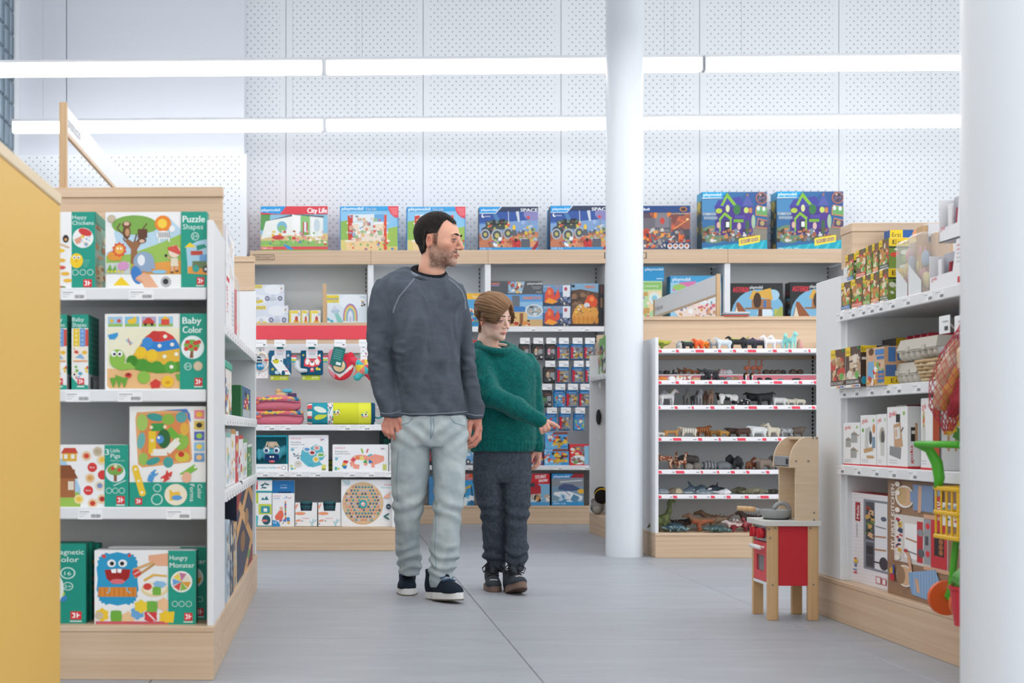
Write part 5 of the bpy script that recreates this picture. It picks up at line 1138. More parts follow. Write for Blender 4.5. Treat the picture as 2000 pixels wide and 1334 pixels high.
soft_book(hang('cloth_book','dark blue cloth book with a white seal',547),'2a6284',p)
p = Pr(512,1005,718,1218,'1c5474');p.g([(540,1140),(545,1085),(562,1058),(600,1066),(650,1066),(690,1050),(702,1095),(685,1135),(640,1150),(590,1150)],'e2505a');p.g([(552,1100),(570,1070),(600,1090),(580,1130),(558,1125)],'f3efec');p.g([(640,1090),(670,1072),(690,1100),(680,1128),(655,1128)],'f3efec');p.e(618,1118,24,22,'f3efec');p.e(618,1105,10,8,'1c2c40');p.g([(600,1160),(635,1160),(635,1192),(600,1192)],'e2505a');p.e(617,1168,12,10,'f3e0dc');p.e(535,1045,10,8,'d8c84a');p.e(665,1165,15,14,'d8d24a');p.e(688,1170,10,10,'e0dc6a');p.g([(668,1050),(695,1030),(700,1062)],'edeae6')
ob = hang('cloth_book','dark blue cloth book with a red panda',609);soft_book(ob,'1c5474',p)
MB().tube([(-.095,-.012,-.1),(-.1,-.016,-.14),(-.08,-.02,-.165),(-.03,-.02,-.165)],[.012,.02,.018,.010],10).build('stuffed_tail',mat('speckled_cloth','cdd4da',.9),ob,True)
# round mirror toy
o = hang('mirror_toy','round pink and red baby toy with a mirror and green tag',664)
s = SDF((-.1,-.04,-.26),(.11,.04,-.02),.006);s.ell((.005,.006,-.14),(.085,.022,.09));s.ell((-.05,.006,-.07),(.03,.016,.05),.02);s.ell((.07,.006,-.09),(.03,.016,.05),.02)
V,Q = s.mesh();c = np.where(V[:,:1] < -.035,np.array(lin('ee97a6')),np.array(lin('dc3a4a')));c = np.where((np.abs(V[:,2:3]+.20-np.abs(V[:,:1])*.8) < .012),np.array(lin('f2ecec')),c);part(o,'cushion',mesh_np('cushion',V,Q,c),CLOTH)
MB().lathe([(.046,0),(.048,.004),(.045,.008)],28,'2a6a86',Matrix.Translation((-.005,-.018,-.135)) @ Matrix.Rotation(pi/2,4,'X')).build('mirror_rim',CLOTH,o,True)
MB().lathe([(.039,0),(.04,.004),(.037,.006)],28,None,Matrix.Translation((-.005,-.023,-.135)) @ Matrix.Rotation(pi/2,4,'X')).build('mirror',mat('gold_mirror','e3c79a',.25,.5),o,True)
Mt = Matrix.Translation((-.01,-.034,-.01)) @ Matrix.Rotation(R(14),4,'Y')
MB().rbox(-.03,.05,-.001,.001,-.125,.0,.001,'1f6f6c',Mt).build('paper_tag',PRINT,o)
p = Pr(0,0,80,125);[p.r(12,20+14*k,66,24+14*k,'6ab0aa') for k in range(5)];p.r(40,98,72,116,'e6ecec');p.build('tag_print',o,.08,.125,Mt @ Matrix.Translation((-.03,-.0012,-.125)))
# patchwork star toy
o = hang('patchwork_toy','patchwork star toy partly behind the man\'s sleeve',712)
s = SDF((-.12,-.04,-.26),(.12,.04,0),.006)
for k in range(5): a = 2*pi*k/5+.3;s.cap((0,0,-.13),(.08*cos(a),0,-.13+.095*sin(a)),.035,.026,.03)
V,Q = s.mesh();ang = (np.floor((np.arctan2(V[:,2]+.13,V[:,0])+pi)/(2*pi)*8).astype(int)+(np.hypot(V[:,0],V[:,2]+.13) > .06)) % 5
c = np.array([lin(k) for k in ('f0d84a','ee8a7a','4fc0c8','e2485c','f3c9b0')])[ang];part(o,'patchwork_body',mesh_np('patchwork_body',V,Q,c),CLOTH)
MB().rbox(-.028,.035,-.038,-.035,-.15,0,.001,'f0f0f4').build('card',PRINT,o)
p = Pr(0,0,60,150);p.clutter(5,10,55,60,['2a7a7a','4f9ab0','d8727a'],10,10,3);p.r(12,70,50,74,'d8a0aa');p.clutter(8,95,52,140,['d8727a','7ab05a','e0b84a','5a8ac0'],10,10,5);sheet(o,'printed_card',p,.063,.15,-.028,-.15,-.0382)

# ------------------------------------------------------------------ banner unit: soft goods on the middle shelf
YGS = YG+.06
def bag(label,px0,px1,ptop,z,yoff):
    a,b = wx(px0,YGS),wx(px1,YGS);H_ = wz(540,ptop,YGS)-z;W_ = b-a
    o = thing('pink_bag',label,'bag',(a,YGS+yoff,z),group='folded pink bags')
    s = SDF((-.02,-.02,-.01),(W_+.02,.30,H_+.03),.008);s.box((W_/2,.13,H_*.48),(W_/2,.12,H_*.48),.04,0);s.ell((W_*.55,.12,H_*.8),(W_*.4,.1,H_*.35),.03)
    V,Q = s.mesh();nz = vnoise(V,16,3);V[:,2] += nz*.004*(V[:,2] > .01);part(o,'bag_body',mesh_np('bag_body',V,Q,lin('d87a8c')),CLOTH)
    top = SDF((-.02,-.02,H_*.55),(W_+.02,.30,H_+.05),.008);top.box((W_/2,.13,H_*.86),(W_/2+.004,.124,H_*.17),.025,0);V,Q = top.mesh();V[:,2] += vnoise(V,16,3)*.004
    pal = np.array([lin(k) for k in ('5a4a8a','3a86a8','e8c24a','d8727a','8ac0d0','6a3a6a')]);ci = (np.floor((vnoise(V,26,5)+1)*3.2).astype(int)) % 6
    part(o,'patterned_flap',mesh_np('patterned_flap',V,Q,pal[ci]),CLOTH)
    MB().tube([(.0+W_*k/14,.004-.0,H_*.60+.012*sin(pi*k/14)) for k in range(15)],.004,6).build('zip',mat('plum_zip','8a3f5a',.6),o)
    MB().rbox(.004,.045,-.004,.002,H_*.52,H_*.66,.003,'e8785a').build('zip_pull',CLOTH,o);return o
zg1 = zg[0]+.001
bag('folded pink bag with orange zip pull, lower one of the pair',497,592,803,zg1,0)
bag('folded pink bag lying on top of the other pink bag',492,586,776,zg1+(wz(540,803,YGS)-zg1)+.002,.004)
o = thing('wooden_toy','small wooden toy with a light blue block on the pink bags','toy',(wx(553,YGS+.2),YGS+.16,zg1+.181))
MB().rbox(-.045,.02,-.03,.03,0,.03,.006,'d8b88a').ball((-.03,0,.038),.02,10,'d0ac7a').build('wood_body',PAINT,o);MB().rbox(-.0,.06,-.02,.03,.03,.055,.006,'5ab8d0').build('blue_block',PAINT,o);MB().rbox(.03,.09,-.03,.03,.0,.028,.005,'4a3a60').build('dark_block',PAINT,o)
# bolster cushion lying along the shelf
a,b = wx(600,YGS),wx(733,YGS);r_ = (wz(660,786,YGS)-zg1)/2;L_ = b-a
o = thing('bolster_cushion','teal and yellow printed bolster cushion lying on the shelf','cushion',(a,YGS+r_,zg1+r_))
def seg(name,x0,x1,cols,m=CLOTH,rr=1.0,fn=None):
    n = 28;k = max(2,int((x1-x0)/.006));mb = MB();vs = []
    for i in range(k+1):
        x = x0+(x1-x0)*i/k;t = min((x+.0)/(.02),(L_-x)/.02,1);q = r_*rr*(.9+.1*max(0,t)**.5)
        vs += [(x,q*cos(2*pi*j/n),q*sin(2*pi*j/n)) for j in range(n)]
    for i in range(k):
        for j in range(n):
            x = x0+(x1-x0)*(i+.5)/k;th = 2*pi*(j+.5)/n
            mb.c.append(fn(x,th) if fn else cols);mb.f.append((i*n+j,i*n+(j+1) % n,(i+1)*n+(j+1) % n,(i+1)*n+j))
    mb.v = vs;mb.f += [tuple(range(n))[::-1],tuple(range(k*n,(k+1)*n))];mb.c += [cols,cols]
    return mb.build(name,m,o,True)
rnd = random.Random(5);spk = [(rnd.uniform(0,.12),rnd.uniform(0,6.28)) for _ in range(50)]
seg('striped_end',0,L_*.07,'ece6e0',fn=lambda x,t: ('e8e4de','d8505a','2a7a86')[int(t*3) % 3])
seg('teal_band',L_*.07,L_*.30,'2f98a8');seg('speckled_band',L_*.30,L_*.38,'dfe8ea',fn=lambda x,t: 'd2505a' if int(x*400+t*7) % 7 == 0 else ('3a98a8' if int(x*300+t*9) % 5 == 0 else 'e4ecec'))
seg('yellow_band',L_*.38,L_*.74,'d3d73a');seg('yellow_band',L_*.74,L_*.94,'dfe04a');seg('navy_band',L_*.94,L_,'1f4f6a')
p = Pr(0,0,100,20,'e6e9ee');p.r(8,6,40,9,'aab4c0');p.clutter(55,5,70,15,['d8727a','5a8ac0'],4,5,2);p.r(75,6,92,13,'6a5aa0');p.build('label_band',o,L_*.36,r_*.55,Matrix.Translation((L_*.38,-r_*.93,r_*.28)) @ Matrix.Rotation(R(-32),4,'X'))
for cx,cz,c,tilt in ((.19,.35,'e9eee8',18),(.2,-.25,'c8d24a',-18)):
    p = Pr(0,0,100,50);p.e(50,25,48,20,c,20,tilt);p.build('leaf_print',o,.09,.045,Matrix.Translation((L_*cx-.045,-r_*.985,cz*r_-.0225)),CLOTH)
for cx,cz in ((.43,.12),(.84,-.1)):
    p = Pr(0,0,100,80);p.e(50,44,30,26,'f0efe6');p.g([(10,40),(35,20),(35,60)],'2a8a94');p.e(60,40,10,8,'2c3a44');p.l([(20,62),(80,58)],7,'d2505a');p.g([(60,20),(70,4),(76,24)],'3a9aa8');p.build('bird_print',o,.065,.05,Matrix.Translation((L_*cx-.03,-r_*.99,cz*r_-.025)),CLOTH)
for k,(dz,c) in enumerate(((.02,'e9dcdc'),(-.02,'2a8a94'),(-.05,'cfd4da'))): MB().tube([(L_-.01,-.03,dz),(L_+.02,-.045,dz+.02-.03*k),(L_+.045,-.04,dz+.05-.05*k)],.006,6).build('ribbon',mat('ribbon_'+c,c,.8),o)

# ------------------------------------------------------------------ banner unit: boxed toys
zg2 = zg[1]+.001
YGB = YG+.05
# window box with a blue plush
a,b = wx(497,YGB),wx(562,YGB);W_ = b-a;H_ = wz(530,850,YGB)-zg2
o = thing('plush_box','turquoise window box with a furry blue plush','box',(a,YGB,zg2))
MB().box(0,W_,.10,.104,0,H_,'1fa5b8').box(0,.006,0,.1,0,H_,'1b94a6').box(W_-.006,W_,0,.1,0,H_,'1b94a6').box(0,W_,0,.1,H_-.005,H_,'1b94a6').box(0,W_,0,.1,0,.005,'f0f0f0').build('carton',PRINT,o)
MB().box(0,W_,-.002,0,0,H_*.2,'f1f2f3').box(0,W_,-.002,0,H_*.95,H_,'1f9fb2').box(0,.008,-.002,0,H_*.2,H_*.95,'1f9fb2').box(W_-.008,W_,-.002,0,H_*.2,H_*.95,'1f9fb2').build('front_frame',PRINT,o)
p = Pr(0,0,100,22);p.t('emotions buddy',8,14,8,'4fb4c4',w=58);p.t('mini',68,14,8,'e0705a',w=10);p.e(88,11,7,7,'8a9098');p.e(88,11,5.5,5.5,'f1f2f3');p.build('printed_front',o,W_,H_*.2,Matrix.Translation((0,-.002,0)))
s = SDF((0,-.02,H_*.18),(W_,.11,H_),.005);cz = H_*.50;s.ell((W_*.52,.05,cz),(W_*.33,.04,H_*.28),.02);s.ell((W_*.12,.05,cz-.01),(.022,.02,.04),.015);s.ell((W_*.9,.05,cz+.02),(.022,.02,.035),.015);s.ell((W_*.52,.012,cz-.035),(W_*.22,.02,.03),.0,'s')
V,Q = s.mesh();V += (vnoise(V,180,2)*.0025)[:,None];c = np.where((V[:,1:2] > .008) & (np.abs(V[:,0:1]-W_*.52) < W_*.22) & (np.abs(V[:,2:3]-cz+.035) < .028) & (V[:,1:2] < .035),np.array(lin('2c4a80')),np.array(lin('59b2c4')));part(o,'plush',mesh_np('plush',V,Q,c),CLOTH)
for dx in (-.035,.03): MB().ball((W_*.52+dx,.012,cz+.018),(.021,.012,.021),14,'eef2f4').ball((W_*.52+dx,.001,cz+.018),(.012,.006,.012),12,'3a6aa0').ball((W_*.52+dx,-.003,cz+.018),(.006,.004,.006),8,'14181c').build('eye',PAINT,o,True)
MB().ball((W_*.52,.02,cz-.055),(.022,.012,.01),10,'d86a6a').rbox(W_*.52-.014,W_*.52-.003,.006,.012,cz-.03,cz-.018,.002,'f4f4f2').rbox(W_*.52+.003,W_*.52+.014,.006,.012,cz-.03,cz-.018,.002,'f4f4f2').build('mouth',PAINT,o,True)
mb = MB();rnd = random.Random(2)
for k in range(16):
    x = W_*.52+rnd.uniform(-.05,.05);mb.tube([(W_*.5,.05,cz+H_*.27),(x*.6+W_*.2,.02,cz+H_*.3),(x,.004,cz+H_*.16+rnd.uniform(-.01,.01))],[.006,.007,.002],5)
mb.build('hair_tuft',mat('blond_hair','cdb9a2',.8),o)
def mini_head(p,lines,w_,x=16,y=26):
    p.t('miniland',x,y,16,'e0647a',w=74)
    for k,l in enumerate(lines): p.t(l,x,y+26+17*k,12,'3a5a64',w=min(w_,9*len(l)))
    p.r(x,y+44+17*(len(lines)-1),x+50,y+47+17*(len(lines)-1),'b9c2c8')
p = Pr(318,418,615,690,'f0f1f3');mini_head(p,['Nestable','Sensory Tree'],100,336,450);p.e(347,527,13,12,'7fc0d0');p.clutter(540,445,595,462,['5a8ac0','d8727a','c9cdd2'],8,12,2)
p.g([(415,540),(430,508),(480,512),(520,488),(570,505),(575,540),(595,570),(570,605),(545,610),(570,640),(500,660),(450,645),(405,600)],'5cb8cc');p.r(462,630,500,655,'52aec4')
for x,y,rx,ry,c,c2 in ((456,525,30,20,'e6e8e6','5a9ad0'),(528,514,26,20,'e9dcd2','d89a9a'),(495,550,26,20,'ece0dc','a8343f'),(558,566,34,18,'e6ecdc','7ab85a'),(522,600,24,24,'e8e0cc','e6c24a')): p.e(x,y,rx,ry,c);p.e(x,y,rx*.65,ry*.6,c2)
p.e(390,635,28,26,'d9d4cc');p.e(390,630,14,10,'c4beb4');p.l([(355,575),(415,572)],4,'2a4a5c');p.l([(375,575),(395,555)],3,'2a4a5c');p.e(360,560,10,5,'2f6a74',10,30);p.e(390,590,10,5,'2f6a74',10,-30);p.e(340,650,10,10,'c9d28a');p.r(336,664,352,678,'4fb0a8');p.r(358,664,372,672,'b9c83a');p.r(566,640,595,668,'d9dc6a');p.r(566,668,595,682,'9aa05a')
carton_px('toy_box','white toy box with a turquoise nesting tree',563.5,850,641.5,YGB,zg2,.09,'eceef0',p,group='white baby toy boxes')
p = Pr(645,490,1062,688,'f1f2f4');mini_head(p,['Translucent','Colorful Lizard'],112,662,520);p.e(674,596,12,12,'7fc0d0');p.clutter(990,515,1045,530,['5a8ac0','d8727a','c9cdd2'],8,12,2)
p.l([(845,655),(800,650),(788,615),(815,585),(870,580),(930,600)],34,'f0a08c');p.g([(900,585),(960,560),(1030,575),(1030,610),(990,630),(950,640),(920,630)],'f0a08c');p.r(880,620,905,645,'f0a08c');p.r(935,630,960,660,'f0a08c')
for pts,c in (([(782,605),(800,585),(822,600),(800,620)],'d8505c'),([(815,582),(840,572),(848,600),(826,602)],'ee8a4a'),([(850,575),(875,578),(880,606),(852,606)],'f0d87a'),([(895,598),(908,628),(870,622)],'4fa85a'),([(918,598),(950,622),(915,630)],'2f78b8')): p.g(pts,c)
for pts,c in (([(730,605),(765,610),(755,630),(722,622)],'d8404c'),([(722,625),(752,628),(745,645),(715,640)],'f0b04a'),([(715,640),(740,645),(735,655),(716,655)],'6ab05a'),([(725,650),(755,645),(745,670),(722,665)],'2f78b8')): p.g(pts,c)
p.e(866,535,7,22,'9ac25a',10,-20);p.e(905,535,6,18,'d8606a',10,20);p.e(925,568,20,7,'6ab8c4',10,-20);p.r(662,655,678,680,'4fb0a8');p.e(690,668,8,8,'b9c83a');p.r(1020,635,1048,680,'cdd27a')
carton_px('toy_box','white toy box with a coral lizard puzzle',649.5,868.5,758.5,YGB,zg2,.09,'eceef0',p,group='white baby toy boxes')
carton_px('toy_box','white box edge between the lizard box and the jeans',760,866,769,YGB,zg2,.09,'eceef0',Pr(0,0,40,60,'f1f2f4').r(4,40,8,46,'4fb0a8').t('miniland',8,12,5,'e0647a',w=20),group='white baby toy boxes')
carton_px('toy_box','dark teal box standing at the back of the boxed-toy shelf',742,842,768,YGB+.2,zg2,.08,'1f4f52',Pr(0,0,10,10,'1f4f52').r(3,2,7,4,'2f8a7a'),group='white baby toy boxes')
carton_px('toy_box','lime green box low behind the gap between white boxes',640,898,652,YGB+.18,zg2,.06,'a8b83a',Pr(0,0,10,20,'55603a').r(1,2,9,9,'b9c83a').r(1,11,9,18,'b9c83a'),group='white baby toy boxes')
zg3 = .151
# picture cubes box: lower and upper
p = Pr(90,848,192,1092,'e9ecec');p.r(90,848,115,925,'b9cf4a');p.r(116,850,190,926,'f0f2f2');p.g([(130,900),(140,880),(150,895),(160,870),(175,900)],'2a7a86');p.r(116,930,190,1004,'c2d04a');p.r(130,945,180,995,'3a98a8');p.r(145,960,165,985,'f0f2f2');p.r(90,940,112,1000,'eceee9');p.r(112,1010,190,1086,'eef2f2');p.e(160,1045,24,36,'2a5a68');p.e(150,1050,18,8,'e07a7a');p.g([(92,1000),(115,1020),(110,1085),(92,1085)],'4fb8c0');p.r(90,1086,192,1092,'3aa0a8')
carton_px('cube_box','box of animal picture cubes, bottom left of the banner unit',496,962.5,531,YGB,zg3,.12,'3aa0a8',p)
p = Pr(78,748,195,845,'f0f2f2');p.r(78,748,195,756,'2f9aa4');p.r(78,758,112,825,'d8505c');p.r(85,765,105,790,'f0e6e6');p.r(116,758,190,830,'f0f2f2');p.l([(130,820),(155,770)],4,'2a5a68');p.e(140,790,14,6,'2a6a74',10,-30);p.e(165,785,14,6,'2a6a74',10,20);p.e(150,810,14,6,'2a6a74',10,0);p.r(78,832,195,845,'3aa0a8')
carton_px('cube_box','second box of picture cubes stacked on the first',492,936,531.5,YGB,wz(512,962,YGB),.12,'2f9aa4',p)
p = Pr(196,758,362,1092,'f1f2f3');p.r(196,758,362,850,'2070ae');p.r(240,838,335,850,'14406a');p.t('miniland',255,795,10,'9cc8e4',w=52);p.t('Giraffe',255,815,12,'cfe4f2',w=52);p.t('miniland',204,875,11,'e0647a',w=52);p.t('Giraffe',204,892,10,'3a86c0',w=48);p.clutter(285,875,345,890,['5a8ac0','d8727a','c9cdd2'],8,12,3)
p.e(263,962,13,14,'e2b8a0');p.g([(250,975),(275,978),(282,1010),(268,1045),(225,1045),(222,1010)],'e8705a');p.e(232,1025,16,22,'e8705a')
for k in range(9): p.r(289,1060-17*k-16,300,1060-17*k,('4a86c8','d84a52','e8c24a','5a4a9a','e08a3a','4fae6a','d84a52','3a70b8','e8944a')[k])
p.e(314,1036,14,13,'3a9ad0');p.clutter(250,1045,325,1075,['d84a52','4a86c8','e8c24a','5a4a9a'],12,14,4);p.e(205,1092,50,46,'3a92d0');p.t('16',204,1070,16,'f2f8fc',w=24)
carton_px('toy_box','tall white stacking toy box with a blue top',532,938.5,575,YGB,zg3,.11,'ecedef',p,group='white baby toy boxes')
for k,(a_,b_) in enumerate(((576,620),(621,666))):
    a,b = wx(a_,YGB),wx(b_,YGB);W_ = b-a;H_ = wz(600,982,YGB)-zg3
    o = thing('cup_box',('left','right')[k]+' one of two white stacking cup boxes with dark cups showing','box',(a,YGB,zg3),group='stacking cup boxes')
    MB().box(0,W_,.1,.102,0,H_,'e6e6e6').box(0,.002,0,.1,0,H_,'e6e6e6').box(W_-.002,W_,0,.1,0,H_,'e6e6e6').box(0,W_,0,.1,0,.002,'e6e6e6').build('carton',PRINT,o)
    n0,n1 = W_*.22,W_*.78
    MB().add([(0,0,0),(W_,0,0),(W_,0,H_),(n1,0,H_),(n1-.006,0,H_*.66),(n0+.006,0,H_*.66),(n0,0,H_),(0,0,H_)],[(0,1,2,3,4,5,6,7)],'f2f2f2').build('front_panel',PRINT,o)
    p = Pr(365,922,535,1095);p.e(375,950,8,26,'f0a890',12,30);p.e(405,1000,40,12,'f0a07a');p.e(390,1052,22,8,'f0a88a',12,-10);p.t('miniland',420,1040,11,'e07a8a',w=52);p.l([(490,1090),(505,1040)],8,'a8d4dc');p.l([(500,1070),(525,1045)],8,'a8d4dc');p.l([(500,1090),(478,1055)],8,'a8d4dc');p.e(375,1075,4,6,'2a6a7a');p.e(420,1055,5,4,'2a6a7a');p.build('printed_front',o,W_,H_)
    for j in range(4):
        r2 = W_*.36-.004*j
        MB().lathe([(r2*.86,0),(r2,.03),(r2,.034),(r2*.8,.035)],20,('2a4450','1f5a60','20303c','2f6a70')[j],Matrix.Translation((W_/2,.05,H_*.56+.013*j))).build('cup',PAINT,o,True)
p = Pr(710,752,1108,1095,'f1f2f3');p.t('miniland',1030,795,15,'e0647a',w=74);p.t('mandala studio',1000,815,15,'4fb4b8',w=150);p.e(870,925,152,156,'d6b184',40);p.e(870,922,148,152,'e0c096',40)
cols = ['2a8a94','2f5f86','4a3f7a','d8806a','c9c4d8','3aa0a4','2a4a74','e09a8a','b9b4cc','2f7a8a']
rnd = random.Random(1);beads = {}
for j in range(12):
    for i in range(13):
        x,y = 738+23.2*i+(11.6 if j % 2 else 0),782+24*j
        if math.hypot((x-868)/1.0,(y-925)*.97) < 138 and math.hypot(x-872,y-930) > 34:
            rr = math.hypot(x-872,y-925);beads.setdefault(cols[int(rr/13+(i-6)**2*.13+j*.4) % 10],[]).append((x,y))
for c,q in beads.items():
    for x,y in q: p.e(x,y,8.5,9,c,10)
for c,q in beads.items():
    for x,y in q: p.e(x-2,y-2,2.6,2.6,'eef2f4',5)
p.e(872,930,31,31,'36a4ac',16);p.e(872,930,17,17,'e0b4a8');p.e(868,926,7,7,'f4ecec');p.e(1060,948,18,20,'2a3f54');p.t('36',1052,954,12,'eef2f4',w=16)
for x,y,a_,c in ((1042,870,-40,'f0b49a'),(1050,880,-5,'f0b49a'),(1060,862,-60,'f0b49a'),(1045,1010,-30,'2f6a64'),(1045,1030,30,'2f6a64'),(740,770,50,'a8d4dc'),(765,765,80,'a8d4dc')): p.e(x,y,26,6,c,10,a_)
carton_px('toy_box','large white box with a round wooden mandala board',666.5,937,771.5,YGB,zg3,.08,'ecedef',p,group='white baby toy boxes')
# bits of goods on the far side of the banner unit
for k,(y,z,c) in enumerate(((9.9,.801,'e8a838'),(10.4,.401,'d8704a'),(10.1,.151,'3a9ad0'))):
    carton('side_box',('orange','coral','blue')[k]+' box on the hidden aisle side of the banner unit',.24,.2,.1,(g1-.02,y,z),pi/2,c,Pr(0,0,10,10,c).e(5,5,3,2,'f0e6d0'))
# ------------------------------------------------------------------ animal figurines
def nrm(V): return V
def stripes(V,c0,c1,ax,f,th=0.0,nz=.6): return np.where((np.sin(V[:,ax:ax+1]*f+vnoise(V,40,3)[:,None]*nz*3) > th),np.array(lin(c0)),np.array(lin(c1)))
def blots(V,c0,c1,f,th=.15,seed=1): return np.where(vnoise(V,f,seed)[:,None] > th,np.array(lin(c1)),np.array(lin(c0)))
def quad(L,H,c,c2=None,nk=.3,lg=.45,hd=.16,neck=.5,pat=None,horn=None,ears=True,mane=None,tail='down',fat=1.0,lw=.07,spikes=None,muzzle=None):
    h = max(.0026,L/34);Hb = H*(1-nk);rb = Hb*(1-lg)/2*fat;zb = Hb*lg+Hb*(1-lg)/2;lr = L*lw
    s = SDF((-L*.75,-L*.35,0),(L*.85,L*.35,H*1.25),h);k = rb*.6
    s.cap((-L*.27,0,zb),(L*.22,0,zb+.02*H),rb*.95,rb,k)
    for sx,sy in ((-.33,1),(-.31,-1),(.27,1),(.30,-1)):
        y = sy*rb*.6;s.chain([(sx*L,y,zb),(sx*L*.95+(.02*L if sx > 0 else .03*L),y,zb*.5),(sx*L,y,lr*.5)],[lr*1.5,lr*.9,lr*.75],lr*.8)
    hx,hz_ = L*(.30+.35*neck),H*(1-.6*hd)-(.1*H if nk > .25 else 0)
    s.chain([(L*.26,0,zb+rb*.35),(hx*.92,0,hz_)],[rb*.85,H*hd*.5],k*.6)
    s.cap((hx,0,hz_),(hx+H*hd*1.15,0,hz_-H*hd*.55),H*hd*.5,H*hd*.33,H*hd*.3)
    if ears:
        for sy in (-1,1): s.cap((hx-H*hd*.1,sy*H*hd*.3,hz_+H*hd*.35),(hx-H*hd*.15,sy*H*hd*.5,hz_+H*hd*.8),H*hd*.16,H*hd*.06,.001)
    if horn:
        for sy in (-1,1): s.chain([(hx,sy*H*hd*.3,hz_+H*hd*.35),(hx-.01*H,sy*H*hd*(.9 if horn == 'bull' else .6),hz_+H*hd*.7),(hx+(.04*H if horn == 'bull' else -.06*H),sy*H*hd*.9,hz_+H*hd*(1.1 if horn == 'bull' else 2.2))],[H*hd*.14,H*hd*.1,H*hd*.05],.001)
    tp = {'down': [(-L*.36,0,zb+rb*.6),(-L*.46,0,zb),(-L*.45,0,zb*.45)],'up': [(-L*.36,0,zb+rb*.5),(-L*.5,0,zb+rb*1.2),(-L*.6,0,H*.95)],'none': None}[tail]
    if tp: s.chain(tp,[lr*.5,lr*.5,lr*.45],lr*.4)
    if spikes:
        for i in range(6): x = -L*.35+L*.12*i;s.cap((x,0,zb+rb*.7),(x-.03*L,0,zb+rb*(1.5+.3*(i % 2))),L*.045,L*.012,.002)
    V,Q = s.mesh();V = relax(V,Q,1,.4)
    C = np.tile(np.array(lin(c)),(len(V),1))
    if pat: C = pat(V)
    if mane is not None:
        m = (V[:,0] > L*.15) & (V[:,0] < hx+.1*H*hd) & (V[:,2] > zb+rb*.4) & (np.abs(V[:,1]) < rb*.45) & (V[:,2]-zb-rb*.35 > (V[:,0]-L*.26)*(hz_-zb)/(hx-L*.26+1e-6)*.9);C = np.where(m[:,None],np.array(lin(mane)),C);C = np.where((V[:,:1] < -L*.41),np.array(lin(mane)),C)
    if spikes: C = np.where((V[:,2:3] > zb+rb*.95) & (V[:,:1] < L*.3),np.array(lin(spikes)),C)
    if muzzle: C = np.where(V[:,:1] > hx+H*hd*.8,np.array(lin(muzzle)),C)
    return V,Q,C
def lump(L,H,c,c2): 
    s = SDF((-L*.7,-L*.5,0),(L*.7,L*.5,H*1.2),max(.003,L/24));s.ell((0,0,H*.42),(L*.45,L*.33,H*.55),.01);s.ell((L*.42,0,H*.35),(L*.16,L*.14,H*.28),.01)
    for sx in (-.25,.25):
        for sy in (-1,1): s.cap((sx*L,sy*L*.2,H*.3),(sx*L,sy*L*.22,.004),L*.09,L*.08,.01)
    V,Q = s.mesh();V[:,2] = np.maximum(V[:,2],0);return V,Q,blots(V,c,c2 or c,90)
def wader(H,c,c2):
    L = H*.5;s = SDF((-L,-L*.5,0),(L,L*.5,H*1.05),H/46)
    s.ell((0,0,H*.42),(L*.42,L*.25,H*.15),.01);s.chain([(L*.25,0,H*.48),(L*.42,0,H*.62),(L*.3,0,H*.78),(L*.36,0,H*.94)],[H*.06,H*.035,H*.03,H*.04],.006);s.cap((L*.4,0,H*.95),(L*.62,0,H*.88),H*.03,H*.012,.004)
    for sy in (-.3,.3): s.chain([(0,sy*L*.4,H*.4),(L*.05,sy*L*.4,H*.2),(-.02*L,sy*L*.4,H*.01)],[H*.028,H*.018,H*.02],.004)
    s.ell((0,0,.004),(L*.28,L*.25,.006),.003);V,Q = s.mesh();C = np.tile(np.array(lin(c)),(len(V),1));C = np.where((V[:,2:3] < .012) | (V[:,:1] > L*.5),np.array(lin(c2)),C);return V,Q,C
def upright(H,c,c2,ape=False):
    s = SDF((-H*.5,-H*.5,0),(H*.6,H*.5,H*1.1),H/30)
    if ape:
        s.ell((-.02*H,0,H*.5),(H*.24,H*.22,H*.32),.02);s.ell((H*.14,0,H*.82),(H*.15,H*.14,H*.16),.02)
        for sy in (-1,1): s.chain([(H*.08,sy*H*.2,H*.7),(H*.2,sy*H*.28,H*.4),(H*.24,sy*H*.22,H*.04)],[H*.11,H*.09,H*.075],.01);s.cap((-H*.15,sy*H*.15,H*.3),(-H*.1,sy*H*.2,H*.05),H*.12,H*.09,.01)
    else:
        s.ell((0,0,H*.4),(H*.23,H*.22,H*.38),.02);s.ell((.03*H,0,H*.83),(H*.13,H*.12,H*.14),.02);s.cap((H*.12,0,H*.82),(H*.26,0,H*.79),H*.04,H*.012,.004)
        for sy in (-1,1): s.chain([(0,sy*H*.2,H*.62),(-.03*H,sy*H*.26,H*.3)],[H*.06,H*.04],.01);s.cap((0,sy*H*.1,H*.04),(H*.12,sy*H*.12,H*.03),H*.05,H*.04,.005)
    V,Q = s.mesh();V[:,2] = np.maximum(V[:,2],0);C = np.tile(np.array(lin(c)),(len(V),1))
    if not ape: C = np.where((V[:,:1] > H*.06) & (V[:,2:3] < H*.7),np.array(lin(c2)),C);C = np.where((V[:,2:3] > H*.66) & (V[:,2:3] < H*.78) & (V[:,:1] > 0),np.array(lin('e8b23a')),C)
    return V,Q,C
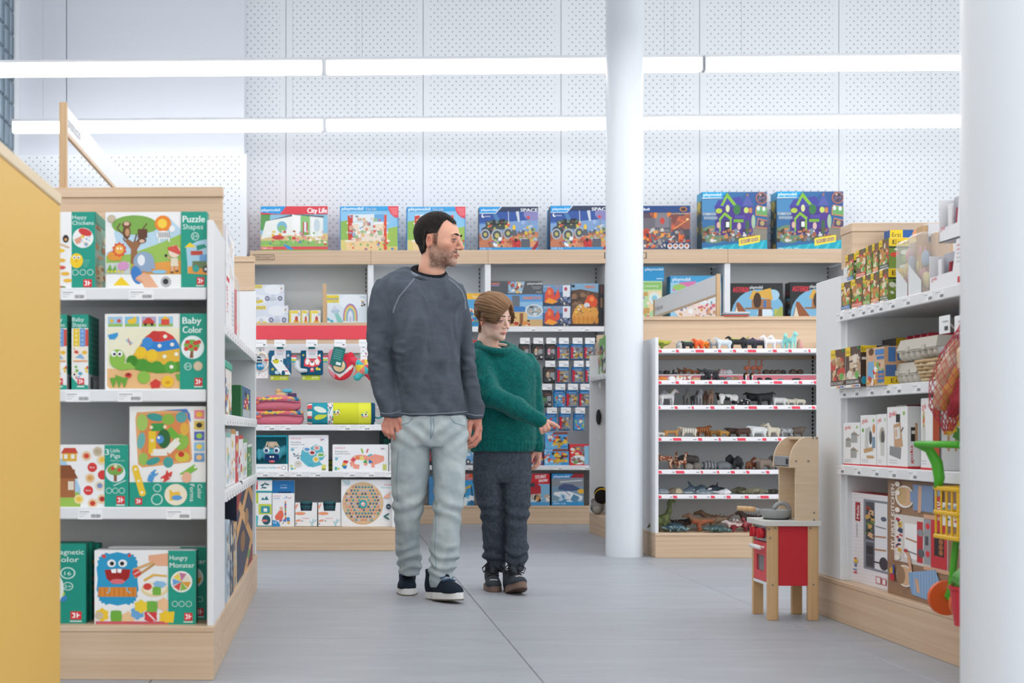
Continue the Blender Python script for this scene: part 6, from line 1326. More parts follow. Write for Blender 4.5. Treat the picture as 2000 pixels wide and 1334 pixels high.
def sea(L,H,c,c2,fin=True,tail_up=False):
    s = SDF((-L*.7,-L*.35,0),(L*.65,L*.35,max(H*1.3,L*.6)),max(.003,L/44));r_ = H*.33
    s.chain([(L*.38,0,r_*.9),(L*.1,0,r_*1.15),(-L*.25,0,r_*.9),(-L*.48,0,r_*(2.6 if tail_up else .8))],[r_*.6,r_,r_*.65,r_*.22],.02)
    e = Vector((-L*.5,0,r_*(2.8 if tail_up else .8)))
    for sy in (-1,1): s.cap(e,(e.x-L*.08,sy*L*.14,e.z+L*(.1 if tail_up else .01)),r_*.2,r_*.08,.008);s.cap((L*.15,sy*r_*.7,r_*.7),(-.02*L,sy*(r_+L*.12),r_*.2),r_*.25,r_*.1,.01)
    if fin: s.cap((-.02*L,0,r_*1.8),(-.1*L,0,r_*1.9+H*.45),r_*.3,r_*.08,.01)
    V,Q = s.mesh();V[:,2] = np.maximum(V[:,2],0);C = np.where(V[:,2:3] < r_*.75,np.array(lin(c2)),np.array(lin(c)));C = np.where((np.abs(V[:,1:2]) > r_*.45) & (np.abs(V[:,2:3]-r_*1.35) < r_*.22) & (np.abs(V[:,:1]-L*.3) < L*.06),np.array(lin(c2)),C);return V,Q,C
def reptile(L,H,c,c2,back=None):
    s = SDF((-L*.75,-L*.35,0),(L*.75,L*.35,H*1.4),max(.0032,L/50));r_ = H*.3
    s.chain([(L*.55,0,r_*.9),(L*.3,0,r_*1.1),(L*.1,0,r_*1.2),(-L*.2,0,r_*1.1),(-L*.5,0,r_*.6),(-L*.68,0,r_*.8)],[r_*.35,r_*.6,r_,r_*.9,r_*.4,r_*.15],.015)
    for sx in (.2,-.15):
        for sy in (-1,1): s.chain([(sx*L,sy*r_*.6,r_),(sx*L+.02*L,sy*(r_+L*.08),r_*.8),(sx*L+.05*L,sy*(r_+L*.09),.005)],[r_*.4,r_*.3,r_*.25],.008)
    V,Q = s.mesh();V[:,2] = np.maximum(V[:,2],0);C = blots(V,c,c2,120)
    if back: C = np.where(V[:,2:3] > r_*1.5,np.array(lin(back)),C)
    return V,Q,C
def sauropod(L,H,c,c2):
    s = SDF((-L*.7,-L*.3,0),(L*.7,L*.3,H*1.08),L/44);zb = H*.33
    s.cap((-L*.14,0,zb),(L*.1,0,zb),H*.15,H*.15,.03);s.chain([(L*.15,0,zb+.05*H),(L*.32,0,H*.6),(L*.33,0,H*.85),(L*.42,0,H*.96),(L*.55,0,H*.9)],[H*.12,H*.065,H*.05,H*.055,H*.035],.02);s.chain([(-L*.2,0,zb),(-L*.45,0,zb*.6),(-L*.65,0,zb*.3)],[H*.12,H*.05,H*.015],.02)
    for sx in (-.18,.14):
        for sy in (-1,1): s.cap((sx*L,sy*H*.1,zb),(sx*L,sy*H*.11,.005),H*.07,H*.055,.01)
    V,Q = s.mesh();V[:,2] = np.maximum(V[:,2],0);return V,Q,blots(V,c,c2,60)
def theropod(L,H,c,c2,wings=None):
    s = SDF((-L*.75,-L*.4,0),(L*.65,L*.4,H*1.15),max(.0034,L/48));zb = H*.5
    s.chain([(L*.32,0,H*.78),(L*.15,0,zb+.06*H),(-L*.1,0,zb),(-L*.4,0,zb+.05*H),(-L*.68,0,H*.8)],[H*.11,H*.15,H*.16,H*.07,H*.02],.02);s.cap((L*.34,0,H*.82),(L*.52,0,H*.76),H*.11,H*.07,.01)
    for sy in (-1,1): s.chain([(-.05*L,sy*H*.12,zb),(.03*L,sy*H*.15,H*.27),(-.05*L,sy*H*.15,H*.12),(.04*L,sy*H*.16,.008)],[H*.12,H*.07,H*.045,H*.05],.01);s.chain([(L*.15,sy*H*.1,zb),(L*.25,sy*H*.12,zb-.12*H)],[H*.04,H*.025],.005)
    if wings:
        for sy in (-1,1): s.chain([(0,sy*H*.1,zb+.12*H),(-.1*L,sy*L*.2,H*.95),(-.35*L,sy*L*.3,H*.7)],[H*.05,H*.04,H*.02],.01)
    for i in range(5): s.cap((-.3*L+.11*L*i,0,zb+.12*H),(-.34*L+.11*L*i,0,zb+.27*H),H*.05,H*.01,.004)
    V,Q = s.mesh();V[:,2] = np.maximum(V[:,2],0);return V,Q,np.where(V[:,2:3] > zb+.1*H,np.array(lin(c2)),blots(V,c,c2,60,.35))
def giraffe(L,H,c,c2): return quad(L,H,c,None,nk=.56,lg=.58,hd=.09,neck=.3,lw=.055,ears=True,horn=None,pat=lambda V: blots(V,c,c2,110,-.1))
SH = {'top': (zh[0],YH+.12),'second rear': (zs,YH+.26),'second front': (zh[1],YH+.1),'third': (zh[2],YH+.13),'fourth': (zh[3],YH+.13),'fifth': (zh[4],YH+.13),'sixth': (zh[5],YH+.13),'bottom': (.151,YH+.14)}
ORD = ['first','second','third','fourth','fifth','sixth','seventh','eighth','ninth','tenth','eleventh','twelfth','thirteenth','fourteenth','fifteenth','sixteenth','seventeenth','eighteenth','nineteenth','twentieth','twenty-first','twenty-second']
Lf,Rt,Fr = pi,0,-pi/2
# (centre px, width px, height px, heading, name, look, builder, extra depth)
def Qd(**k): return lambda W_,H_: quad(W_/1.05,H_,**k)
def Lm(c,c2=None): return lambda W_,H_: lump(W_*.95,H_,c,c2)
horse = lambda c,m,**k: Qd(c=c,mane=m,nk=.38,lg=.55,hd=.17,lw=.055,neck=.45,**k)
ANI = {
'top': [(1293,26,21,Lf,'dragon_figurine','olive green coiled dragon',lambda W_,H_: theropod(W_,H_,'6f7a2c','a8a83a'),0),(1326,17,15,Fr,'creature_figurine','grey and white cave creature',Lm('9a9a98','d0c8c4'),0),(1343,24,14,Lf,'creature_figurine','black armoured creature with green back',lambda W_,H_: quad(W_/1.05,H_,'33383c',nk=.15,spikes='3aa04a',fat=1.1),0),(1364,17,20,Lf,'lava_figurine','orange lava monster with red horns',lambda W_,H_: quad(W_,H_,'e2602a',nk=.3,horn='bull',fat=1.15,lw=.11,pat=lambda V: blots(V,'e2602a','c23a1c',120)),0),(1376,17,19,Lf,'lava_figurine','orange lava monster with yellow chest',lambda W_,H_: quad(W_,H_,'e8702c',nk=.3,horn='bull',fat=1.15,lw=.11,pat=lambda V: blots(V,'e8702c','f0a83a',100)),.05),(1395,21,17,Lf,'beast_figurine','grey and beige crouching beast',Qd(c='a09a94',nk=.25,pat=lambda V: blots(V,'a8a09a','7a7e84',90)),0),(1414,32,20,Lf,'beast_figurine','pale blue ice beast',Qd(c='cdd6dc',nk=.25,fat=1.1,mane='a8c0d4'),0),(1440,34,22,Lf,'dragon_figurine','black dragon with yellow spikes',lambda W_,H_: quad(W_/1.05,H_,'2a2c2e',nk=.25,spikes='a8b03a',tail='up'),0),(1464,26,20,Lf,'dragon_figurine','black dragon with purple crest',lambda W_,H_: quad(W_/1.05,H_,'34343c',nk=.22,spikes='5a4a80',fat=1.1),0),(1484,28,20,Lf,'dragon_figurine','dark violet horned dragon',lambda W_,H_: quad(W_/1.05,H_,'3c3a44',nk=.22,spikes='6a5a94',horn='bull'),.06),(1504,26,26,Lf,'unicorn_figurine','white unicorn with pink mane',horse('e9e6ea','e8b8cc'),0),(1519,26,27,Lf,'unicorn_figurine','white unicorn with silver mane',horse('eceaf0','c9c4d4'),.06),(1533,26,29,Fr,'pegasus_figurine','turquoise winged horse with lime mane',horse('8fd8d4','c8e04a'),.05),(1546,26,31,Fr,'pegasus_figurine','turquoise horse with blue mane',horse('9adcd8','4ab8d0'),0),(1562,16,17,Fr,'creature_figurine','small pink and tan creature',Lm('c9a08a','d88a94'),0)],
'second rear': [(1288,16,6,Lf,'mole_figurine','flat grey animal',Lm('6a6e74'),0),(1302,14,7,Rt,'badger_figurine','dark badger with pale face',Lm('3c3a3c','8a6a5a'),0),(1316,15,8,Lf,'badger_figurine','black and white striped animal',Lm('38383a','c9c4c0'),0),(1331,15,12,Lf,'deer_figurine','small brown deer',Qd(c='7a5240',nk=.35,lg=.5,horn='deer'),0),(1345,16,13,Lf,'deer_figurine','tan antlered deer',Qd(c='a86a44',nk=.35,lg=.5,horn='deer'),0),(1358,15,8,Rt,'fox_figurine','rust brown fox',Qd(c='a8603c',nk=.2),0),(1371,17,10,Lf,'wolf_figurine','dark grey wolf',Qd(c='55565a',nk=.25),0),(1384,17,10,Lf,'wolf_figurine','mid grey wolf',Qd(c='6a6a6c',nk=.25),0),(1397,16,9,Rt,'wolf_figurine','brown-grey wolf',Qd(c='706a64',nk=.25),0),(1411,14,9,Lf,'rabbit_figurine','white and pink rabbit',Lm('e6dcdc','e0a8b0'),0),(1424,14,8,Lf,'rabbit_figurine','plain white rabbit',Lm('e4e6e8'),0),(1458,12,23,Rt,'flamingo_figurine','salmon pink long-necked bird',lambda W_,H_: wader(H_,'c8765c','b05a4a'),-.03),(1471,12,23,Rt,'flamingo_figurine','copper pink long-necked bird',lambda W_,H_: wader(H_,'c47058','b05a4a'),-.03),(1483,12,23,Rt,'flamingo_figurine','rust pink long-necked bird',lambda W_,H_: wader(H_,'bf6c54','b05a4a'),-.03),(1497,13,8,Lf,'hedgehog_figurine','round brown hedgehog',Lm('6a5a50','4a3e38'),0),(1508,11,7.5,Lf,'hedgehog_figurine','small dark hedgehog',Lm('5c5048','3c342e'),0),(1519,14,8,Lf,'hedgehog_figurine','grey-brown hedgehog',Lm('6a6058','4c443e'),0),(1530,11,7.5,Lf,'hedgehog_figurine','dark grey hedgehog',Lm('4c4846','343230'),0),(1549,15,8.5,Lf,'hedgehog_figurine','large brown hedgehog',Lm('6e5f54','54483f'),0),(1563,13,8,Lf,'hedgehog_figurine','brown hedgehog at the end',Lm('5f534a','453b34'),0)],
'second front': [(1293,22,6.5,Lf,'cat_figurine','orange lying cat',Lm('d8853c'),0),(1312,15,8,Lf,'lamb_figurine','white lamb',Lm('e9e9e8'),0),(1326,15,9,Lf,'lamb_figurine','white and tan lamb',Lm('e6e2dc','c98a5a'),0),(1342,18,9,Rt,'dog_figurine','white and brown dog',Qd(c='d8c0a4',nk=.25,pat=lambda V: blots(V,'e6ded4','a86e44',70)),0),(1360,16,5,Lf,'dog_figurine','flat tan puppy',Lm('c9a27a'),0),(1372,9,8,Fr,'cub_figurine','black and white cub',lambda W_,H_: upright(H_,'2c2c2e','e8e8e8',True),0),(1382,13,14,Fr,'gorilla_figurine','upright black ape with pink face',lambda W_,H_: upright(H_,'2a2b2d','2a2b2d',True),0),(1397,14,14,Fr,'gorilla_figurine','upright black ape',lambda W_,H_: upright(H_,'303134','303134',True),0),(1410,14,6,Lf,'cub_figurine','dark grey crouching animal',Lm('4c4e52'),0),(1422,14,6.5,Lf,'cub_figurine','grey speckled animal',Lm('77787a','3c3c3e'),0),(1436,14,6.5,Lf,'goat_figurine','brown kid goat',Lm('8a6a4c','c9b090'),0),(1455,11,12,Rt,'penguin_figurine','taller emperor penguin',lambda W_,H_: upright(H_,'222428','eceeee'),0),(1467,11,11.5,Rt,'penguin_figurine','shorter emperor penguin',lambda W_,H_: upright(H_,'222428','eceeee'),0),(1483,10,5,Rt,'chick_figurine','tiny black chick',Lm('232427'),0),(1500,12,5,Rt,'chick_figurine','tiny black bird',Lm('232427'),0),(1524,10,3,Rt,'frog_figurine','tiny teal animal',Lm('4a8a8a'),0),(1556,16,4,Lf,'lizard_figurine','flat dark animal',Lm('3a3436'),0)],
'third': [(1284,30,28,Rt,'horse_figurine','white horse cut by the side panel',horse('dfe1e4','f0efe9'),.08),(1302,36,30,Rt,'horse_figurine','white horse with blond mane',horse('e6e6e6','e0c49a',muzzle='e0b0a8'),0),(1340,28,29,Fr,'horse_figurine','dark grey horse facing forward',horse('6a6866','3c3a3a'),0),(1357,28,27,Fr,'horse_figurine','slate grey horse',horse('66666a','4a4a4e'),.05),(1364,28,29,Fr,'horse_figurine','silver grey horse',horse('8c8c90','6a6a6e'),-.02),(1375,28,27,Fr,'horse_figurine','brown foal at the back',horse('86685a','5a443a'),.06),(1386,30,28,Fr,'horse_figurine','chestnut brown horse',horse('8a6c5c','6a5044'),0),(1420,46,21,Lf,'cow_figurine','black and white cow',Qd(c='e8e6e4',nk=.12,lg=.42,horn='bull',pat=lambda V: blots(V,'ebe8e6','24262a',42,.12,4),muzzle='d8a8a0'),0),(1455,24,11,Lf,'calf_figurine','lying black and white calf',Lm('26282b','e6e6e6'),0),(1474,32,22,Lf,'bull_figurine','black bull with white horns',Qd(c='28292b',nk=.15,lg=.4,horn='bull',fat=1.1),.04),(1493,31,22,Rt,'bull_figurine','blue-black bull',Qd(c='2e3134',nk=.15,lg=.4,horn='bull',fat=1.15),0),(1522,30,14,Lf,'sheep_figurine','white sheep',Qd(c='e6e6e4',nk=.15,lg=.35,fat=1.2,ears=True),0),(1545,20,12,Lf,'sheep_figurine','cream lamb with dark eyes',Qd(c='ddd6c4',nk=.2,lg=.4,fat=1.15),0),(1563,20,12,Lf,'sheep_figurine','cream sheep at the end',Qd(c='e0d9c8',nk=.2,lg=.4,fat=1.15),0)],
'fourth': [(1291,18,9,Lf,'goat_figurine','small white goat',Qd(c='dfdbd2',nk=.2),0),(1311,32,15,Rt,'deer_figurine','tan stag with antlers',Qd(c='c8935c',nk=.3,lg=.45,horn='deer',hd=.14),0),(1345,36,17,Lf,'tiger_figurine','white tiger',Qd(c='e0dac8',nk=.15,lg=.35,pat=lambda V: stripes(V,'e6e0d2','9a9488',0,420,-.6)),0),(1372,30,19,Rt,'tiger_figurine','orange tiger',Qd(c='9a5a30',nk=.15,lg=.35,pat=lambda V: stripes(V,'a86434','4a3020',0,420,-.3)),0),(1395,24,12,Lf,'lion_figurine','tawny lioness',Qd(c='a8783f',nk=.15,lg=.4),.04),(1414,20,12,Lf,'lion_figurine','golden lion cub',Qd(c='bf904e',nk=.18,lg=.4),0),(1432,30,15,Lf,'bison_figurine','dark brown bison',Qd(c='4c3a32',nk=.1,lg=.35,fat=1.1),.05),(1452,28,15,Rt,'bear_figurine','brown bear',Qd(c='5a4038',nk=.12,lg=.35,fat=1.1),0),(1480,38,18,Lf,'polar_bear_figurine','polar bear',Qd(c='e8eaea',nk=.12,lg=.38,fat=1.15),0),(1498,20,24,Lf,'alpaca_figurine','cream alpaca at the back',Qd(c='d8cdb4',nk=.42,lg=.45,hd=.16,neck=.2,fat=1.1,lw=.1),.06),(1510,26,25,Lf,'alpaca_figurine','pale cream alpaca',Qd(c='e2dac6',nk=.42,lg=.45,hd=.16,neck=.2,fat=1.15,lw=.1),0),(1535,30,16,Lf,'leopard_figurine','snow leopard',Qd(c='a8aaac',nk=.12,lg=.38,pat=lambda V: blots(V,'b4b6b8','55585c',150,.2)),0),(1559,22,17,Rt,'boar_figurine','brown boar',Qd(c='6c5f55',nk=.12,lg=.35,fat=1.15),0)],
'fifth': [(1296,40,49,Lf,'giraffe_figurine','tallest giraffe',lambda W_,H_: giraffe(W_/1.05,H_,'d8b49a','8a4a34'),0),(1317,22,32,Fr,'giraffe_figurine','young giraffe at the back',lambda W_,H_: giraffe(W_/1.05,H_,'d0a88a','7c4630'),.05),(1332,20,31,Rt,'giraffe_figurine','pale giraffe calf',lambda W_,H_: giraffe(W_/1.05,H_,'d9b8a2','a0583c'),0),(1348,30,23,Lf,'elephant_figurine','dark grey elephant',Qd(c='55504c',nk=.08,lg=.4,fat=1.15,lw=.11,hd=.3,ears=False),.05),(1345,14,10,Rt,'hippo_figurine','small grey hippo',Lm('8a8680'),-.03),(1362,18,11,Lf,'hippo_figurine','brown-grey hippo',Lm('7c746c'),-.01),(1384,36,14,Lf,'zebra_figurine','lying grey striped zebra',lambda W_,H_: (lambda r_: (r_[0],r_[1],stripes(r_[0],'8a8e92','45494e',0,300,0)))(lump(W_*.9,H_,'888',None)),0),(1412,34,13,Rt,'hippo_figurine','smooth blue-grey hippo',Lm('74797e'),.01),(1424,18,24,Fr,'gorilla_figurine','tall black gorilla',lambda W_,H_: upright(H_,'26282b','26282b',True),.04),(1441,20,22,Fr,'gorilla_figurine','seated black gorilla',lambda W_,H_: upright(H_,'2b2d30','2b2d30',True),0),(1461,18,13,Fr,'orangutan_figurine','small brown orangutan',lambda W_,H_: upright(H_,'7a4a34','7a4a34',True),0),(1473,18,20,Fr,'orangutan_figurine','large rust brown orangutan',lambda W_,H_: upright(H_,'86503a','86503a',True),.04),(1494,36,17,Lf,'rhino_figurine','beige rhinoceros',Qd(c='8e7f74',nk=.08,lg=.35,fat=1.15,lw=.1,hd=.26),0),(1520,30,22,Lf,'bison_figurine','dark buffalo behind the toy kitchen',Qd(c='4c4440',nk=.1,lg=.38,horn='bull',fat=1.1),0)],
'sixth': [(1293,24,9,Lf,'seal_figurine','blue-grey seal',lambda W_,H_: sea(W_,H_*1.3,'8a949c','b4bcc2',False),0),(1313,14,9,Rt,'seal_figurine','brown sea lion',lambda W_,H_: sea(W_,H_*1.3,'7a6a5a','8a7a68',False),0),(1325,12,9,Lf,'seal_figurine','cream seal pup',lambda W_,H_: sea(W_,H_*1.3,'c4b49a','d0c2aa',False),0),(1347,22,14,Rt,'dolphin_figurine','grey dolphin',lambda W_,H_: sea(W_,H_,'5a6a76','c9d2d8'),0),(1366,34,18,Rt,'whale_figurine','slate blue whale with raised tail',lambda W_,H_: sea(W_,H_,'55697a','9aa8b4',False,True),.05),(1374,30,9,Lf,'shark_figurine','steel grey shark',lambda W_,H_: sea(W_,H_*1.2,'74828c','c4ccd2'),-.04),(1398,46,18,Lf,'orca_figurine','black and white orca',lambda W_,H_: sea(W_,H_,'26303a','e9ecee'),0),(1415,24,8,Rt,'ray_figurine','small white and pink whale',lambda W_,H_: sea(W_,H_*1.3,'d8dade','e8e0e2',False),-.06),(1446,42,15,Lf,'turtle_figurine','olive monitor lizard',lambda W_,H_: reptile(W_/1.3,H_,'5a5844','747058'),.03),(1474,50,14,Rt,'crocodile_figurine','pale olive crocodile',lambda W_,H_: reptile(W_/1.3,H_,'7a7660','9a947c'),-.03),(1510,30,10,Rt,'crocodile_figurine','dark crocodile near the toy kitchen',lambda W_,H_: reptile(W_/1.3,H_,'4c4a3e','5c584a'),.03)],
'bottom': [(1293,42,53,Rt,'sauropod_figurine','olive green long-necked dinosaur',lambda W_,H_: sauropod(W_/1.1,H_,'55603c','6c7448'),0),(1318,46,21,Lf,'dinosaur_figurine','blue-green lying dinosaur',lambda W_,H_: reptile(W_/1.3,H_,'3a5a68','8aa0a0','2c4450'),-.05),(1336,44,26,Rt,'dinosaur_figurine','dark brown long-tailed dinosaur',lambda W_,H_: theropod(W_,H_,'4c3c38','2e2c2c'),.06),(1366,52,32,Lf,'dinosaur_figurine','rust orange dinosaur with dark tail',lambda W_,H_: theropod(W_,H_,'a86444','8a6a56'),0),(1392,58,36,Lf,'dinosaur_figurine','tan striped dinosaur with curled tail',lambda W_,H_: theropod(W_,H_,'a08a74','7a6250'),.07),(1400,50,16,Lf,'dinosaur_figurine','teal lizard-like dinosaur',lambda W_,H_: reptile(W_/1.3,H_,'3f5a5c','6a8080','2f4648'),-.08),(1432,38,21,Lf,'dragon_figurine','red and white winged dinosaur',lambda W_,H_: theropod(W_,H_,'8a2f3a','d8c8c4',True),-.03),(1456,36,23,Rt,'dragon_figurine','crimson winged dinosaur',lambda W_,H_: theropod(W_,H_,'7a2a34','b05a5c',True),-.02),(1462,40,36,Lf,'dinosaur_figurine','dark slate tyrant dinosaur',lambda W_,H_: theropod(W_,H_,'3c3e44','5a4c48'),.08),(1500,40,24,Lf,'dinosaur_figurine','grey dinosaur behind the toy kitchen',lambda W_,H_: theropod(W_,H_,'5a5a58','46484a'),.05)],
}
PAINTS = mat('painted_figurine',rough=.55,spec=.35,vcol=True)
for row,items in ANI.items():
    z,Y0 = SH[row];s_ = F/Y0
    items = sorted(items,key=lambda t: t[0])
    for i,(cx,pw_,ph_,hd_,nm,look,fn,dy) in enumerate(items):
        V,Q,C = fn(pw_/s_*1.12,ph_/s_*1.22);V[:,2] -= V[:,2].min()
        o = bpy.data.objects.new(nm,mesh_np(nm,V,Q,C));COL.objects.link(o);o.data.materials.append(PAINTS)
        o.location = (wx(cx,Y0+dy),Y0+dy,z+.002);o.rotation_euler = (0,0,hd_+.25*sin(cx*1.7))
        rl = {'second rear': 'rear step of the second','second front': 'front of the second'}.get(row,row)
        tag(o,'%s figurine, %s from left, %s animal shelf' % (look,ORD[i],rl),'figurine','animal figurines on the %s shelf' % row)

# ------------------------------------------------------------------ soft toys and boxes on the run beside the column
def plush(name,label,loc,rz,parts,h=.006,m=CLOTH):
    """parts: (centre, radii, colour)"""
    o = thing(name,label,'soft toy',loc,rz)
    A = np.array([p[0] for p in parts]);Rr = np.array([p[1] for p in parts]);s = SDF((A-Rr).min(0)-.02,(A+Rr).max(0)+.02,h)
    for c,r_,_ in parts: s.ell(c,r_,.008)
    V,Q = s.mesh();d = np.stack([np.linalg.norm((V-np.array(c))/np.array(r_),axis=1) for c,r_,_ in parts]);C = np.array([lin(p[2]) for p in parts])[d.argmin(0)]
    V += (vnoise(V,150,3)*.0015)[:,None];part(o,'body',mesh_np('body',V,Q,C),m);return o
yq = onx(1172,810,XH+.08).y
o = plush('plush_lemur','grey and cream soft toy hanging beside the column',(XH+.06,yq,onx(1172,838,XH+.06).z),-pi/2,[((0,0,.05),(.035,.03,.05),'c9b8a0'),((0,-.01,.12),(.03,.028,.03),'8a7a6a'),((.05,0,.09),(.02,.02,.06),'3c3a3c'),((-.04,0,.04),(.018,.018,.05),'a8835c')])
MB().tube([(0,0,.14),(0,0,.2),(.02,0,.22)],.003,5).build('hanging_loop',METAL,o)
o = plush('plush_bee','yellow and black striped soft toy on the plinth',(XH+.06,onx(1177,990,XH+.06).y,.152),-pi/2,[((0,0,.13),(.07,.06,.06),'e8b42c'),((-.07,0,.15),(.035,.05,.05),'24211e'),((.06,-.02,.13),(.03,.05,.055),'24211e')])
o = plush('plush_mouse','grey soft toy with a white tag below the yellow one',(XH+.015,onx(1168,995,XH+.02).y,.152),-pi/2,[((0,0,.05),(.05,.05,.05),'8a8680'),((-.04,-.02,.09),(.022,.02,.025),'7a746c'),((.04,-.01,.03),(.03,.03,.03),'a09a90')])
MB().rbox(-.01,.03,-.058,-.056,.02,.06,.001,'eceef0').build('paper_tag',PRINT,o)
for k,(a,b_,top,c,wd) in enumerate(((1161,1170,668,'b8b4b0','grey'),(1170.5,1178,660,'7ab86a','green and purple'),(1178.5,1190,652,'6fb45a','bright green'))):
    y1,y0 = onx(a,700,XH+.06).y,onx(b_,700,XH+.06).y
    p = Pr(0,0,40,80,c);p.clutter(2,20,38,78,['7a6a9a','3c3a44','d8d4cc','c0805a'],20,16,k+3)
    carton('toy_box',wd+' toy box on the top shelf beside the column',y1-y0,onx(b_,top,XH+.06).z-zp,.12,(XH+.06,y1,zp+.001),-pi/2,c,p,right=Pr(0,0,10,10,c))
# ------------------------------------------------------------------ right gondola goods (fronts look -x)
def rbox_(name,label,px0,px1,H,z,X,D,col,front=None,near=None,group=None,cat='box',lean=0):
    y1,y0 = onx(px0,843,X).y,onx(px1,843,X).y
    return carton(name,label,y1-y0,H,D,(X,y1,z),-pi/2,col,front,right=near,group=group,cat=cat)
def food(seed,title,c,bgc='7a5a42',foods=('e8c04a','d8503c','6fae4a','e8d8b8','c98a4a')):
    p = Pr(0,0,60,100,bgc);p.clutter(6,22,54,78,list(foods),30,20,seed);p.r(0,0,20,22,'f0cc2c');p.t('Erzi',3,15,7,'3a3a34',w=14);p.r(46,2,58,8,'2f7a3c');p.e(46,70,8,9,'6fb45a')
    p.r(0,80,60,93,c);p.t(title,4,90,7,'f6f6f2',w=50);p.r(0,93,60,100,'f2f2f0')
    for k,q in enumerate(('d8a83a','d8503c','4a86c0','5a3f8a')): p.r(24+8*k,95,32+8*k,98.5,q)
    return p
FG = 'boxed wooden play food'
XF = XE+.012
low = [(1643.5,1661,'SALATPARTY','3a78b0'),(1664,1685,'MITTAGESSEN','d8603c'),(1686,1700,'VEGAN','8aa83c'),(1701.5,1717.5,'OBST','e08a3a'),(1719,1735,'MEDITERRAN','5a6a3a')]
up = [(1650,1667.5,'SALATPARTY','3a78b0'),(1671,1691,'MITTAGESSEN','d8603c'),(1691.5,1703,'VEGAN','8aa83c'),(1703.5,1716,'OBST','e08a3a'),(1717,1736,'SANDWICHES','3a4a3a')]
hw = ['farthest','second','third','fourth','nearest'];hs = (.115,.117,.119,.119,.121)
def erzi_side(k):
    p = Pr(0,0,60,100,'6f8a3c');p.r(0,0,60,26,'f0cc2c');p.t('Erzi',8,20,14,'3a3a34',w=36);p.r(0,28,60,32,'2f2f2c');p.clutter(6,36,54,95,['3a5a2c','c94a3c','d8dcc8','8aa84a'],16,18,k);return p
for k in range(5):
    a,b,t,c = low[k];rbox_('play_food_box','%s play food box in the lower row of the upper shelf' % hw[k],a,b,hs[k],ze[0]+.001,XF,.1,'eeeeec',food(k+2,t,c),erzi_side(k),FG)
    a,b,t,c = up[k];rbox_('play_food_box','%s play food box stacked in the upper row' % hw[k],a+1.5,b,hs[k]-.004,ze[0]+hs[k]+.003,XF+.02,.08 if k < 4 else .1,'eeeeec',food(k+9,t,c),erzi_side(k+5),FG)
p = Pr(0,0,200,60,'2f5fa0');p.r(0,0,50,30,'f0cc2c');p.t('Erzi',8,22,14,'3a3a34',w=34);p.e(110,16,24,18,'d8956a');p.e(98,4,7,6,'d8956a');p.e(122,4,7,6,'d8956a');p.clutter(20,34,190,58,['e8e2d0','d8503c','7ab05a'],14,18,4)
carton('play_food_box','wide blue play food box with a bear, behind the upper row',.20,.075,.06,(XE+.16,onx(1738,500,XE+.16).y,ze[0]+.24),0,'2f5fa0',p,group=FG)
carton('storage_box','plain white carton under the blue bear box',.22,.236,.07,(XE+.15,onx(1738,500,XE+.16).y,ze[0]+.002),0,'dcdcda',None)
# film-wrapped wooden trays
for k,(a,b) in enumerate(((1750,1772),(1774,1799))):
    X = XE+.02;y1,y0 = onx(a,843,X).y,onx(b,843,X).y;W_ = y1-y0;H_ = (.205,.215)[k]
    o = thing('wrapped_toy',('farther','nearer')[k]+' film-wrapped wooden toy tray with pastel pieces','toy',(X,y1,ze[0]+.001),-pi/2,'film-wrapped trays')
    MB().box(0,W_,.05,.11,0,H_,'d9b48a').build('wooden_box',PAINT,o)
    MB().add([(0,0,0),(W_,0,0),(W_,0,.05),(W_*.55,0,.08),(0,0,H_*.55)],[(0,1,2,3,4)],'eceef0').build('white_sleeve',PRINT,o)
    for j,(u,v,c) in enumerate(((.3,.5,'e3cf8a'),(.55,.35,'d8a0a0'),(.7,.6,'a8b8cc'),(.5,.75,'e3a8a8'),(.75,.25,'dcc88a'))): MB().ball((W_*u,.03,H_*v),(.018,.014,.03),10,c).build('toy_piece',PAINT,o,True)
    MB().rbox(-.002,W_+.002,-.003,.112,-.0,H_+.004,.01).build('clear_film',PLASTIC,o)
carton('wood_crate','plain wooden crate beside the film-wrapped trays',.095,.245,.05,(onx(1803,600,XE+.04).x,onx(1801,600,XE+.04).y-.0,ze[0]+.001),0,'caa67a',(lambda q: (q.e(75,70,8,6,'b08a60'),q.e(75,60,4,4,'b08a60'),q.t('goki',66,30,8,'b08a60',w=24,rot=90),q)[-1])(Pr(0,0,95,190,'cba87e')))
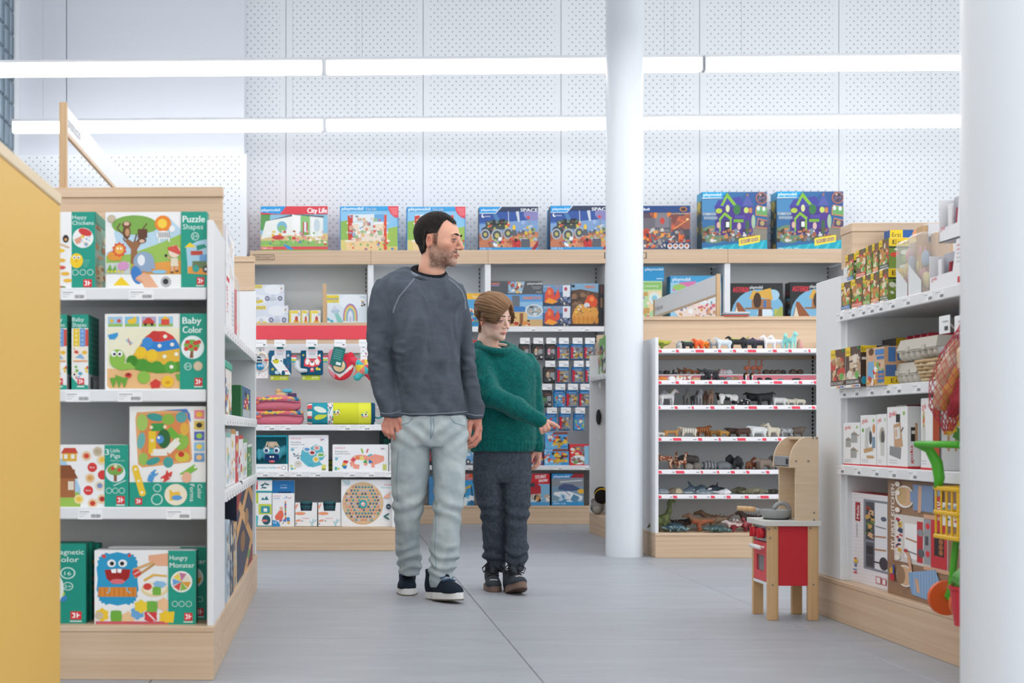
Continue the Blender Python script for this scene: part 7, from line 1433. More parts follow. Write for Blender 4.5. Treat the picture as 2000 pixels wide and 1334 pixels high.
# white counter display cartons
for k,(a,b,zb_,H_) in enumerate(((1815,1890,ze[0]+.001,.15),(1834,1892,ze[0]+.156,.18))):
    X = XE+.01;y1,y0 = onx(a,843,X).y,onx(b,843,X).y;W_ = y1-y0
    o = thing('display_carton',('lower','upper')[k]+' white counter display carton at the right end','display carton',(X,y1,zb_),-pi/2,'counter display cartons')
    MB().box(0,W_,.16,.163,0,H_,'e6e6e9').box(0,.003,0,.163,0,H_*.8,'e9e9ec').box(W_-.003,W_,0,.163,0,H_,'e9e9ec').box(0,W_,0,.163,0,.003,'e0e0e4').box(0,W_,.05,.052,.02,H_*.85,'b9bac2').build('carton',PRINT,o)
    MB().add([(0,0,0),(W_,0,0),(W_,0,H_),(W_*.72,0,H_),(W_*.62,0,.05),(0,0,.045)],[(0,1,2,3,4,5)],'efeff1').build('front_panel',PRINT,o)
    p = Pr(0,0,200,100);p.t('goki',12,78,9,'d8333c',w=30);p.r(150,82,164,95,'c9303c');p.r(168,84,184,94,'e8c84a')
    for j in range(5): p.r(146,12+9*j,190,15+9*j,'d8a0a6' if j < 2 else 'c9ccd4')
    p.build('printed_front',o,W_,H_)
    MB().rbox(.02,.05,.02,.03,.004,H_*.7,.002,'f0f0f2').build('leaflet',PRINT,o)
    for j in range(2+k): MB().tube([(W_*.32+.02*j,.03,.01),(W_*.34+.02*j,.03,H_*.6)],[.008,.005],8,('b83a4a','8a2f3c','a8bcc8')[j]).build('stick_toy',PAINT,o)
carton('display_flap','small white carton tucked behind the upper display',.075,.065,.1,(onx(1813,430,XE+.06).x,onx(1813,430,XE+.06).y,1.43),0,'d9dade',Pr(0,0,10,10,'dfe0e4').r(0,7,10,10,'6a5a54'))
carton('storage_box','plain white carton behind the upper display',.10,.188,.1,(onx(1813,430,XE+.06).x+.03,onx(1813,430,XE+.06).y-.001,ze[0]+.001),0,'e2e2e6',None)

# --- middle shelf
z = ze[1]+.001;H1 = .155;X = XE-.022
rbox_('play_food_box','wooden cookware box at the far end of the middle shelf',1623,1651,H1,z,X,.12,'efefed',food(21,'KOCHSET','5a4030','6a4a38',('d8b890','e0c8a4','c94a3c','b89068')),Pr(0,0,10,10,'d8d8d6'),FG)
rbox_('play_food_box','wooden tableware box, second on the middle shelf',1652,1681,H1+.002,z,X,.12,'efefed',food(22,'ESSGESCHIRR','4a3a34','5c463c',('e2d4c0','d8c4a8','b89a7c','e8dccc')),(lambda q: (q.r(0,0,60,16,'f0cc2c'),q.t('Erzi',4,13,9,'3a3a34',w=26),q.r(60,0,120,16,'2f2a26'),q.r(4,28,28,34,'e8e2d8'),q.clutter(4,40,110,96,['6a4a3a','2c2420','c94a3c'],12,26,3),q.e(12,84,10,10,'2f9ab8'),q)[-1])(Pr(0,0,120,100,'4a3a30')),FG)
p = Pr(0,0,100,100,'d2b394');p.e(28,20,14,16,'dca888');p.e(28,10,15,10,'6a4430');p.g([(10,36),(46,36),(52,80),(6,80)],'7fb0d8');p.l([(44,50),(60,74)],8,'dca888');p.clutter(48,40,92,90,['d8403c','e8c83c','f2efe6','6aa84a','c98a5a'],34,18,5);p.r(52,6,98,20,'4a86c8');p.r(60,24,98,32,'3f78b8');p.r(66,62,98,70,'3f78b8');p.r(66,74,98,80,'3f78b8');p.r(66,84,98,92,'3f78b8');p.clutter(4,80,60,94,['e8b04a','d8503c','f0e6d4'],10,14,3)
q = Pr(0,0,60,100,'caa078');q.r(8,2,24,40,'4a78b0');q.r(28,2,46,36,'4a78b0');q.r(2,48,26,78,'4a6a9a');q.r(0,78,60,100,'f0cc2c');q.t('Erzi',14,94,12,'3a3a34',w=30,rot=-0);q.e(44,60,12,14,'d8503c')
rbox_('play_food_box','play food box with a child in a blue shirt',1692,1727.5,.142,z,XE-.01,.10,'e9e6e0',p,q,FG)
for k,(xx,zz,wd) in enumerate(((.15,.0,'lower'),(.15,.112,'upper'))):
    pp = Pr(0,0,180,60,'2e2a28');pp.r(0,0,26,60,'f0cc2c');pp.t('KOCHSET' if k else 'BACKSET',32,40,22,'c9c0b4',w=66);pp.e(120,26,16,18,'3a8a4a');pp.clutter(136,8,176,56,['8a6a50','b8906a'],8,22,k)
    carton('play_food_box','%s dark cookware box at the back of the middle shelf' % wd,.30,.11-.03*k,.14,(XE+xx,onx(1750,650,XE+xx).y,z+zz),0,'332e2b',pp,group=FG)
PULP = mat('egg_carton_pulp','c8c3b8',.9,.15,bump=('noise',300,.4,.002))
def egg(label,px0,px1,zb_,X,D=.11,H_=.078):
    y1,y0 = onx(px0,800,X).y,onx(px1,800,X).y;L_ = y1-y0
    o = thing('egg_carton',label,'egg carton',(X,y1,zb_),-pi/2,'pulp egg cartons')
    s = SDF((-.01,-.01,0),(L_+.01,D+.01,H_*.55),.005)
    n = max(2,int(L_/.045))
    for i in range(n):
        for j in (.28,.72): s.ell(((i+.5)*L_/n,D*j,H_*.28),(L_/n*.5,D*.26,H_*.3),.008)
    s.box((L_/2,D/2,H_*.46),(L_/2,D/2,H_*.05),.003,.006);V,Q = s.mesh();V[:,2] = np.maximum(V[:,2],0);part(o,'tray',mesh_np('tray',V,Q),PULP)
    s = SDF((-.01,-.01,H_*.45),(L_+.01,D+.01,H_*1.1),.005);e = .012
    vs = [(0,0),(L_,0),(L_,D),(0,D)]
    MB().add([(0,0,H_*.5),(L_,0,H_*.5),(L_,D,H_*.5),(0,D,H_*.5),(e,e,H_),(L_-e,e,H_),(L_-e,D-e,H_),(e,D-e,H_)],[(0,1,5,4),(1,2,6,5),(2,3,7,6),(3,0,4,7),(4,5,6,7),(3,2,1,0)]).build('lid',PULP,o)
    for u in (.3,.7): MB().rbox(L_*u-.012,L_*u+.012,-.003,.003,H_*.42,H_*.66,.001).build('clasp',PULP,o)
    return o
egg('lower grey egg carton on the middle shelf',1737,1789,z,XE+.03)
egg('upper grey egg carton stacked on the others',1750,1828,z+.081,XE+.02,.14)
egg('grey egg carton half hidden behind the wicker basket',1790,1828,z,XE+.05)
# wicker basket: separate woven rows
X = XE+.0;y1,y0 = onx(1786,800,X).y,onx(1858,800,X).y;L_ = y1-y0;D_ = .03
o = thing('wicker_basket','small pale wicker basket at the front of the middle shelf','basket',(X,y1,z),-pi/2)
WICK = [mat('wicker_light','d8c09a',.8),mat('wicker_dark','c2a57c',.8)]
n = 22
for j in range(6):
    zz = .008+.0125*j;gr = .006*j;pts = []
    for k in range(4*n):
        t = 2*pi*k/(4*n);rx,ry = (L_/2-.012+gr),(D_+.012+gr*.6);wv = .003*(1 if (k//2+j) % 2 else -1)
        pts.append((L_/2+(rx+wv)*np.sign(cos(t))*abs(cos(t))**.6,.05+(ry+wv)*np.sign(sin(t))*abs(sin(t))**.6,zz))
    MB().tube(pts,.0062,6,closed=True).build('woven_row',WICK[j % 2],o,True)
MB().box(.02,L_-.02,.02,.08,.002,.01).build('base',WICK[1],o)
RED = mat('red_printed_sleeve','b8323e',.4)
for k in range(4):
    y = onx(1795+14*k,700,XE+.16).y;t_ = thing('red_food_pack',('farthest','second','third','nearest')[k]+' of the slanting red food packs behind the basket','food pack',(XE+.13,y-.01,z+.06),rot=(R(-18),0,0),group='slanting red packs')
    MB().rbox(0,.1,0,.022,0,.135,.003,'b02f3c').build('pack',PRINT,t_);Pr(0,0,50,70,'bf3a46').r(8,6,42,16,'d86a6a').r(8,24,42,60,'9c2833').build('printed_front',t_,.1,.135)
    MB().rbox(.01,.09,.002,.02,-.058,0,.002,'8a6a30').build('stand',PRINT,t_)
o = thing('clear_tray','clear plastic punnet behind the net bag','tray',(XE+.05,onx(1858,690,XE+.05).y,z+.085));MB().lathe([(.03,-.083),(.035,0),(.045,.03),(.048,.031),(.036,.004),(.03,-.07)],4,None,Matrix.Rotation(pi/4,4,'Z')).build('punnet',mat('clear_punnet','dfe3e6',.15,.6,alpha=.45),o)
# hooks with price cards above the net bag
for k,px in enumerate((1857,1888)):
    y = onx(px,640,XE+.02).y;zz = wz(px,640,y)
    h = wpart(GE,'display_hook',MB().tube([(XE+.52,y,zz),(XE+.03,y,zz),(XE+.01,y,zz+.02)],.004,6),WHITE)
    wpart(h,'price_card',MB().rbox(XE-.002,XE+.002,y-.04,y+.04,zz-.02,zz+.04,.001,'f1f2f3').box(XE-.003,XE-.002,y-.03,y+.01,zz+.018,zz+.022,'9aa0a6').box(XE-.003,XE-.002,y-.03,y-.004,zz-.01,zz+.004,'40454a'),PRINT)
# net bag of play food
yb = onx(1856,750,XE-.03).y
o = thing('net_bag','red net bag of wooden sausages and bread hanging on a hook','net bag',(XE-.04,yb,onx(1856,824,XE-.03).z))
def dfm(V): return V
items = [('bread','cfa98c',[(.0,.055,.06),(.01,.02,.16),(.02,-.02,.245)],.030),('sausage','9c3038',[(.0,-.04,.03),(.01,-.07,.07),(.01,-.09,.13)],.024),('drumstick','c98c4a',[(-.01,.0,.045),(-.012,-.045,.10),(0,-.08,.17)],.017),('salami','7a2630',[(.02,.09,.07),(.03,.07,.13),(.03,.02,.22)],.018),('roll','dcc0a0',[(.01,-.09,.17),(.01,-.10,.22)],.022)]
for nm,c,pts,r_ in items:
    s = SDF((-.06,-.16,-.02),(.08,.16,.32),.006);s.chain(pts,[r_*.75,r_,r_*.7][:len(pts)],.02);V,Q = s.mesh();C = blots(V,c,'e9dcc8' if nm == 'bread' else c,70,.25);part(o,nm,mesh_np(nm,V,Q,C),PAINTS)
NETM = mat('red_net','b83a48',.6)
c_ = [(-.0,-.005,-.03,.02),(.0,.0,.05,.082),(.01,-.01,.13,.10),(.015,-.03,.22,.07),(.02,-.07,.30,.02),(.03,-.08,.36,.008)]
def nring(t,a):
    i_ = min(int(t*5),4);u = t*5-i_;q = [x*(1-u)+y*u for x,y in zip(c_[i_],c_[i_+1])];return Vector((q[0]+q[3]*.6*cos(a),q[1]+q[3]*sin(a),q[2]))
mb = MB()
for sg in (-1,1):
    for k in range(16): mb.tube([nring(t,2*pi*k/16+sg*t*5) for t in np.linspace(0,1,16)],.0011,4)
mb.build('net',NETM,o)['kind'] = 'stuff'

# --- lower shelf: white boxes with red edges
z = ze[2]+.001;X = XE+.02
def goki(kind):
    p = Pr(0,0,100,150,'f1f1f1');p.t('goki',10,22,13,'d8333c',w=34,bold=1);p.e(82,16,5,5,'8ac04a');p.r(0,145,100,150,'d8333c')
    if kind == 0:
        for x,y,r_ in ((30,72,16),(66,54,18),(62,108,17)): p.r(x-r_,y-r_*.8,x+r_,y+r_*.9,'a8aaa6');p.e(x,y-r_*.8,r_,5,'8c8f8c');p.l([(x+r_,y-r_*.5),(x+r_+10,y-r_*.6)],5,'c09a6a');p.e(x,y-r_*1.1,4,4,'b88a5a')
    elif kind == 1: p.g([(30,40),(60,34),(66,50),(50,60),(52,100),(28,100)],'c9ccc8');p.e(64,66,9,20,'4a4c4e');p.g([(20,100),(78,92),(80,104),(24,112)],'c9a272');p.e(84,40,8,14,'d8955a');p.r(74,64,92,96,'7a9ab0');p.r(40,118,84,126,'c9a272')
    elif kind == 2: p.e(55,62,30,26,'b9b0a0');p.e(60,66,18,20,'5a5c5e');p.g([(34,80),(80,80),(74,118),(40,118)],'d0d0cc')
    elif kind == 3: p.g([(32,44),(66,38),(78,96),(36,104)],'c9a07c');p.r(44,18,64,38,'2c2c2c');p.g([(36,52),(62,48),(66,76),(40,80)],'dfe0de');p.g([(14,96),(70,100),(66,128),(12,118)],'8f9294');p.r(42,56,48,74,'d89a5a');p.l([(70,60),(80,50)],4,'4a4c4e')
    else: p.e(24,44,10,22,'d8b48a');p.r(10,60,38,110,'cfd2cc');p.clutter(14,36,36,60,['e08a4a','d8503c','6fae4a'],8,10,2)
    for k in range(2): p.r(10,130+6*k,50,132+6*k,'c9ccd0')
    if kind == 1: p.e(16,44,6,6,'6ab04a')
    return p
GG_ = 'white toy boxes with red edges'
for k,(a,b,H_,wd) in enumerate(((1647.5,1680,.168,'cooking pots'),(1681,1712,.196,'a mixer'),(1713,1732,.198,'a waffle iron'),(1733,1773,.223,'a cash register'),(1799,1822,.248,'a blender'))):
    q = Pr(0,0,60,150,'f0f0f0');q.r(0,144,60,150,'d8333c')
    if k == 3: q.r(14,50,40,84,'3a3836');q.r(18,58,36,66,'e8e4da');q.r(34,40,46,90,'c9a07c');q.t('goki',24,138,14,'d8333c',w=42,rot=-90,bold=1)
    if k == 4: q = Pr(0,0,60,150,'d86a4a')
    rbox_('toy_box','white box with red edge picturing %s, lower shelf' % wd,a,b,H_,z,X,.045 if k == 3 else (.022 if k == 4 else .1),'eeeeee',goki(k),q,GG_)
p = Pr(0,0,120,150,'e9eaea')
for x in (14,34,54): p.r(x,20,x+6,110,'c9a27a')
p.clutter(10,30,66,80,['e08a3a','d8403c','5a9a44','e8c04a'],18,24,3);p.r(10,96,66,104,'b98e62');p.g([(60,60),(110,50),(112,140),(70,140)],'b4b6b6');p.e(90,110,22,20,'8c8f90')
carton('toy_box','white box with a wooden basket picture, partly behind the cart',.15,.248,.12,(X+.03,onx(1823,843,X).y,z),0,'e6e6e6',p,group=GG_)
carton('toy_box','low white box at the back of the lower shelf',.2,.235,.1,(X+.13,onx(1755,843,X+.1).y,z),0,'e2e2e4',Pr(0,0,100,100,'e2e2e4').t('goki',10,14,9,'d8333c',w=26).r(0,0,100,3,'9a3a44'),group=GG_)

# --- bottom: two large kitchen boxes
X = XE+.05;z = .167
p = Pr(0,0,175,400,'edebef')
for k in range(26): p.l([(0,10+16*k),(175,-6+16*k)],1.6,'dcdae2')
p.r(34,42,56,126,'a8242e');p.t('Miele',52,116,13,'f6ecec',w=60,rot=-90,bold=1);p.t('Licensed by',44,196,8,'7a7a80',w=58,rot=-90);p.r(72,24,175,330,'868c98');p.r(82,34,118,200,'4a4e58');p.r(122,34,175,320,'e6e8ec');p.r(82,210,118,320,'565a64')
p.clutter(84,60,116,190,['6a8a3c','a8402c','d8b08a','2c2a2c','c9a05a'],20,20,3);p.r(86,226,114,262,'2c3038');p.r(86,270,114,312,'3c414a');p.e(160,100,12,10,'5a6478');p.l([(125,135),(170,140)],3,'3a3c40');p.l([(120,180),(170,176)],6,'b8845a');p.l([(120,236),(170,232)],6,'b8845a');p.e(160,290,18,28,'3c4048');p.l([(120,290),(150,290)],6,'2c2e32')
for k,ch in enumerate('klein'): p.t(ch,42,362-15*k,18,('d8333c','2f5fa8','2f5fa8','2f5fa8','d8333c')[k],rot=-90,bold=2)
p.e(38,306,9,9,'f0c83c');p.r(128,350,150,380,'c9505c');p.r(131,353,147,377,'edebef');p.r(154,352,172,380,'c9505c');p.r(157,355,169,377,'edebef')
y1,y0 = onx(1657,843,X).y,onx(1734,843,X).y
carton('kitchen_box','white striped toy kitchen box standing on the plinth',y1-y0,.355,.09,(X,y1,z),-pi/2,'b9303a',p,right=Pr(0,0,10,40,'e6e4e8'))
p = Pr(303,462,650,1000,'98765c')
for k in range(30):
    rr = random.Random(k);p.e(rr.uniform(310,640),rr.uniform(470,995),rr.uniform(10,30),rr.uniform(6,14),'8f6d54',8)
p.t('MY FIRST KITCHEN',335,790,17,'f3ede6',w=306,rot=-90,bold=1.5);p.r(335,620,570,838,'d8d2cc');p.r(343,630,370,805,'e6e0da');p.clutter(345,640,370,800,['c0303a','d8b04a','3a4a6a'],20,18,3);p.r(384,655,440,815,'f2f2f2');p.r(440,640,465,825,'c0303c');p.r(470,620,500,825,'9a9ea4');p.r(500,622,567,832,'c8323c');p.g([(514,675),(555,672),(555,780),(514,778)],'2a2628')
for k in range(4): p.e(542,690+24*k,9,12,'a8683c')
for y in (655,778): p.e(487,y,9,14,'d83a44')
p.r(476,700,490,740,'4a4e56');p.l([(390,725),(440,735)],7,'b8845a');p.l([(395,782),(440,790)],6,'7a7c80');p.e(455,690,14,16,'8f9298');p.e(458,780,14,20,'5a5c62');p.r(470,604,600,622,'d8a888');p.r(470,834,600,850,'d8a888')
# the two children pictured (simple figures)
p.e(385,535,44,52,'efeae4');p.e(388,535,36,44,'d8b08a');p.e(372,532,24,40,'c9a878');p.r(424,474,512,592,'7c96b8');p.g([(410,510),(430,500),(430,560),(412,556)],'7c96b8');p.l([(455,480),(452,600)],14,'d8a888');p.r(515,474,550,590,'8a9cb4')
p.g([(516,520),(545,515),(545,605),(520,608)],'c0303a');p.t('10',540,572,18,'f6f0ee',w=30,rot=-90,bold=2);p.r(548,540,615,640,'ece8e6');p.clutter(555,550,610,632,['c0303a','8a9aa8','d8b04a','5a8a5a'],14,16,4)
p.e(388,900,40,50,'efeae4');p.e(388,900,34,44,'d8b08a');p.e(370,900,20,42,'9a7a5c');p.g([(405,880),(430,870),(520,840),(545,900),(530,985),(420,975),(408,930)],'7fa4cc')
for k in range(9): p.l([(430+12*k,868-3*k),(432+12*k,975)],3,'a4c0dc')
p.l([(415,870),(405,800),(392,785)],14,'d8a888');p.l([(440,900),(450,960)],14,'d8a888');p.e(392,782,9,8,'c0303a');p.l([(535,930),(570,930)],18,'d8b08a')
p.g([(318,880),(338,855),(340,935),(318,935)],'2f4f9a');p.g([(318,880),(330,868),(332,900),(318,905)],'d8a83a');p.r(318,905,340,935,'c0303a');p.t('MOLTO',352,938,10,'3a3430',w=60,rot=-90);p.r(612,660,632,725,'efeae4')
for k in range(10): p.r(614,664+6*k,630,667+6*k,'3a3430')
for y in (480,520,600,820): p.e(355,y,12,12,'efe6da')
X2 = XE+.03;y1,y0 = onx(1734.5,843,X2).y,onx(1893,843,X2).y
carton('kitchen_box','brown toy kitchen box showing two children and a red stove',y1-y0,.42,.10,(X2,y1,z),-pi/2,'8f6d54',p,right=Pr(0,0,10,40,'8a684e'))

# ------------------------------------------------------------------ toy shopping trolley
yc = onx(1868,1000,XE-.04).y;xc = XE-.07
GREENP = mat('green_plastic','4fae2e',.35,.5);YEL = mat('yellow_plastic','e8b820',.4,.5);ORG = mat('orange_plastic','e2622c',.4,.5);REDP = mat('red_plastic','c8303c',.4,.5)
o = thing('toy_trolley','plastic toy shopping trolley with green handle and yellow basket','toy trolley',(xc,yc,.167))
def pt(px,py,dy=0): v = at(px,py,yc+dy);return v-Vector((xc,yc,.167))
for dy in (-.07,.07):
    k = 1 if dy < 0 else .0
    pts = [pt(1808,868),pt(1832,878),pt(1848,905),pt(1853,935),pt(1850,955)]
    pts = [Vector((p_.x+(.0 if dy > 0 else .07),dy,p_.z)) for p_ in pts]
    MB().tube(pts,[.010,.014,.018,.017,.012],10).build('handle_arm',GREENP,o,True)
a = pt(1808,868);MB().tube([(a.x,.075,a.z),(a.x+.07,-.075,a.z)],.011,12).build('handle_bar',GREENP,o,True)
b0 = pt(1852,955);bx0,bz1,bz0 = b0.x-.008,b0.z,pt(1860,1050).z
for k in range(7):
    x = bx0+.005+.032*k;MB().rbox(x,x+.009,-.085,-.079,bz0,bz1,.002).build('basket_bar',YEL,o);
for k in range(5): MB().rbox(bx0,bx0+.006,-.08+.04*k-.004,-.08+.04*k+.004,bz0,bz1,.002).build('basket_bar',YEL,o)
for zz in (bz1,(bz0+bz1)/2,bz0): MB().rbox(bx0-.004,bx0+.21,-.088,-.078,zz-.007,zz+.007,.003).rbox(bx0-.004,bx0+.004,-.085,.085,zz-.007,zz+.007,.003).rbox(bx0-.004,bx0+.21,.078,.088,zz-.007,zz+.007,.003).build('basket_rim',YEL,o)
MB().box(bx0,bx0+.2,-.08,.08,bz0-.004,bz0+.004).build('basket_floor',YEL,o)
for y in (-.085,.06): MB().tube([(bx0+.06,y,bz0),(bx0+.045,y,.11),(bx0+.03,y,.06)],.011,8).build('leg',GREENP,o)
w0 = pt(1858,1152)
for y,r_ in ((-.09,.056),(.07,.056)):
    MB().lathe([(r_*.5,-.012),(r_,-.009),(r_,.009),(r_*.5,.012)],24,None,Matrix.Translation((bx0+.03,y,r_+.002)) @ Matrix.Rotation(pi/2,4,'X')).build('wheel',ORG,o)
MB().tube([(bx0+.03,-.1,.058),(bx0+.03,.08,.058)],.006,8).build('axle',GREENP,o)
o = thing('toy_bucket','red toy bucket with greenery beside the trolley','toy bucket',(at(1893,1180,yc-.17).x,yc-.17,.167));MB().lathe([(.042,0),(.055,.11),(.06,.112),(.06,.122),(.052,.122),(.04,.01)],20).build('bucket',REDP,o)
s = SDF((-.07,-.07,.1),(.07,.07,.2),.006);s.ell((0,0,.14),(.05,.05,.04));V,Q = s.mesh();V += (vnoise(V,120,2)*.006)[:,None];part(o,'greenery',mesh_np('greenery',V,Q,lin('5a9a48')),PAINT)

# ------------------------------------------------------------------ wooden toy kitchen on the floor
A = flo(1500,1211.7);B = flo(1598,1211.7);C_ = flo(1465,1198)
kw,kd = B.x-A.x,C_.y-A.y
o = KIT = thing('toy_kitchen','wooden toy kitchen with red panels standing on the floor','toy kitchen',(A.x,A.y,0))
BIRCH = ramp_mat('birch_ply','e2ccb0','d8bf9f',(3,3,30),lo=.3,hi=.7);PINE = wood('pine_leg','dab78b','c79f70','z');REDK = mat('red_lacquer','c9303a',.45,.35);GREYK = mat('grey_enamel','9ea1a2',.4,.5);SILV = mat('silver_sheet','a8abb0',.35,.5,.6);SCREW = mat('screw_steel','8a8d8c',.4,.5,.8)
def kz(py): return CAMZ-(py-843)*A.y/F
zc0,zc1,ztop = kz(1026),kz(1018.5),kz(853)
lw_ = .042;lt = .022
for x in (0,kw-lw_):
    for y in (0,kd-lt): MB().rbox(x,x+lw_,y,y+lt,0,zc0,.0015).build('leg',PINE,o)
zp0 = kz(1142)
MB().box(lw_-.004,kw-lw_+.004,.006,.014,zp0,zc0).build('side_panel',REDK,o);MB().box(lw_-.004,kw-lw_+.004,kd-.014,kd-.006,zp0,zc0).build('side_panel',REDK,o)
MB().box(kw-.01,kw-.002,lt,kd-lt,zp0,zc0).build('back_panel',BIRCH,o);MB().rbox(.0,kw,lt,kd-lt,zp0,zp0+.012,.001).build('bottom_board',WHITE,o)
zk = kz(1058)
MB().rbox(.004,.014,lt-.004,kd-lt+.004,zk,zc0-.002,.001).build('control_panel',SILV,o)
for u,nm in ((.3,'near'),(.74,'far')):
    y = kd*u;zz = (zk+zc0)/2
    kb = MB().lathe([(.021,0),(.021,.016),(.018,.02)],20,None,Matrix.Translation((.004,y,zz)) @ Matrix.Rotation(-pi/2,4,'Y')).build('knob',REDK,o,True)
    MB().rbox(-.026,-.014,y-.005,y+.005,zz-.02,zz+.02,.002).build('knob_grip',REDK,kb)
MB().box(.002,.004,kd*.47,kd*.57,(zk+zc0)/2-.012,(zk+zc0)/2+.012).build('clock_display',DARK,o)
d0,d1 = lt-.004,kd-lt+.004
od = MB().box(.002,.014,d0,d0+.04,zp0+.014,zk-.003).box(.002,.014,d1-.04,d1,zp0+.014,zk-.003).box(.002,.014,d0+.04,d1-.04,zp0+.014,zp0+.052).box(.002,.014,d0+.04,d1-.04,zk-.058,zk-.003).build('oven_door',mat('red_door','dd4a50',.45,.35),o)
MB().box(.008,.011,d0+.04,d1-.04,zp0+.052,zk-.058).build('door_window',mat('oven_window','8a8084',.15,.6,alpha=.7),od)
hb = MB().tube([(-.018,d0+.03,zk-.024),(-.018,d1-.03,zk-.024)],.009,10).build('door_handle',mat('white_plastic','efefec',.4),od,True)
for y in (d0+.045,d1-.045): MB().tube([(.002,y,zk-.024),(-.018,y,zk-.024)],.006,8).build('handle_mount',MATS['white_plastic'],hb)
MB().rbox(-.018,kw+.008,-.012,kd+.012,zc0,zc1+.006,.002).build('worktop',mat('pale_worktop','d9dad6',.45),o)
# tower: two curved sides, hood and back
def kx(px): return (px-1500)/98*kw
prof = [(kx(1598),zc1+.006),(kx(1598),ztop),(kx(1578),ztop)]
ccx,ccz = kx(1578),kz(906)
for k in range(1,9): a_ = pi/2+pi/2*k/8;prof.append((ccx+(kx(1578)-kx(1542))*cos(a_),ccz+(ztop-ccz)*sin(a_)))
prof += [(kx(1542),kz(913)),(kx(1553.5),kz(913)),(kx(1553.5),zc1+.006)]
for y in (.0,kd-.012): MB().prism(prof,y,y+.012,'y').build('tower_side',BIRCH,o)
MB().box(kw-.012,kw-.002,.012,kd-.012,zc1+.006,ztop-.002).build('tower_back',BIRCH,o)
mw = MB().rbox(kx(1543),kx(1543)+.01,.012,kd-.012,kz(912),kz(891),.001).build('microwave_panel',SILV,o);MB().box(kx(1543)-.001,kx(1543),.025,.055,kz(907),kz(896)).build('display',DARK,mw)
mbx = MB()
for i in range(3):
    for j in range(4): mbx.box(kx(1543)-.0006,kx(1543),kd-.05+.01*i,kd-.046+.01*i,kz(908)+.009*j,kz(908)+.012+.009*j-.007)
mbx.build('button_marks',GREYK,mw)
MB().rbox(kx(1572),kx(1590),.012,kd-.012,ztop-.012,ztop-.002,.001).build('tower_slat',BIRCH,o)
MB().box(kx(1543),kw-.01,.012,kd-.012,kz(913),kz(910)).build('hood_floor',BIRCH,o)
for px,py in ((1502,1032),(1514,1030),(1504,1049),(1509,1140),(1582,1030),(1588,1139),(1554,900),(1578,900),(1587,855.5),(1594,856),(1589,1000),(1589,1014)):
    MB().lathe([(.004,0),(.004,.0015),(.003,.002)],10,None,Matrix.Translation((kx(px),0,kz(py))) @ Matrix.Rotation(pi/2,4,'X')).build('screw',SCREW,o)
# tap and hob
MB().tube([(kw*.60,kd*.5,zc1+.006)]+[(kw*.60-.032+.032*cos(t),kd*.5,zc1+.04+.032*sin(t)) for t in np.linspace(0,pi*.95,9)],.009,10).build('tap',GREYK,o,True)
MB().lathe([(.05,0),(.05,.003)],24,None,Matrix.Translation((kw*.32,kd*.5,zc1+.006))).build('hob_ring',DARK,o)
# frying pan
o = thing('toy_pan','grey toy frying pan with wooden handle on the toy kitchen','toy pan',(A.x+kw*.30,A.y+kd*.45,zc1+.0095))
MB().lathe([(.042,0),(.05,.004),(.066,.034),(.066,.036),(.063,.035),(.047,.007),(.001,.006)],28).build('bowl',GREYK,o,True)
MB().tube([(-.05,.03,.028),(-.072,.042,.033)],.009,8).build('handle_socket',GREYK,o,True);MB().tube([(-.068,.04,.033),(-.085,.05,.035),(-.135,.075,.038)],[.010,.012,.0105],10).build('handle',MATS['pine_leg'],o,True)
# ------------------------------------------------------------------ people
def vnorm(V,Q):
    n = np.cross(V[Q[:,2]]-V[Q[:,0]],V[Q[:,3]]-V[Q[:,1]]);N = np.zeros_like(V)
    for k in range(4): np.add.at(N,Q[:,k],n)
    return N/np.maximum(np.linalg.norm(N,axis=1),1e-9)[:,None]
def join(parts):
    Vs,Qs,Cs,o = [],[],[],0
    for V,Q,C in parts: Vs.append(V);Qs.append(Q+o);Cs.append(np.broadcast_to(C,V.shape));o += len(V)
    return np.concatenate(Vs),np.concatenate(Qs),np.concatenate(Cs)
def garment(parent,name,s,m,fold=None,it=1):
    V,Q = s.mesh();V = relax(V,Q,it,.5)
    if fold is not None: V = V+vnorm(V,Q)*fold(V)[:,None];V = relax(V,Q,1,.3)
    o = part(parent,name,mesh_np(name,V-np.array(parent.location),Q),m);o['V'] = 0;del o['V'];return o,V,Q
def bvh_of(V,Q): return BVHTree.FromPolygons([tuple(v) for v in V],[tuple(q) for q in Q])
def trace(b,pts,r,n=10,lift=0.0):
    """a cord lying on a garment, along a line seen from the camera"""
    out = [];P = []
    for (a,c),(d,e) in zip(pts,pts[1:]):
        for k in range(n): P.append((a+(d-a)*k/n,c+(e-c)*k/n))
    P.append(pts[-1])
    for px,py in P:
        h = b.ray_cast(Vector((0,0,CAMZ)),Vector(ray(px,py)).normalized())
        if h[0] is not None: out.append(h[0]+h[1]*lift*(1 if h[1].y < 0 else -1))
    return out
def skin_mat(): return mat('skin',rough=.5,spec=.35,vcol=True,sss=.12)
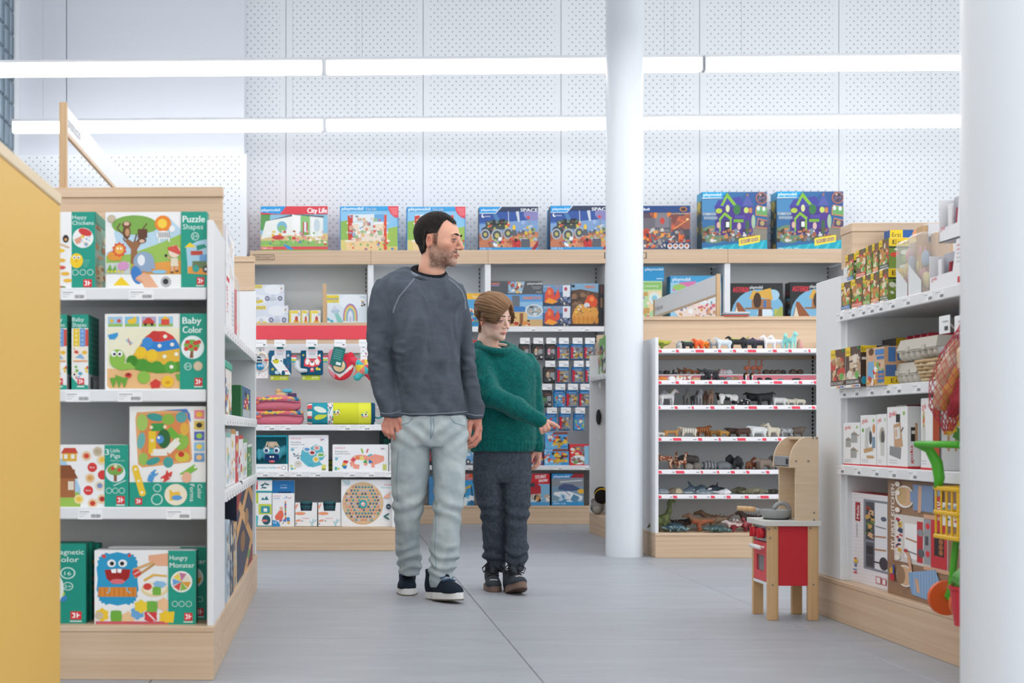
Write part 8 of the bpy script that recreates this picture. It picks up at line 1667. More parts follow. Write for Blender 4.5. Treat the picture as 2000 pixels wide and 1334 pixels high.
def head(beard=False):
    """x = person's right, y = forward, z = up; origin between the eyes"""
    s = SDF((-.11,-.15,-.24),(.11,.15,.14),.0022)
    s.ell((0,-.018,.034),(.072,.096,.083),.02);s.ell((0,.028,-.012),(.060,.058,.082),.03);s.ell((0,.03,-.072),(.049,.05,.042),.02)
    s.ell((0,.068,-.098),(.021,.019,.018),.018)
    for sx in (-1,1):
        s.ell((sx*.043,.05,-.024),(.02,.02,.017),.018);s.cap((sx*.04,.012,-.085),(sx*.058,-.018,-.045),.016,.014,.015)
    s.cap((-.034,.077,.017),(.034,.077,.017),.010,.010,.012)
    s.ell((.031,.096,-.002),(.016,.014,.010),.012,'s');s.ell((-.031,.096,-.002),(.016,.014,.010),.012,'s')
    s.chain([(0,.084,.008),(0,.098,-.014),(0,.107,-.033)],[.0075,.0085,.0105],.008)
    for sx in (-1,1): s.ell((sx*.0125,.093,-.037),(.0075,.010,.0065),.006);s.ell((sx*.0065,.101,-.0445),(.0035,.005,.003),.003,'s')
    s.ell((0,.082,-.066),(.024,.012,.009),.008);s.chain([(-.023,.074,-.0655),(-.008,.0845,-.0625),(.008,.0845,-.0625),(.023,.074,-.0655)],[.003,.0052,.0052,.003],.004);s.chain([(-.021,.074,-.0695),(0,.0845,-.0735),(.021,.074,-.0695)],[.003,.0062,.003],.004)
    s.chain([(-.022,.082,-.068),(0,.0925,-.068),(.022,.082,-.068)],[.0012,.0018,.0012],.003,'s')
    for sx in (-1,1):
        s.ell((sx*.0305,.0725,-.002),(.0145,.0135,.0135),.003)          # closed volume of the eye
        rot = Matrix.Rotation(sx*R(-32),4,'Z') @ Matrix.Rotation(R(10),4,'X')
        s.ell((sx*.079,-.017,-.014),(.0075,.021,.032),.006,rot=rot);s.ell((sx*.0835,-.0135,-.013),(.006,.012,.020),.004,'s',rot=rot)
    s.chain([(0,-.022,-.06),(0,-.03,-.13),(0,-.035,-.235)],[.055,.053,.062],.025)
    return s
def head_col(V,base,blush,lip,seed=1):
    x,y,z = V[:,0],V[:,1],V[:,2];C = np.tile(np.array(lin(base)),(len(V),1));C *= (1+.05*vnoise(V,60,seed))[:,None]
    def blend(m,c): C[:] = C*(1-m[:,None])+np.array(lin(c))*m[:,None]
    g = lambda cx,cy,cz,r_: np.exp(-(((np.abs(x)-cx)**2+(y-cy)**2+(z-cz)**2)/r_**2))
    blend(.55*g(.04,.06,-.032,.024),blush);blend(.5*g(0,.11,-.034,.016),blush);blend(.5*sm(np.abs(x),.07,.078)*(z < .03)*(z > -.05)*(np.abs(y+.014) < .03),blush)
    lipm = (np.abs(x) < .0225)*(y > .074)*np.exp(-((z+.068)/.0075)**2*1.2)*(1-sm(np.abs(x),.016,.0235));blend(np.clip(.9*lipm,0,1),lip);blend(.35*g(.031,.09,.004,.014),blush)
    return C,blend
def eyes(parent,M,gaze,iris,lid,half=.4):
    for sx in (-1,1):
        c = Vector((sx*.0305,.0745,-.002));mb = MB().ball(c,.0134,18,'bdb3ae')
        d = Vector((gaze[0],1,gaze[1])).normalized()
        for rr,off,cc in ((.0056,.0092,iris),(.0028,.0113,'0e0c0b')): mb.ball(c+d*off,(rr,rr*.8,rr),12,cc)
        mb.ball(c+d*.0128+Vector((.0015,0,.002)),.0009,6,'ffffff');mb.v = [tuple(M @ Vector(v)) for v in mb.v];mb.build('eye',mat('eye_gloss',rough=.15,spec=.5,vcol=True),parent,True)  # tiny white ball is a painted glint on the eye
        # lids: upper and lower shells around the eyeball
        V = [];Fc = [];n = 12;m_ = 7
        for up in (1,-1):
            o0 = len(V);e0 = R(90);e1 = R(90-78*(1-half*.0)+0) if up > 0 else R(38)
            lim = R(8+44*(1-half)) if up > 0 else R(-20)
            for i in range(m_):
                el = lim+(R(88)*up-lim)*i/(m_-1)
                for j in range(n):
                    az = R(-88)+R(176)*j/(n-1);e_ = el*(1-.55*abs(sin(az))**2) if i == 0 else el
                    rr = .0150;V.append(M @ (c+Vector((rr*sin(az)*cos(e_),rr*cos(az)*cos(e_),rr*sin(e_)))))
            for i in range(m_-1):
                for j in range(n-1): Fc.append((o0+i*n+j,o0+i*n+j+1,o0+(i+1)*n+j+1,o0+(i+1)*n+j))
            if up > 0: lash = V[o0:o0+n]
        mb = MB().add(V,Fc,lid);mb.build('eyelid',skin_mat(),parent,True)
        MB().tube([v+Vector((0,0,0)) for v in lash],.0017,5).build('lashes',mat('dark_lash','2a1c16',.7),parent)
def brow(parent,M,s,c,r_=.0034,lift=.0):
    for sx in (-1,1): MB().tube([M @ Vector((sx*a,b,z_)) for a,b,z_ in ((.012,.0925,.0205+lift),(.024,.0915,.0235+lift),(.036,.0855,.0225+lift),(.046,.0745,.0165+lift))],[r_*.9,r_,r_*.9,r_*.4],7).build('eyebrow',mat('eyebrow_'+c,c,.9),parent,True)
def xf(V,M): A_ = np.array(M);return V @ A_[:3,:3].T+A_[:3,3]
def handsdf(Y,chains,h=.0027):
    pts = [[np.array(at(a,b,Y+dy)) for a,b,dy in ch] for ch,_,_ in chains];allp = np.concatenate([np.array(p) for p in pts])
    s = SDF(allp.min(0)-.04,allp.max(0)+.04,h)
    for p,(_,rs,k) in zip(pts,chains): s.chain(p,rs,k)
    return s
def px_rows(Y,rows): return [(wz((a+b)/2,py,Y+dy),wx((a+b)/2,Y+dy),Y+dy,(wx(b,Y)-wx(a,Y))/2,d) for py,a,b,d,dy in rows]
def box_of(Y,x0,y0,x1,y1,d0,d1): A_ = at(x0,y1,Y);B_ = at(x1,y0,Y);return (A_.x-.03,Y-d0,A_.z-.02),(B_.x+.03,Y+d1,B_.z+.03)

def shoe(parent,loc,rz,pitch,sc_,up_c,sole_c,bottom_c,lace_c,extra=None):
    """toe along -y"""
    e = thing('tmp','t','t');bpy.data.objects.remove(e)
    M = Matrix.Translation(Vector(loc)-Vector(parent.location)) @ Matrix.Rotation(rz,4,'Z') @ Matrix.Rotation(pitch,4,'X') @ Matrix.Scale(sc_,4)
    def outl(g):
        pts = []
        for k in range(28):
            t = 2*pi*k/28;yy = -.145*sin(t) if sin(t) > 0 else -.135*sin(t);ww = .046 if sin(t) > 0 else .036
            pts.append(((ww+g)*np.sign(cos(t))*abs(cos(t))**.8+.004*sin(t),yy-g*np.sign(sin(t))*(abs(sin(t)) > .5)))
        return pts
    so = MB().prism(outl(.004),.006,.034,'z',None,M).build('sole',mat('shoe_sole_'+sole_c,sole_c,.55),parent);
    MB().prism(outl(.0045),0,.006,'z',None,M).build('outsole',mat('shoe_outsole_'+bottom_c,bottom_c,.7),so)
    s = SDF((-.08,-.18,.02),(.08,.17,.18),.0045);s.ell((0,-.092,.038),(.044,.056,.036),.01);s.ell((0,-.02,.048),(.040,.075,.05),.03);s.ell((0,.085,.06),(.035,.05,.055),.03);s.cap((0,.062,.07),(0,.072,.135),.036,.039,.025);s.ell((0,.07,.165),(.03,.03,.05),.006,'s');s.cutz(.03,'above');s.cutz(.136)
    V,Q = s.mesh();part(parent,'shoe_upper',mesh_np('shoe_upper',xf(relax(V,Q,1),M),Q),mat('shoe_canvas_'+up_c,up_c,.85,.2,bump=('noise',700,.3,.001)))
    LM = mat('lace_'+lace_c,lace_c,.8)
    MB().tube([M @ Vector((0,-.05+.0*k,.098)) for k in range(1)]+[M @ Vector((0,.0,.128)),M @ Vector((0,.018,.15))],[.012*sc_,.02*sc_,.02*sc_],8).build('tongue',MATS['shoe_canvas_'+up_c],parent,True)
    for k in range(5):
        y = -.062+.0175*k;zt_ = .073+.0125*k
        MB().tube([M @ Vector((x,y+.004*(1 if x > 0 else -1),zt_+.019-.32*abs(x)**1.05*(1 if abs(x) > .012 else .8))) for x in (-.034,-.018,0,.018,.034)],.0038*sc_,6).build('lace',LM,parent,True)
    if extra == 'bow':
        for sx in (-1,1): MB().tube([M @ Vector(v) for v in ((0,.01,.145),(sx*.03,-.02,.15),(sx*.058,-.045,.125),(sx*.05,-.03,.10),(0,.005,.142))],.0035*sc_,6).build('bow_loop',LM,parent,True)
        MB().tube([M @ Vector(v) for v in ((-.02,-.118,.066),(0,-.125,.068),(.02,-.118,.066))],.003,6).build('toe_stripe',mat('silver_trim','d8dadc',.4),parent)
    if extra == 'tab': MB().rbox(-.017,.017,.006,.012,.140,.156,.002,None,M).build('red_tab',mat('red_tab','c23a48',.6),parent)

# =================================================== the man
YM = 6.55
MAN = thing('person','man in a washed slate grey jumper and pale jeans, walking, head turned right','person',(wx(845,YM),YM,0))
ML = np.array(MAN.location)
KNIT = ramp_mat('slate_knit','474e57','5d656f',(7,7,5),rough=.95,spec=.1,detail=9,lo=.3,hi=.75)
def knit_bump(m,fx,fz,d):
    nt = m.node_tree;L = nt.links.new;b = nt.nodes['Principled BSDF'];tc = nt.nodes.new('ShaderNodeTexCoord');mp = nt.nodes.new('ShaderNodeMapping');mp.inputs['Scale'].default_value = (fx,fx,fz);L(tc.outputs['Object'],mp.inputs[0])
    t = nt.nodes.new('ShaderNodeTexNoise');t.inputs['Scale'].default_value = 1;t.inputs['Detail'].default_value = 2;L(mp.outputs[0],t.inputs[0])
    bp = nt.nodes.new('ShaderNodeBump');bp.inputs['Strength'].default_value = .7;bp.inputs['Distance'].default_value = d;L(t.outputs[0],bp.inputs['Height']);L(bp.outputs[0],b.inputs['Normal'])
knit_bump(KNIT,90,420,.002)
s = SDF(*box_of(YM,708,505,952,832,.25,.26),.0058)
s.loft(px_rows(YM,[(524,779,858,.055,.035),(534,760,871,.078,.03),(546,745,888,.096,.02),(562,738,903,.11,.015),(588,744,912,.118,.01),(622,755,905,.125,0),(670,764,899,.13,0),(730,771,899,.13,0),(780,773,907,.128,0),(813,774,912,.13,0)]),.01)
s.loft(px_rows(YM,[(546,737,772,.045,.01),(566,726,776,.056,.005),(588,721,775,.06,0),(620,718,772,.062,0),(670,717,768,.06,.01),(715,719,769,.057,.01),(755,726,775,.053,-.01),(795,738,783,.048,-.035),(815,742,784,.044,-.045)]),.012)
s.loft(px_rows(YM,[(556,878,903,.05,.02),(580,884,912,.058,.025),(605,887,917,.06,.03),(636,891,922,.06,.03),(680,896,926,.058,.04),(728,899,931,.056,.04),(760,903,937,.052,.03),(790,908,944,.048,.015),(818,911,944,.043,.01)]),.012)
s.ell(at(837,525,YM-.05),(.086,.14,.064),.01,'s')
ring = []
for k in range(25):
    t = 2*pi*k/24;c0 = at(836.5,537,YM+.02);ring.append(c0+Vector((.09*cos(t),-.092*sin(t),-.034*sin(t)-.019*cos(t))))
s.chain([tuple(p) for p in ring],.0095,.006)
def mfold(V):
    z = V[:,2];x = V[:,0]-ML[0];e = np.exp(-((z-CAMZ-.33)/.09)**2)*(np.abs(x) > .13)
    return .0055*vnoise(V*np.array([1,1,1.3]),14,4)+.0035*vnoise(V*np.array([1,1,2.6]),26,7)*(.4+e)+.0022*e*np.sin(z*120+x*60+vnoise(V,14,3)*3)+.003*np.exp(-((z-.86)/.05)**2)*np.sin(x*70+z*40)
sw,V,Q = garment(MAN,'jumper',s,KNIT,mfold);bv = bvh_of(V,Q)
SEAM = mat('pale_seam','79828c',.9,.1)
for pts in ([(809,545),(795,562),(780,580),(771,600),(768,612)],[(876,545),(890,556),(902,570),(908,586),(909,605)]):
    q = trace(bv,pts,.003)
    if len(q) > 2: MB().tube([p-Vector(ML) for p in q],.0048,6).build('raglan_seam',SEAM,MAN,True)
for pts in ([(775,806),(800,809),(840,809),(880,807),(911,804)],[(742,806),(755,809),(770,807),(783,802)],[(912,808),(928,812),(943,811)]):
    q = trace(bv,pts,.002,14)
    if len(q) > 2: MB().tube([p-Vector(ML) for p in q],.003,6).build('hem_edge',SEAM,MAN,True)
MB().tube([p-Vector(ML) for p in ring],.0112,8,closed=False).build('neck_rib',SEAM,MAN,True)
tee = [at(837,534,YM+.03)+Vector((.073*cos(2*pi*k/20),-.07*sin(2*pi*k/20),-.03*sin(2*pi*k/20)-.01*cos(2*pi*k/20))) for k in range(20)]
MB().tube([p-Vector(ML) for p in tee],.017,8,closed=True).build('tee_collar',mat('black_cotton','1b1e25',.9,.1),MAN,True)
# jeans
DENIM = ramp_mat('pale_denim','9dacb1','bfc8c8',(6,6,4),rough=.9,spec=.15,detail=8,lo=.3,hi=.72);knit_bump(DENIM,500,300,.0012)
s = SDF(*box_of(YM,755,795,918,1152,.32,.36),.0062)
s.loft(px_rows(YM,[(800,776,911,.118,0),(830,771,912,.125,0),(856,768,912,.125,0),(872,766,912,.11,0)]),.02)
s.loft(px_rows(YM,[(845,768,838,.1,0),(885,763,838.5,.1,0),(930,764,838,.095,.0),(980,767,829,.086,.0),(1010,770,822,.08,.01),(1050,773,820,.073,.05),(1085,774,822,.071,.09),(1100,776,824,.072,.11),(1122,780,821,.062,.125)]),.012)
s.loft(px_rows(YM,[(845,842,912,.1,0),(885,842,912,.1,-.01),(930,845,909,.096,-.03),(980,847,905,.088,-.06),(1010,846,900,.082,-.07),(1050,842,897,.075,-.08),(1090,839,894,.072,-.08),(1118,838,886,.07,-.08),(1147,842,880,.06,-.085)]),.012)
def jfold(V):
    z = V[:,2];x = V[:,0]-ML[0];an = np.exp(-((z-.17)/.075)**2);kn = np.exp(-((z-.42)/.07)**2);hp = np.exp(-((z-.74)/.07)**2);sg = np.where(x > 0,1,-1)
    return .006*vnoise(V*np.array([1,1,1.6]),12,3)+an*.0075*np.sin(z*120+3*np.sin(x*24)+vnoise(V,16,5)*2.2)+kn*.0055*np.sin(z*80+x*sg*38+vnoise(V,12,2)*2)+hp*.005*np.sin(z*85-np.abs(x)*75)+.002*vnoise(V,50,9)
je,V,Q = garment(MAN,'jeans',s,DENIM,jfold);bv = bvh_of(V,Q);DSEAM = mat('denim_seam','7690a0',.9,.1)
for pts in ([(841,814),(842,835),(841,858)],[(846,815),(848,832),(845,848),(841,857)],[(852,990),(851,1030),(849,1075),(852,1110)],[(778,880),(775,930),(776,980)],[(878,816),(888,826),(908,832)],[(806,816),(798,826),(776,832)]):
    q = trace(bv,pts,.002,8)
    if len(q) > 2: MB().tube([p-Vector(ML) for p in q],.0016,5).build('seam',DSEAM,MAN,True)
# head, hands and the body under the clothes: one skin mesh
HM = Matrix.Translation(at(859,469,YM+.01)) @ Matrix.Rotation(R(-117),4,'Z') @ Matrix.Rotation(R(-4),4,'X') @ Matrix.Scale(1.04,4)
hs_ = head();V,Q = hs_.mesh();V = relax(V,Q,1,.35);C,blend = head_col(V,'d9a48c','c97a66','ad6157')
g = hs_.pos();X_,Y_,Z_ = g
def beard_mask(x,y,z):
    jaw = sm(-z,.022,.04)*sm(y,-.03,-.008);cheek = 1-sm(z-(-.052+.34*np.maximum(.055-y,0)),-.006,.012);side = sm(.03-y,0,.02)*sm(-z,-.005,.012)*(np.abs(x) > .04);neck = 1-sm(-z,.118,.14)
    lips = 1-(np.abs(x) < .024)*sm(y,.066,.076)*np.exp(-((z+.069)/.009)**2)*1.3;mus = sm(y,.07,.08)*(np.abs(x) < .03)*np.exp(-((z+.054)/.007)**2)
    return np.clip(np.maximum(np.maximum(jaw*cheek,side*jaw)*neck*np.clip(lips,0,1),mus),0,1)
bm_ = beard_mask(V[:,0],V[:,1],V[:,2]);bn = vnoise(V*np.array([1,1,.7]),330,2);gy = np.clip(.25+.5*vnoise(V,300,8)+.8*sm(V[:,1],.05,.085)*sm(-V[:,2],.075,.09),0,1);blend(np.clip(.62+.3*sm(-V[:,2],.05,.085),0,.92)*bm_*np.clip(.85+.35*bn,0,1)*(1-gy*.6),'352a25');blend(.4*bm_*gy*np.clip(.7+.5*bn,0,1),'b3a8a0');mu = sm(V[:,1],.066,.076)*(1-sm(np.abs(V[:,0]),.024,.032))*np.exp(-((V[:,2]+.0545)/.0062)**2);blend(np.clip(.85*mu*np.clip(.9+.5*bn,0,1),0,1),'40352f')
zl_ = np.interp(V[:,1],[-.12,-.07,-.04,-.034,-.006,-.003,.014,.02,.035,.06,.1],[-.055,-.072,-.06,.014,.018,-.03,-.03,.026,.074,.088,.062])
zl_ = np.where(V[:,1] > .04,.064+.022*sm(np.abs(V[:,0]),.018,.042),zl_);sc2 = sm(V[:,2]-zl_,-.007,.006)*(np.abs(V[:,0]) < .083);sc2 = np.where((V[:,1] < -.003) & (V[:,1] > -.036) & (V[:,2] < .03),0,sc2);blend(.85*sc2*np.clip(.85+.4*vnoise(V,300,6),0,1),'362c28')
parts = [(xf(V,HM),Q,C)]
SK = np.array(lin('d29a82'));HK = np.array(lin('cf8f7c'))
h1 = handsdf(YM-.05,[([(760,796,0),(763,814,0)],[.029,.026],.01),([(763,814,0),(750,831,.0)],[.022,.0125],.012),([(763,814,0),(756,832,-.006)],[.022,.013],.012),([(764,814,0),(764.5,832,-.01)],[.022,.0135],.012),([(765,814,0),(774,830,-.008)],[.022,.0135],.012),
    ([(749,831,0),(750,841,-.008),(754,849,.008)],[.0105,.0098,.0085],.003),([(755.5,832,-.006),(756.5,845,-.016),(761,854,.003)],[.0112,.0105,.009],.003),([(764,832,-.01),(766,847,-.02),(771,856.5,0)],[.0115,.011,.0095],.003),([(774,830.5,-.008),(779,847,-.02),(783.5,857,-.016),(784.5,864.5,-.008)],[.0115,.0105,.0098,.008],.003),
    ([(776,814,-.004),(783.5,824,-.014),(786,836,-.018),(789.5,849,-.012)],[.015,.013,.011,.0085],.006)])
h2 = handsdf(YM+.01,[([(928,806,0),(929,816,0)],[.022,.024],.01),([(929,816,0),(935,836,0)],[.023,.017],.012),([(929,816,0),(926,834,.02)],[.022,.016],.012),([(930,816,.01),(936,838,.03)],[.022,.015],.012),
    ([(933,836,-.008),(929.5,850,-.014),(921,860,-.012),(914.5,863,-.006)],[.0115,.0108,.0098,.008],.003),([(937,838,.008),(934.5,856,.003),(924,867,.002),(913,872,.004)],[.0118,.011,.0098,.0082],.003),([(937,838,.025),(936,857,.022),(927,869,.02),(917,874,.02)],[.011,.0105,.0095,.0082],.003),([(936,838,.04),(935,855,.04),(928,865,.04),(920,870,.038)],[.0102,.0095,.0088,.0075],.003),
    ([(922,817,-.005),(917.5,828,-.02),(916,843,-.024),(915.5,856,-.02)],[.015,.0135,.0115,.009],.006)])
for hh in (h1,h2):
    V,Q = hh.mesh();V = relax(V,Q,1,.3);C = HK*(1+.06*vnoise(V,80,3))[:,None];parts.append((V,Q,C))
def core(Y,pts_list,h=.016):
    P = [[np.array(at(a,b,Y+d)) for a,b,d in ch] for ch,_ in pts_list];al = np.concatenate([np.array(p) for p in P]);s = SDF(al.min(0)-.12,al.max(0)+.12,h)
    for p,(_,rs) in zip(P,pts_list): s.chain(p,rs,.03)
    V,Q = s.mesh();return V,Q,SK
parts.append(core(YM,[([(838,545,.03),(838,600,.01),(840,700,0),(842,810,0)],[.05,.09,.09,.085]),([(760,580,0),(744,680,.01),(760,800,-.03)],[.035,.033,.024]),([(895,600,.02),(910,690,.04),(926,795,.02)],[.03,.024,.02]),([(805,860,0),(797,1000,.01),(799,1080,.09)],[.06,.045,.03]),([(875,860,0),(874,1000,-.06),(864,1100,-.08)],[.06,.045,.03])]))
V,Q,C = join(parts);part(MAN,'body',mesh_np('body',V-ML,Q,C),skin_mat())
HL = Matrix.Translation(-Vector(ML)) @ HM
eyes(MAN,HL,(.6,-.08),'2c201a','c68a74',.85);brow(MAN,HL,1,'3a2c26',.0042)
def hair_mesh(name,d,colfn,m,M,loc,rel=1):
    V,Q = hs_.mesh(d)
    if not len(V): return
    V = relax(V,Q,rel,.3);o = part(MAN if loc is ML else BOY,name,mesh_np(name,xf(V,M)-loc,Q,colfn(V)),m);return o
HAIR = mat('hair',rough=.7,spec=.2,vcol=True,bump=('noise',420,.5,.003))
xx,yy,zz = X_+0*Y_+0*Z_,Y_+0*X_+0*Z_,Z_+0*X_+0*Y_
nz3 = vnoise(np.stack([xx.ravel(),yy.ravel(),zz.ravel()],1)*np.array([1,1,.6]),170,3).reshape(xx.shape).astype(np.float32)
front = .068-1.5*np.maximum(np.abs(xx)-.034,0)                          # hairline
zl = np.interp(yy,[-.12,-.07,-.04,-.034,-.006,-.003,.012,.018,.035,.06,.1],[-.055,-.072,-.06,.014,.018,.018,.018,.028,.074,.088,.062])
zl = np.where(yy > .04,.064+.022*sm(np.abs(xx),.018,.042),zl)
hm = sm(zz-zl,-.004,.022)
ear = np.exp(-(((np.abs(xx)-.078)/.014)**2+((yy+.016)/.024)**2+((zz+.012)/.034)**2)*1.2)
t_ = (.0105-.0055*sm(yy,.0,.07))*hm-.0025*(1-hm)+.0012*nz3*hm-.016*ear*(zz < .018)
def mh(V):
    g_ = np.clip(.5+.5*vnoise(V*np.array([1,1,.5]),240,5),0,1)*sm(.05-V[:,2],0,.05)*sm(V[:,1],-.06,.0)
    return np.array(lin('1d1917'))*(1+.5*vnoise(V*np.array([1,1,.5]),210,2))[:,None]*(1-g_[:,None]*.75)+np.array(lin('8a8079'))*g_[:,None]*.75
hair_mesh('hair',hs_.d-t_.astype(np.float32),mh,HAIR,HM,ML)
f1 = flo(800,1164);shoe(MAN,(f1.x-.004,f1.y+.145,0),R(-4),0,1.0,'1d2732','e4e4e2','6a6254','3a5478')
f2 = flo(880,1180);shoe(MAN,(f2.x-.024,f2.y+.13,.004),R(24),R(-5),1.03,'1d2732','e4e4e2','6a6254','3a5478','tab')

# =================================================== the boy
YBY = 6.84
BOY = thing('person','boy in a dark green knitted jumper and grey trousers, pointing right','person',(wx(985,YBY),YBY,0))
BL = np.array(BOY.location)
WOOL = ramp_mat('green_wool','0d5452','17726c',(60,60,60),rough=1,spec=.05,detail=6,lo=.35,hi=.7);WOOL.node_tree.nodes['Principled BSDF'].inputs['Sheen Weight'].default_value = .15;knit_bump(WOOL,260,200,.004)
s = SDF(*box_of(YBY,912,660,1072,890,.32,.2),.0055)
s.loft(px_rows(YBY,[(678,936,1006,.055,.02),(689,929,1026,.074,.015),(704,922,1043,.088,.01),(735,920,1047,.1,0),(790,920,1046,.105,0),(840,918,1045,.112,0),(868,919,1046,.116,0),(882,921,1041,.11,0)]),.01)
s.loft(px_rows(YBY,[(690,1016,1041,.04,.02),(715,1022,1054,.052,.02),(765,1029,1060,.052,.03),(820,1033,1061,.048,.03),(862,1035,1061,.044,.02),(881,1037,1060,.038,.02)]),.01)
s.chain([at(938,705,YBY-.03),at(946,750,YBY-.10),at(958,772,YBY-.13)],[.058,.058,.056],.02);s.chain([at(958,772,YBY-.13),at(1010,797,YBY-.17),at(1053,820,YBY-.19)],[.056,.047,.034],.02)
s.ell(at(969,668,YBY-.055),(.074,.13,.052),.008,'s')
ring = [at(968,679,YBY+.005)+Vector((.082*cos(2*pi*k/24),-.078*sin(2*pi*k/24),-.024*sin(2*pi*k/24)+.008*(-cos(2*pi*k/24)))) for k in range(25)]
s.chain([tuple(p) for p in ring],.0165,.01)
def bfold(V):
    z = V[:,2];x = V[:,0]-BL[0];a = np.arctan2(V[:,1]-YBY,x-.0);rib = np.exp(-((z-.695)/.018)**2)
    return .006*vnoise(V*np.array([1,1,.8]),13,6)+.0025*vnoise(V,40,2)+.0012*vnoise(V,160,4)+rib*.0035*np.sin(x*330+a*3)-.004*np.exp(-((z-.722)/.008)**2)
bs,V,Q = garment(BOY,'jumper',s,WOOL,bfold)
TROU = ramp_mat('grey_jersey','3d434d','4f555f',(40,40,40),rough=.95,spec=.1,detail=6);knit_bump(TROU,500,500,.001)
s = SDF(*box_of(YBY,915,872,1045,1122,.2,.26),.0056)
s.loft(px_rows(YBY,[(872,925,1036,.09,0),(900,923,1037,.098,0),(930,924,1037,.095,0),(942,926,1037,.085,0)]),.02)
s.loft(px_rows(YBY,[(925,924,979,.085,0),(960,928,980,.08,0),(1000,938,983,.072,.01),(1030,942,985,.066,.03),(1068,944,987,.062,.06),(1090,946,990,.06,.08),(1100,952,989,.05,.085),(1117,957,989,.042,.09)]),.012)
s.loft(px_rows(YBY,[(925,978,1037,.085,0),(960,980,1035,.08,-.01),(1000,984,1032,.074,-.02),(1050,987,1030,.064,-.02),(1080,986,1031,.062,-.02),(1096,990,1027,.052,-.02),(1114,992,1022,.042,-.02)]),.012)
def tfold(V):
    z = V[:,2];x = V[:,0]-BL[0];an = np.exp(-((z-.17)/.05)**2);kn = np.exp(-((z-.37)/.07)**2)
    return .005*vnoise(V*np.array([1,1,1.4]),14,3)+an*.007*np.sin(z*130+2*np.sin(x*30)+vnoise(V,18,5)*2)+kn*.0055*np.sin(z*100+x*30+vnoise(V,12,2)*2)
garment(BOY,'trousers',s,TROU,tfold)
BM = Matrix.Translation(at(966,621,YBY+.0)) @ Matrix.Rotation(R(-141),4,'Z') @ Matrix.Rotation(R(-13),4,'X') @ Matrix.Rotation(R(4),4,'Y') @ Matrix.Scale(.88,4)
hs_ = head();V,Q = hs_.mesh();V = relax(V,Q,2,.45);V[:,0] *= .97
C,blend = head_col(V,'e9c4b2','e09a8c','cc666a',3);blend(.55*sm(np.abs(V[:,0]),.074,.082)*(np.abs(V[:,1]+.016) < .03)*(np.abs(V[:,2]+.014) < .035),'d9806e');parts = [(xf(V,BM),Q,C)]
SK = np.array(lin('dcae98'))
b1 = handsdf(YBY-.195,[([(1044,815,0),(1056,821,0)],[.024,.021],.01),([(1056,821,0),(1070,825,0)],[.02,.0125],.01),([(1056,822,0),(1066,829,.0)],[.02,.012],.01),([(1056,823,0),(1060,831,0)],[.019,.012],.01),
    ([(1070,824.5,-.004),(1081,828,-.008),(1087,831.5,-.008),(1091.5,835,-.006)],[.0105,.009,.008,.0066],.003),([(1067.5,828,-.008),(1072,836.5,-.016),(1069.5,841,.0)],[.0102,.0094,.0085],.003),([(1062,830,-.008),(1065,840,-.014),(1063,843.5,0)],[.0098,.009,.0082],.003),([(1055,829,-.004),(1056.5,839,-.01),(1058.5,846,-.002)],[.009,.0084,.0072],.003),([(1066,824,.012),(1074,828,.016),(1079,832,.014)],[.011,.0095,.008],.004)])
b2 = handsdf(YBY+.02,[([(1049,868,0),(1049.5,880,0)],[.022,.019],.01),([(1049.5,880,0),(1053,892,0)],[.018,.0125],.01),([(1049,880,0),(1048,892,.012)],[.018,.0125],.01),([(1053,891,-.005),(1052,903,-.008),(1045,911,-.006),(1037,915.5,0)],[.0098,.009,.008,.0065],.003),([(1054,892,.01),(1052.5,905,.008),(1046,913,.008),(1039.5,916.5,.01)],[.0098,.009,.008,.0066],.003),([(1053,891,.025),(1052,903,.025),(1047,911,.024),(1042,914,.024)],[.0092,.0085,.0078,.0065],.003),([(1051,890,.036),(1049,901,.036),(1045,907,.036)],[.0085,.0078,.0068],.003),([(1044,882,-.006),(1039,892,-.014),(1037,901,-.012)],[.0115,.0095,.0075],.005)])
for hh in (b1,b2):
    V,Q = hh.mesh();V = relax(V,Q,1,.3);parts.append((V,Q,np.array(lin('dba592'))*(1+.05*vnoise(V,80,3))[:,None]))
parts.append(core(YBY,[([(968,690,.02),(975,740,0),(980,880,0)],[.04,.07,.075]),([(940,710,-.03),(956,768,-.13),(1046,815,-.19)],[.03,.028,.02]),([(1035,715,.02),(1046,790,.03),(1049,870,.02)],[.03,.028,.02]),([(955,930,0),(963,1020,.03),(970,1085,.075)],[.05,.036,.026]),([(1008,930,0),(1009,1020,-.02),(1008,1085,-.02)],[.05,.036,.026])]))
V,Q,C = join(parts);part(BOY,'body',mesh_np('body',V-BL,Q,C),skin_mat())
HL = Matrix.Translation(-Vector(BL)) @ BM
MB().tube([p-Vector(BL) for p in ring],.0188,10).build('collar',WOOL,BOY,True)
eyes(BOY,HL,(.2,-.45),'3c2a20','d9a592',.95);brow(BOY,HL,1,'6a4e3a',.0026,.002)
t2 = [at(968,679,YBY+.005)+Vector((.068*cos(2*pi*k/20),-.064*sin(2*pi*k/20),-.02*sin(2*pi*k/20))) for k in range(20)]
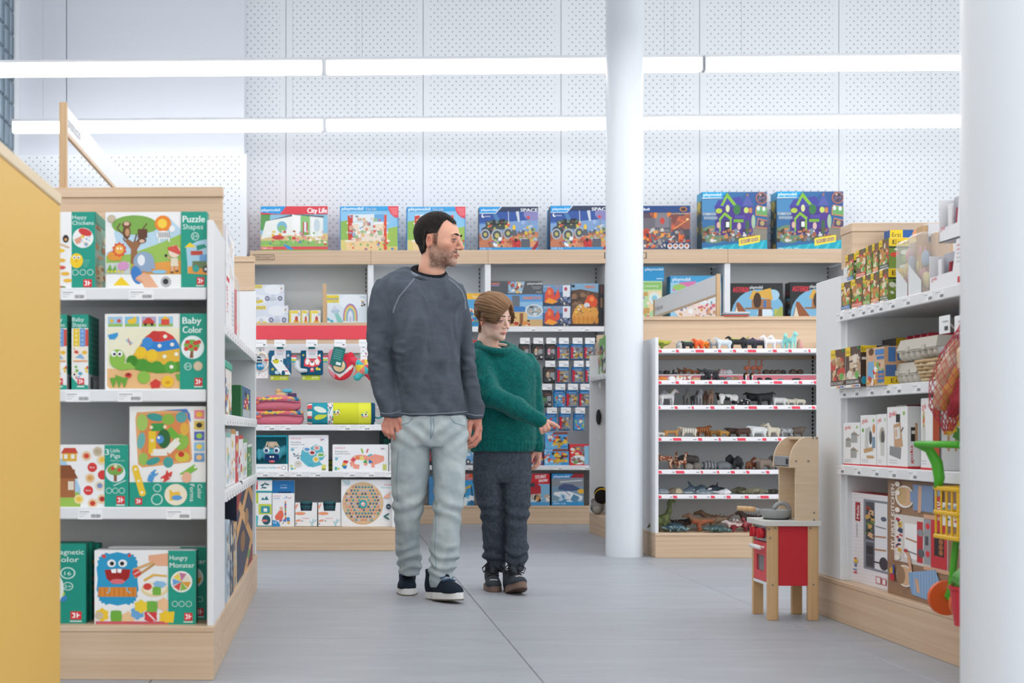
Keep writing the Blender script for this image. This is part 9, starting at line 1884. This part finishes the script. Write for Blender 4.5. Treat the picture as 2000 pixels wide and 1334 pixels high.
MB().tube([p-Vector(BL) for p in t2],.009,8,closed=True).build('shirt_collar',mat('pale_cotton','d8c4b8',.9,.1),BOY,True)
# side-swept fringe
ang = np.arctan2(xx+.022,zz-.02);stn = (vnoise(np.stack([(ang*.55).ravel(),(yy*.35+zz*.25).ravel(),(xx*.1).ravel()],1),34,5)+.6*vnoise(np.stack([(ang*.8).ravel(),(yy*.25).ravel(),(zz*.25).ravel()],1),80,8)).reshape(xx.shape)
fl = np.where(xx > -.026,.084-.80*(xx+.026)-4.0*np.maximum(xx-.05,0),.084-2.1*(-.026-xx)**.92)
hm = np.where(yy > .018,sm(zz-np.maximum(fl,-.022),-.003,.006),np.where(yy > -.046,sm(zz-.026*sm(.012-yy,0,.012),-.004,.010),sm(zz-(-.092+.55*np.maximum(-yy-.06,0)),-.004,.01)))
hm = np.maximum(hm,(yy > .0)*(yy < .026)*(xx > 0)*sm(zz,-.026,-.012)*(np.abs(xx) > .05))
t_ = (.019+.008*sm(zz,.02,.1))*hm-.012*(1-hm)+.0042*stn*hm
t_ = t_-.010*hm*sm(-zz,-.01,.03)*(yy < 0)
ear2 = np.exp(-(((np.abs(xx)-.085)/.022)**2+((yy+.018)/.026)**2+((zz+.014)/.03)**2)*1.1);t_ = t_-.045*ear2*(zz < .02)
def bhc(V):
    a_ = np.arctan2(V[:,0]+.022,V[:,2]-.02);P = np.stack([a_*.8,V[:,1]*.25+V[:,2]*.1,V[:,0]*.1],1);n_ = .65*vnoise(P,80,8)+.5*vnoise(P,200,3)
    return np.array(lin('7a5e46'))*(1+.42*n_)[:,None]*(.8+.5*sm(V[:,2],-.02,.11))[:,None]
hair_mesh('hair',hs_.d-t_.astype(np.float32),bhc,HAIR,BM,BL)
f1 = flo(968,1157);shoe(BOY,(f1.x-.002,f1.y+.12,0),R(-3),0,.86,'3c4248','7a6258','6a5248','191b1e','bow')
f2 = flo(1010,1164);shoe(BOY,(f2.x+.002,f2.y+.105,.002),R(8),R(-17),.88,'3c4248','7a6258','6e564c','191b1e','bow')
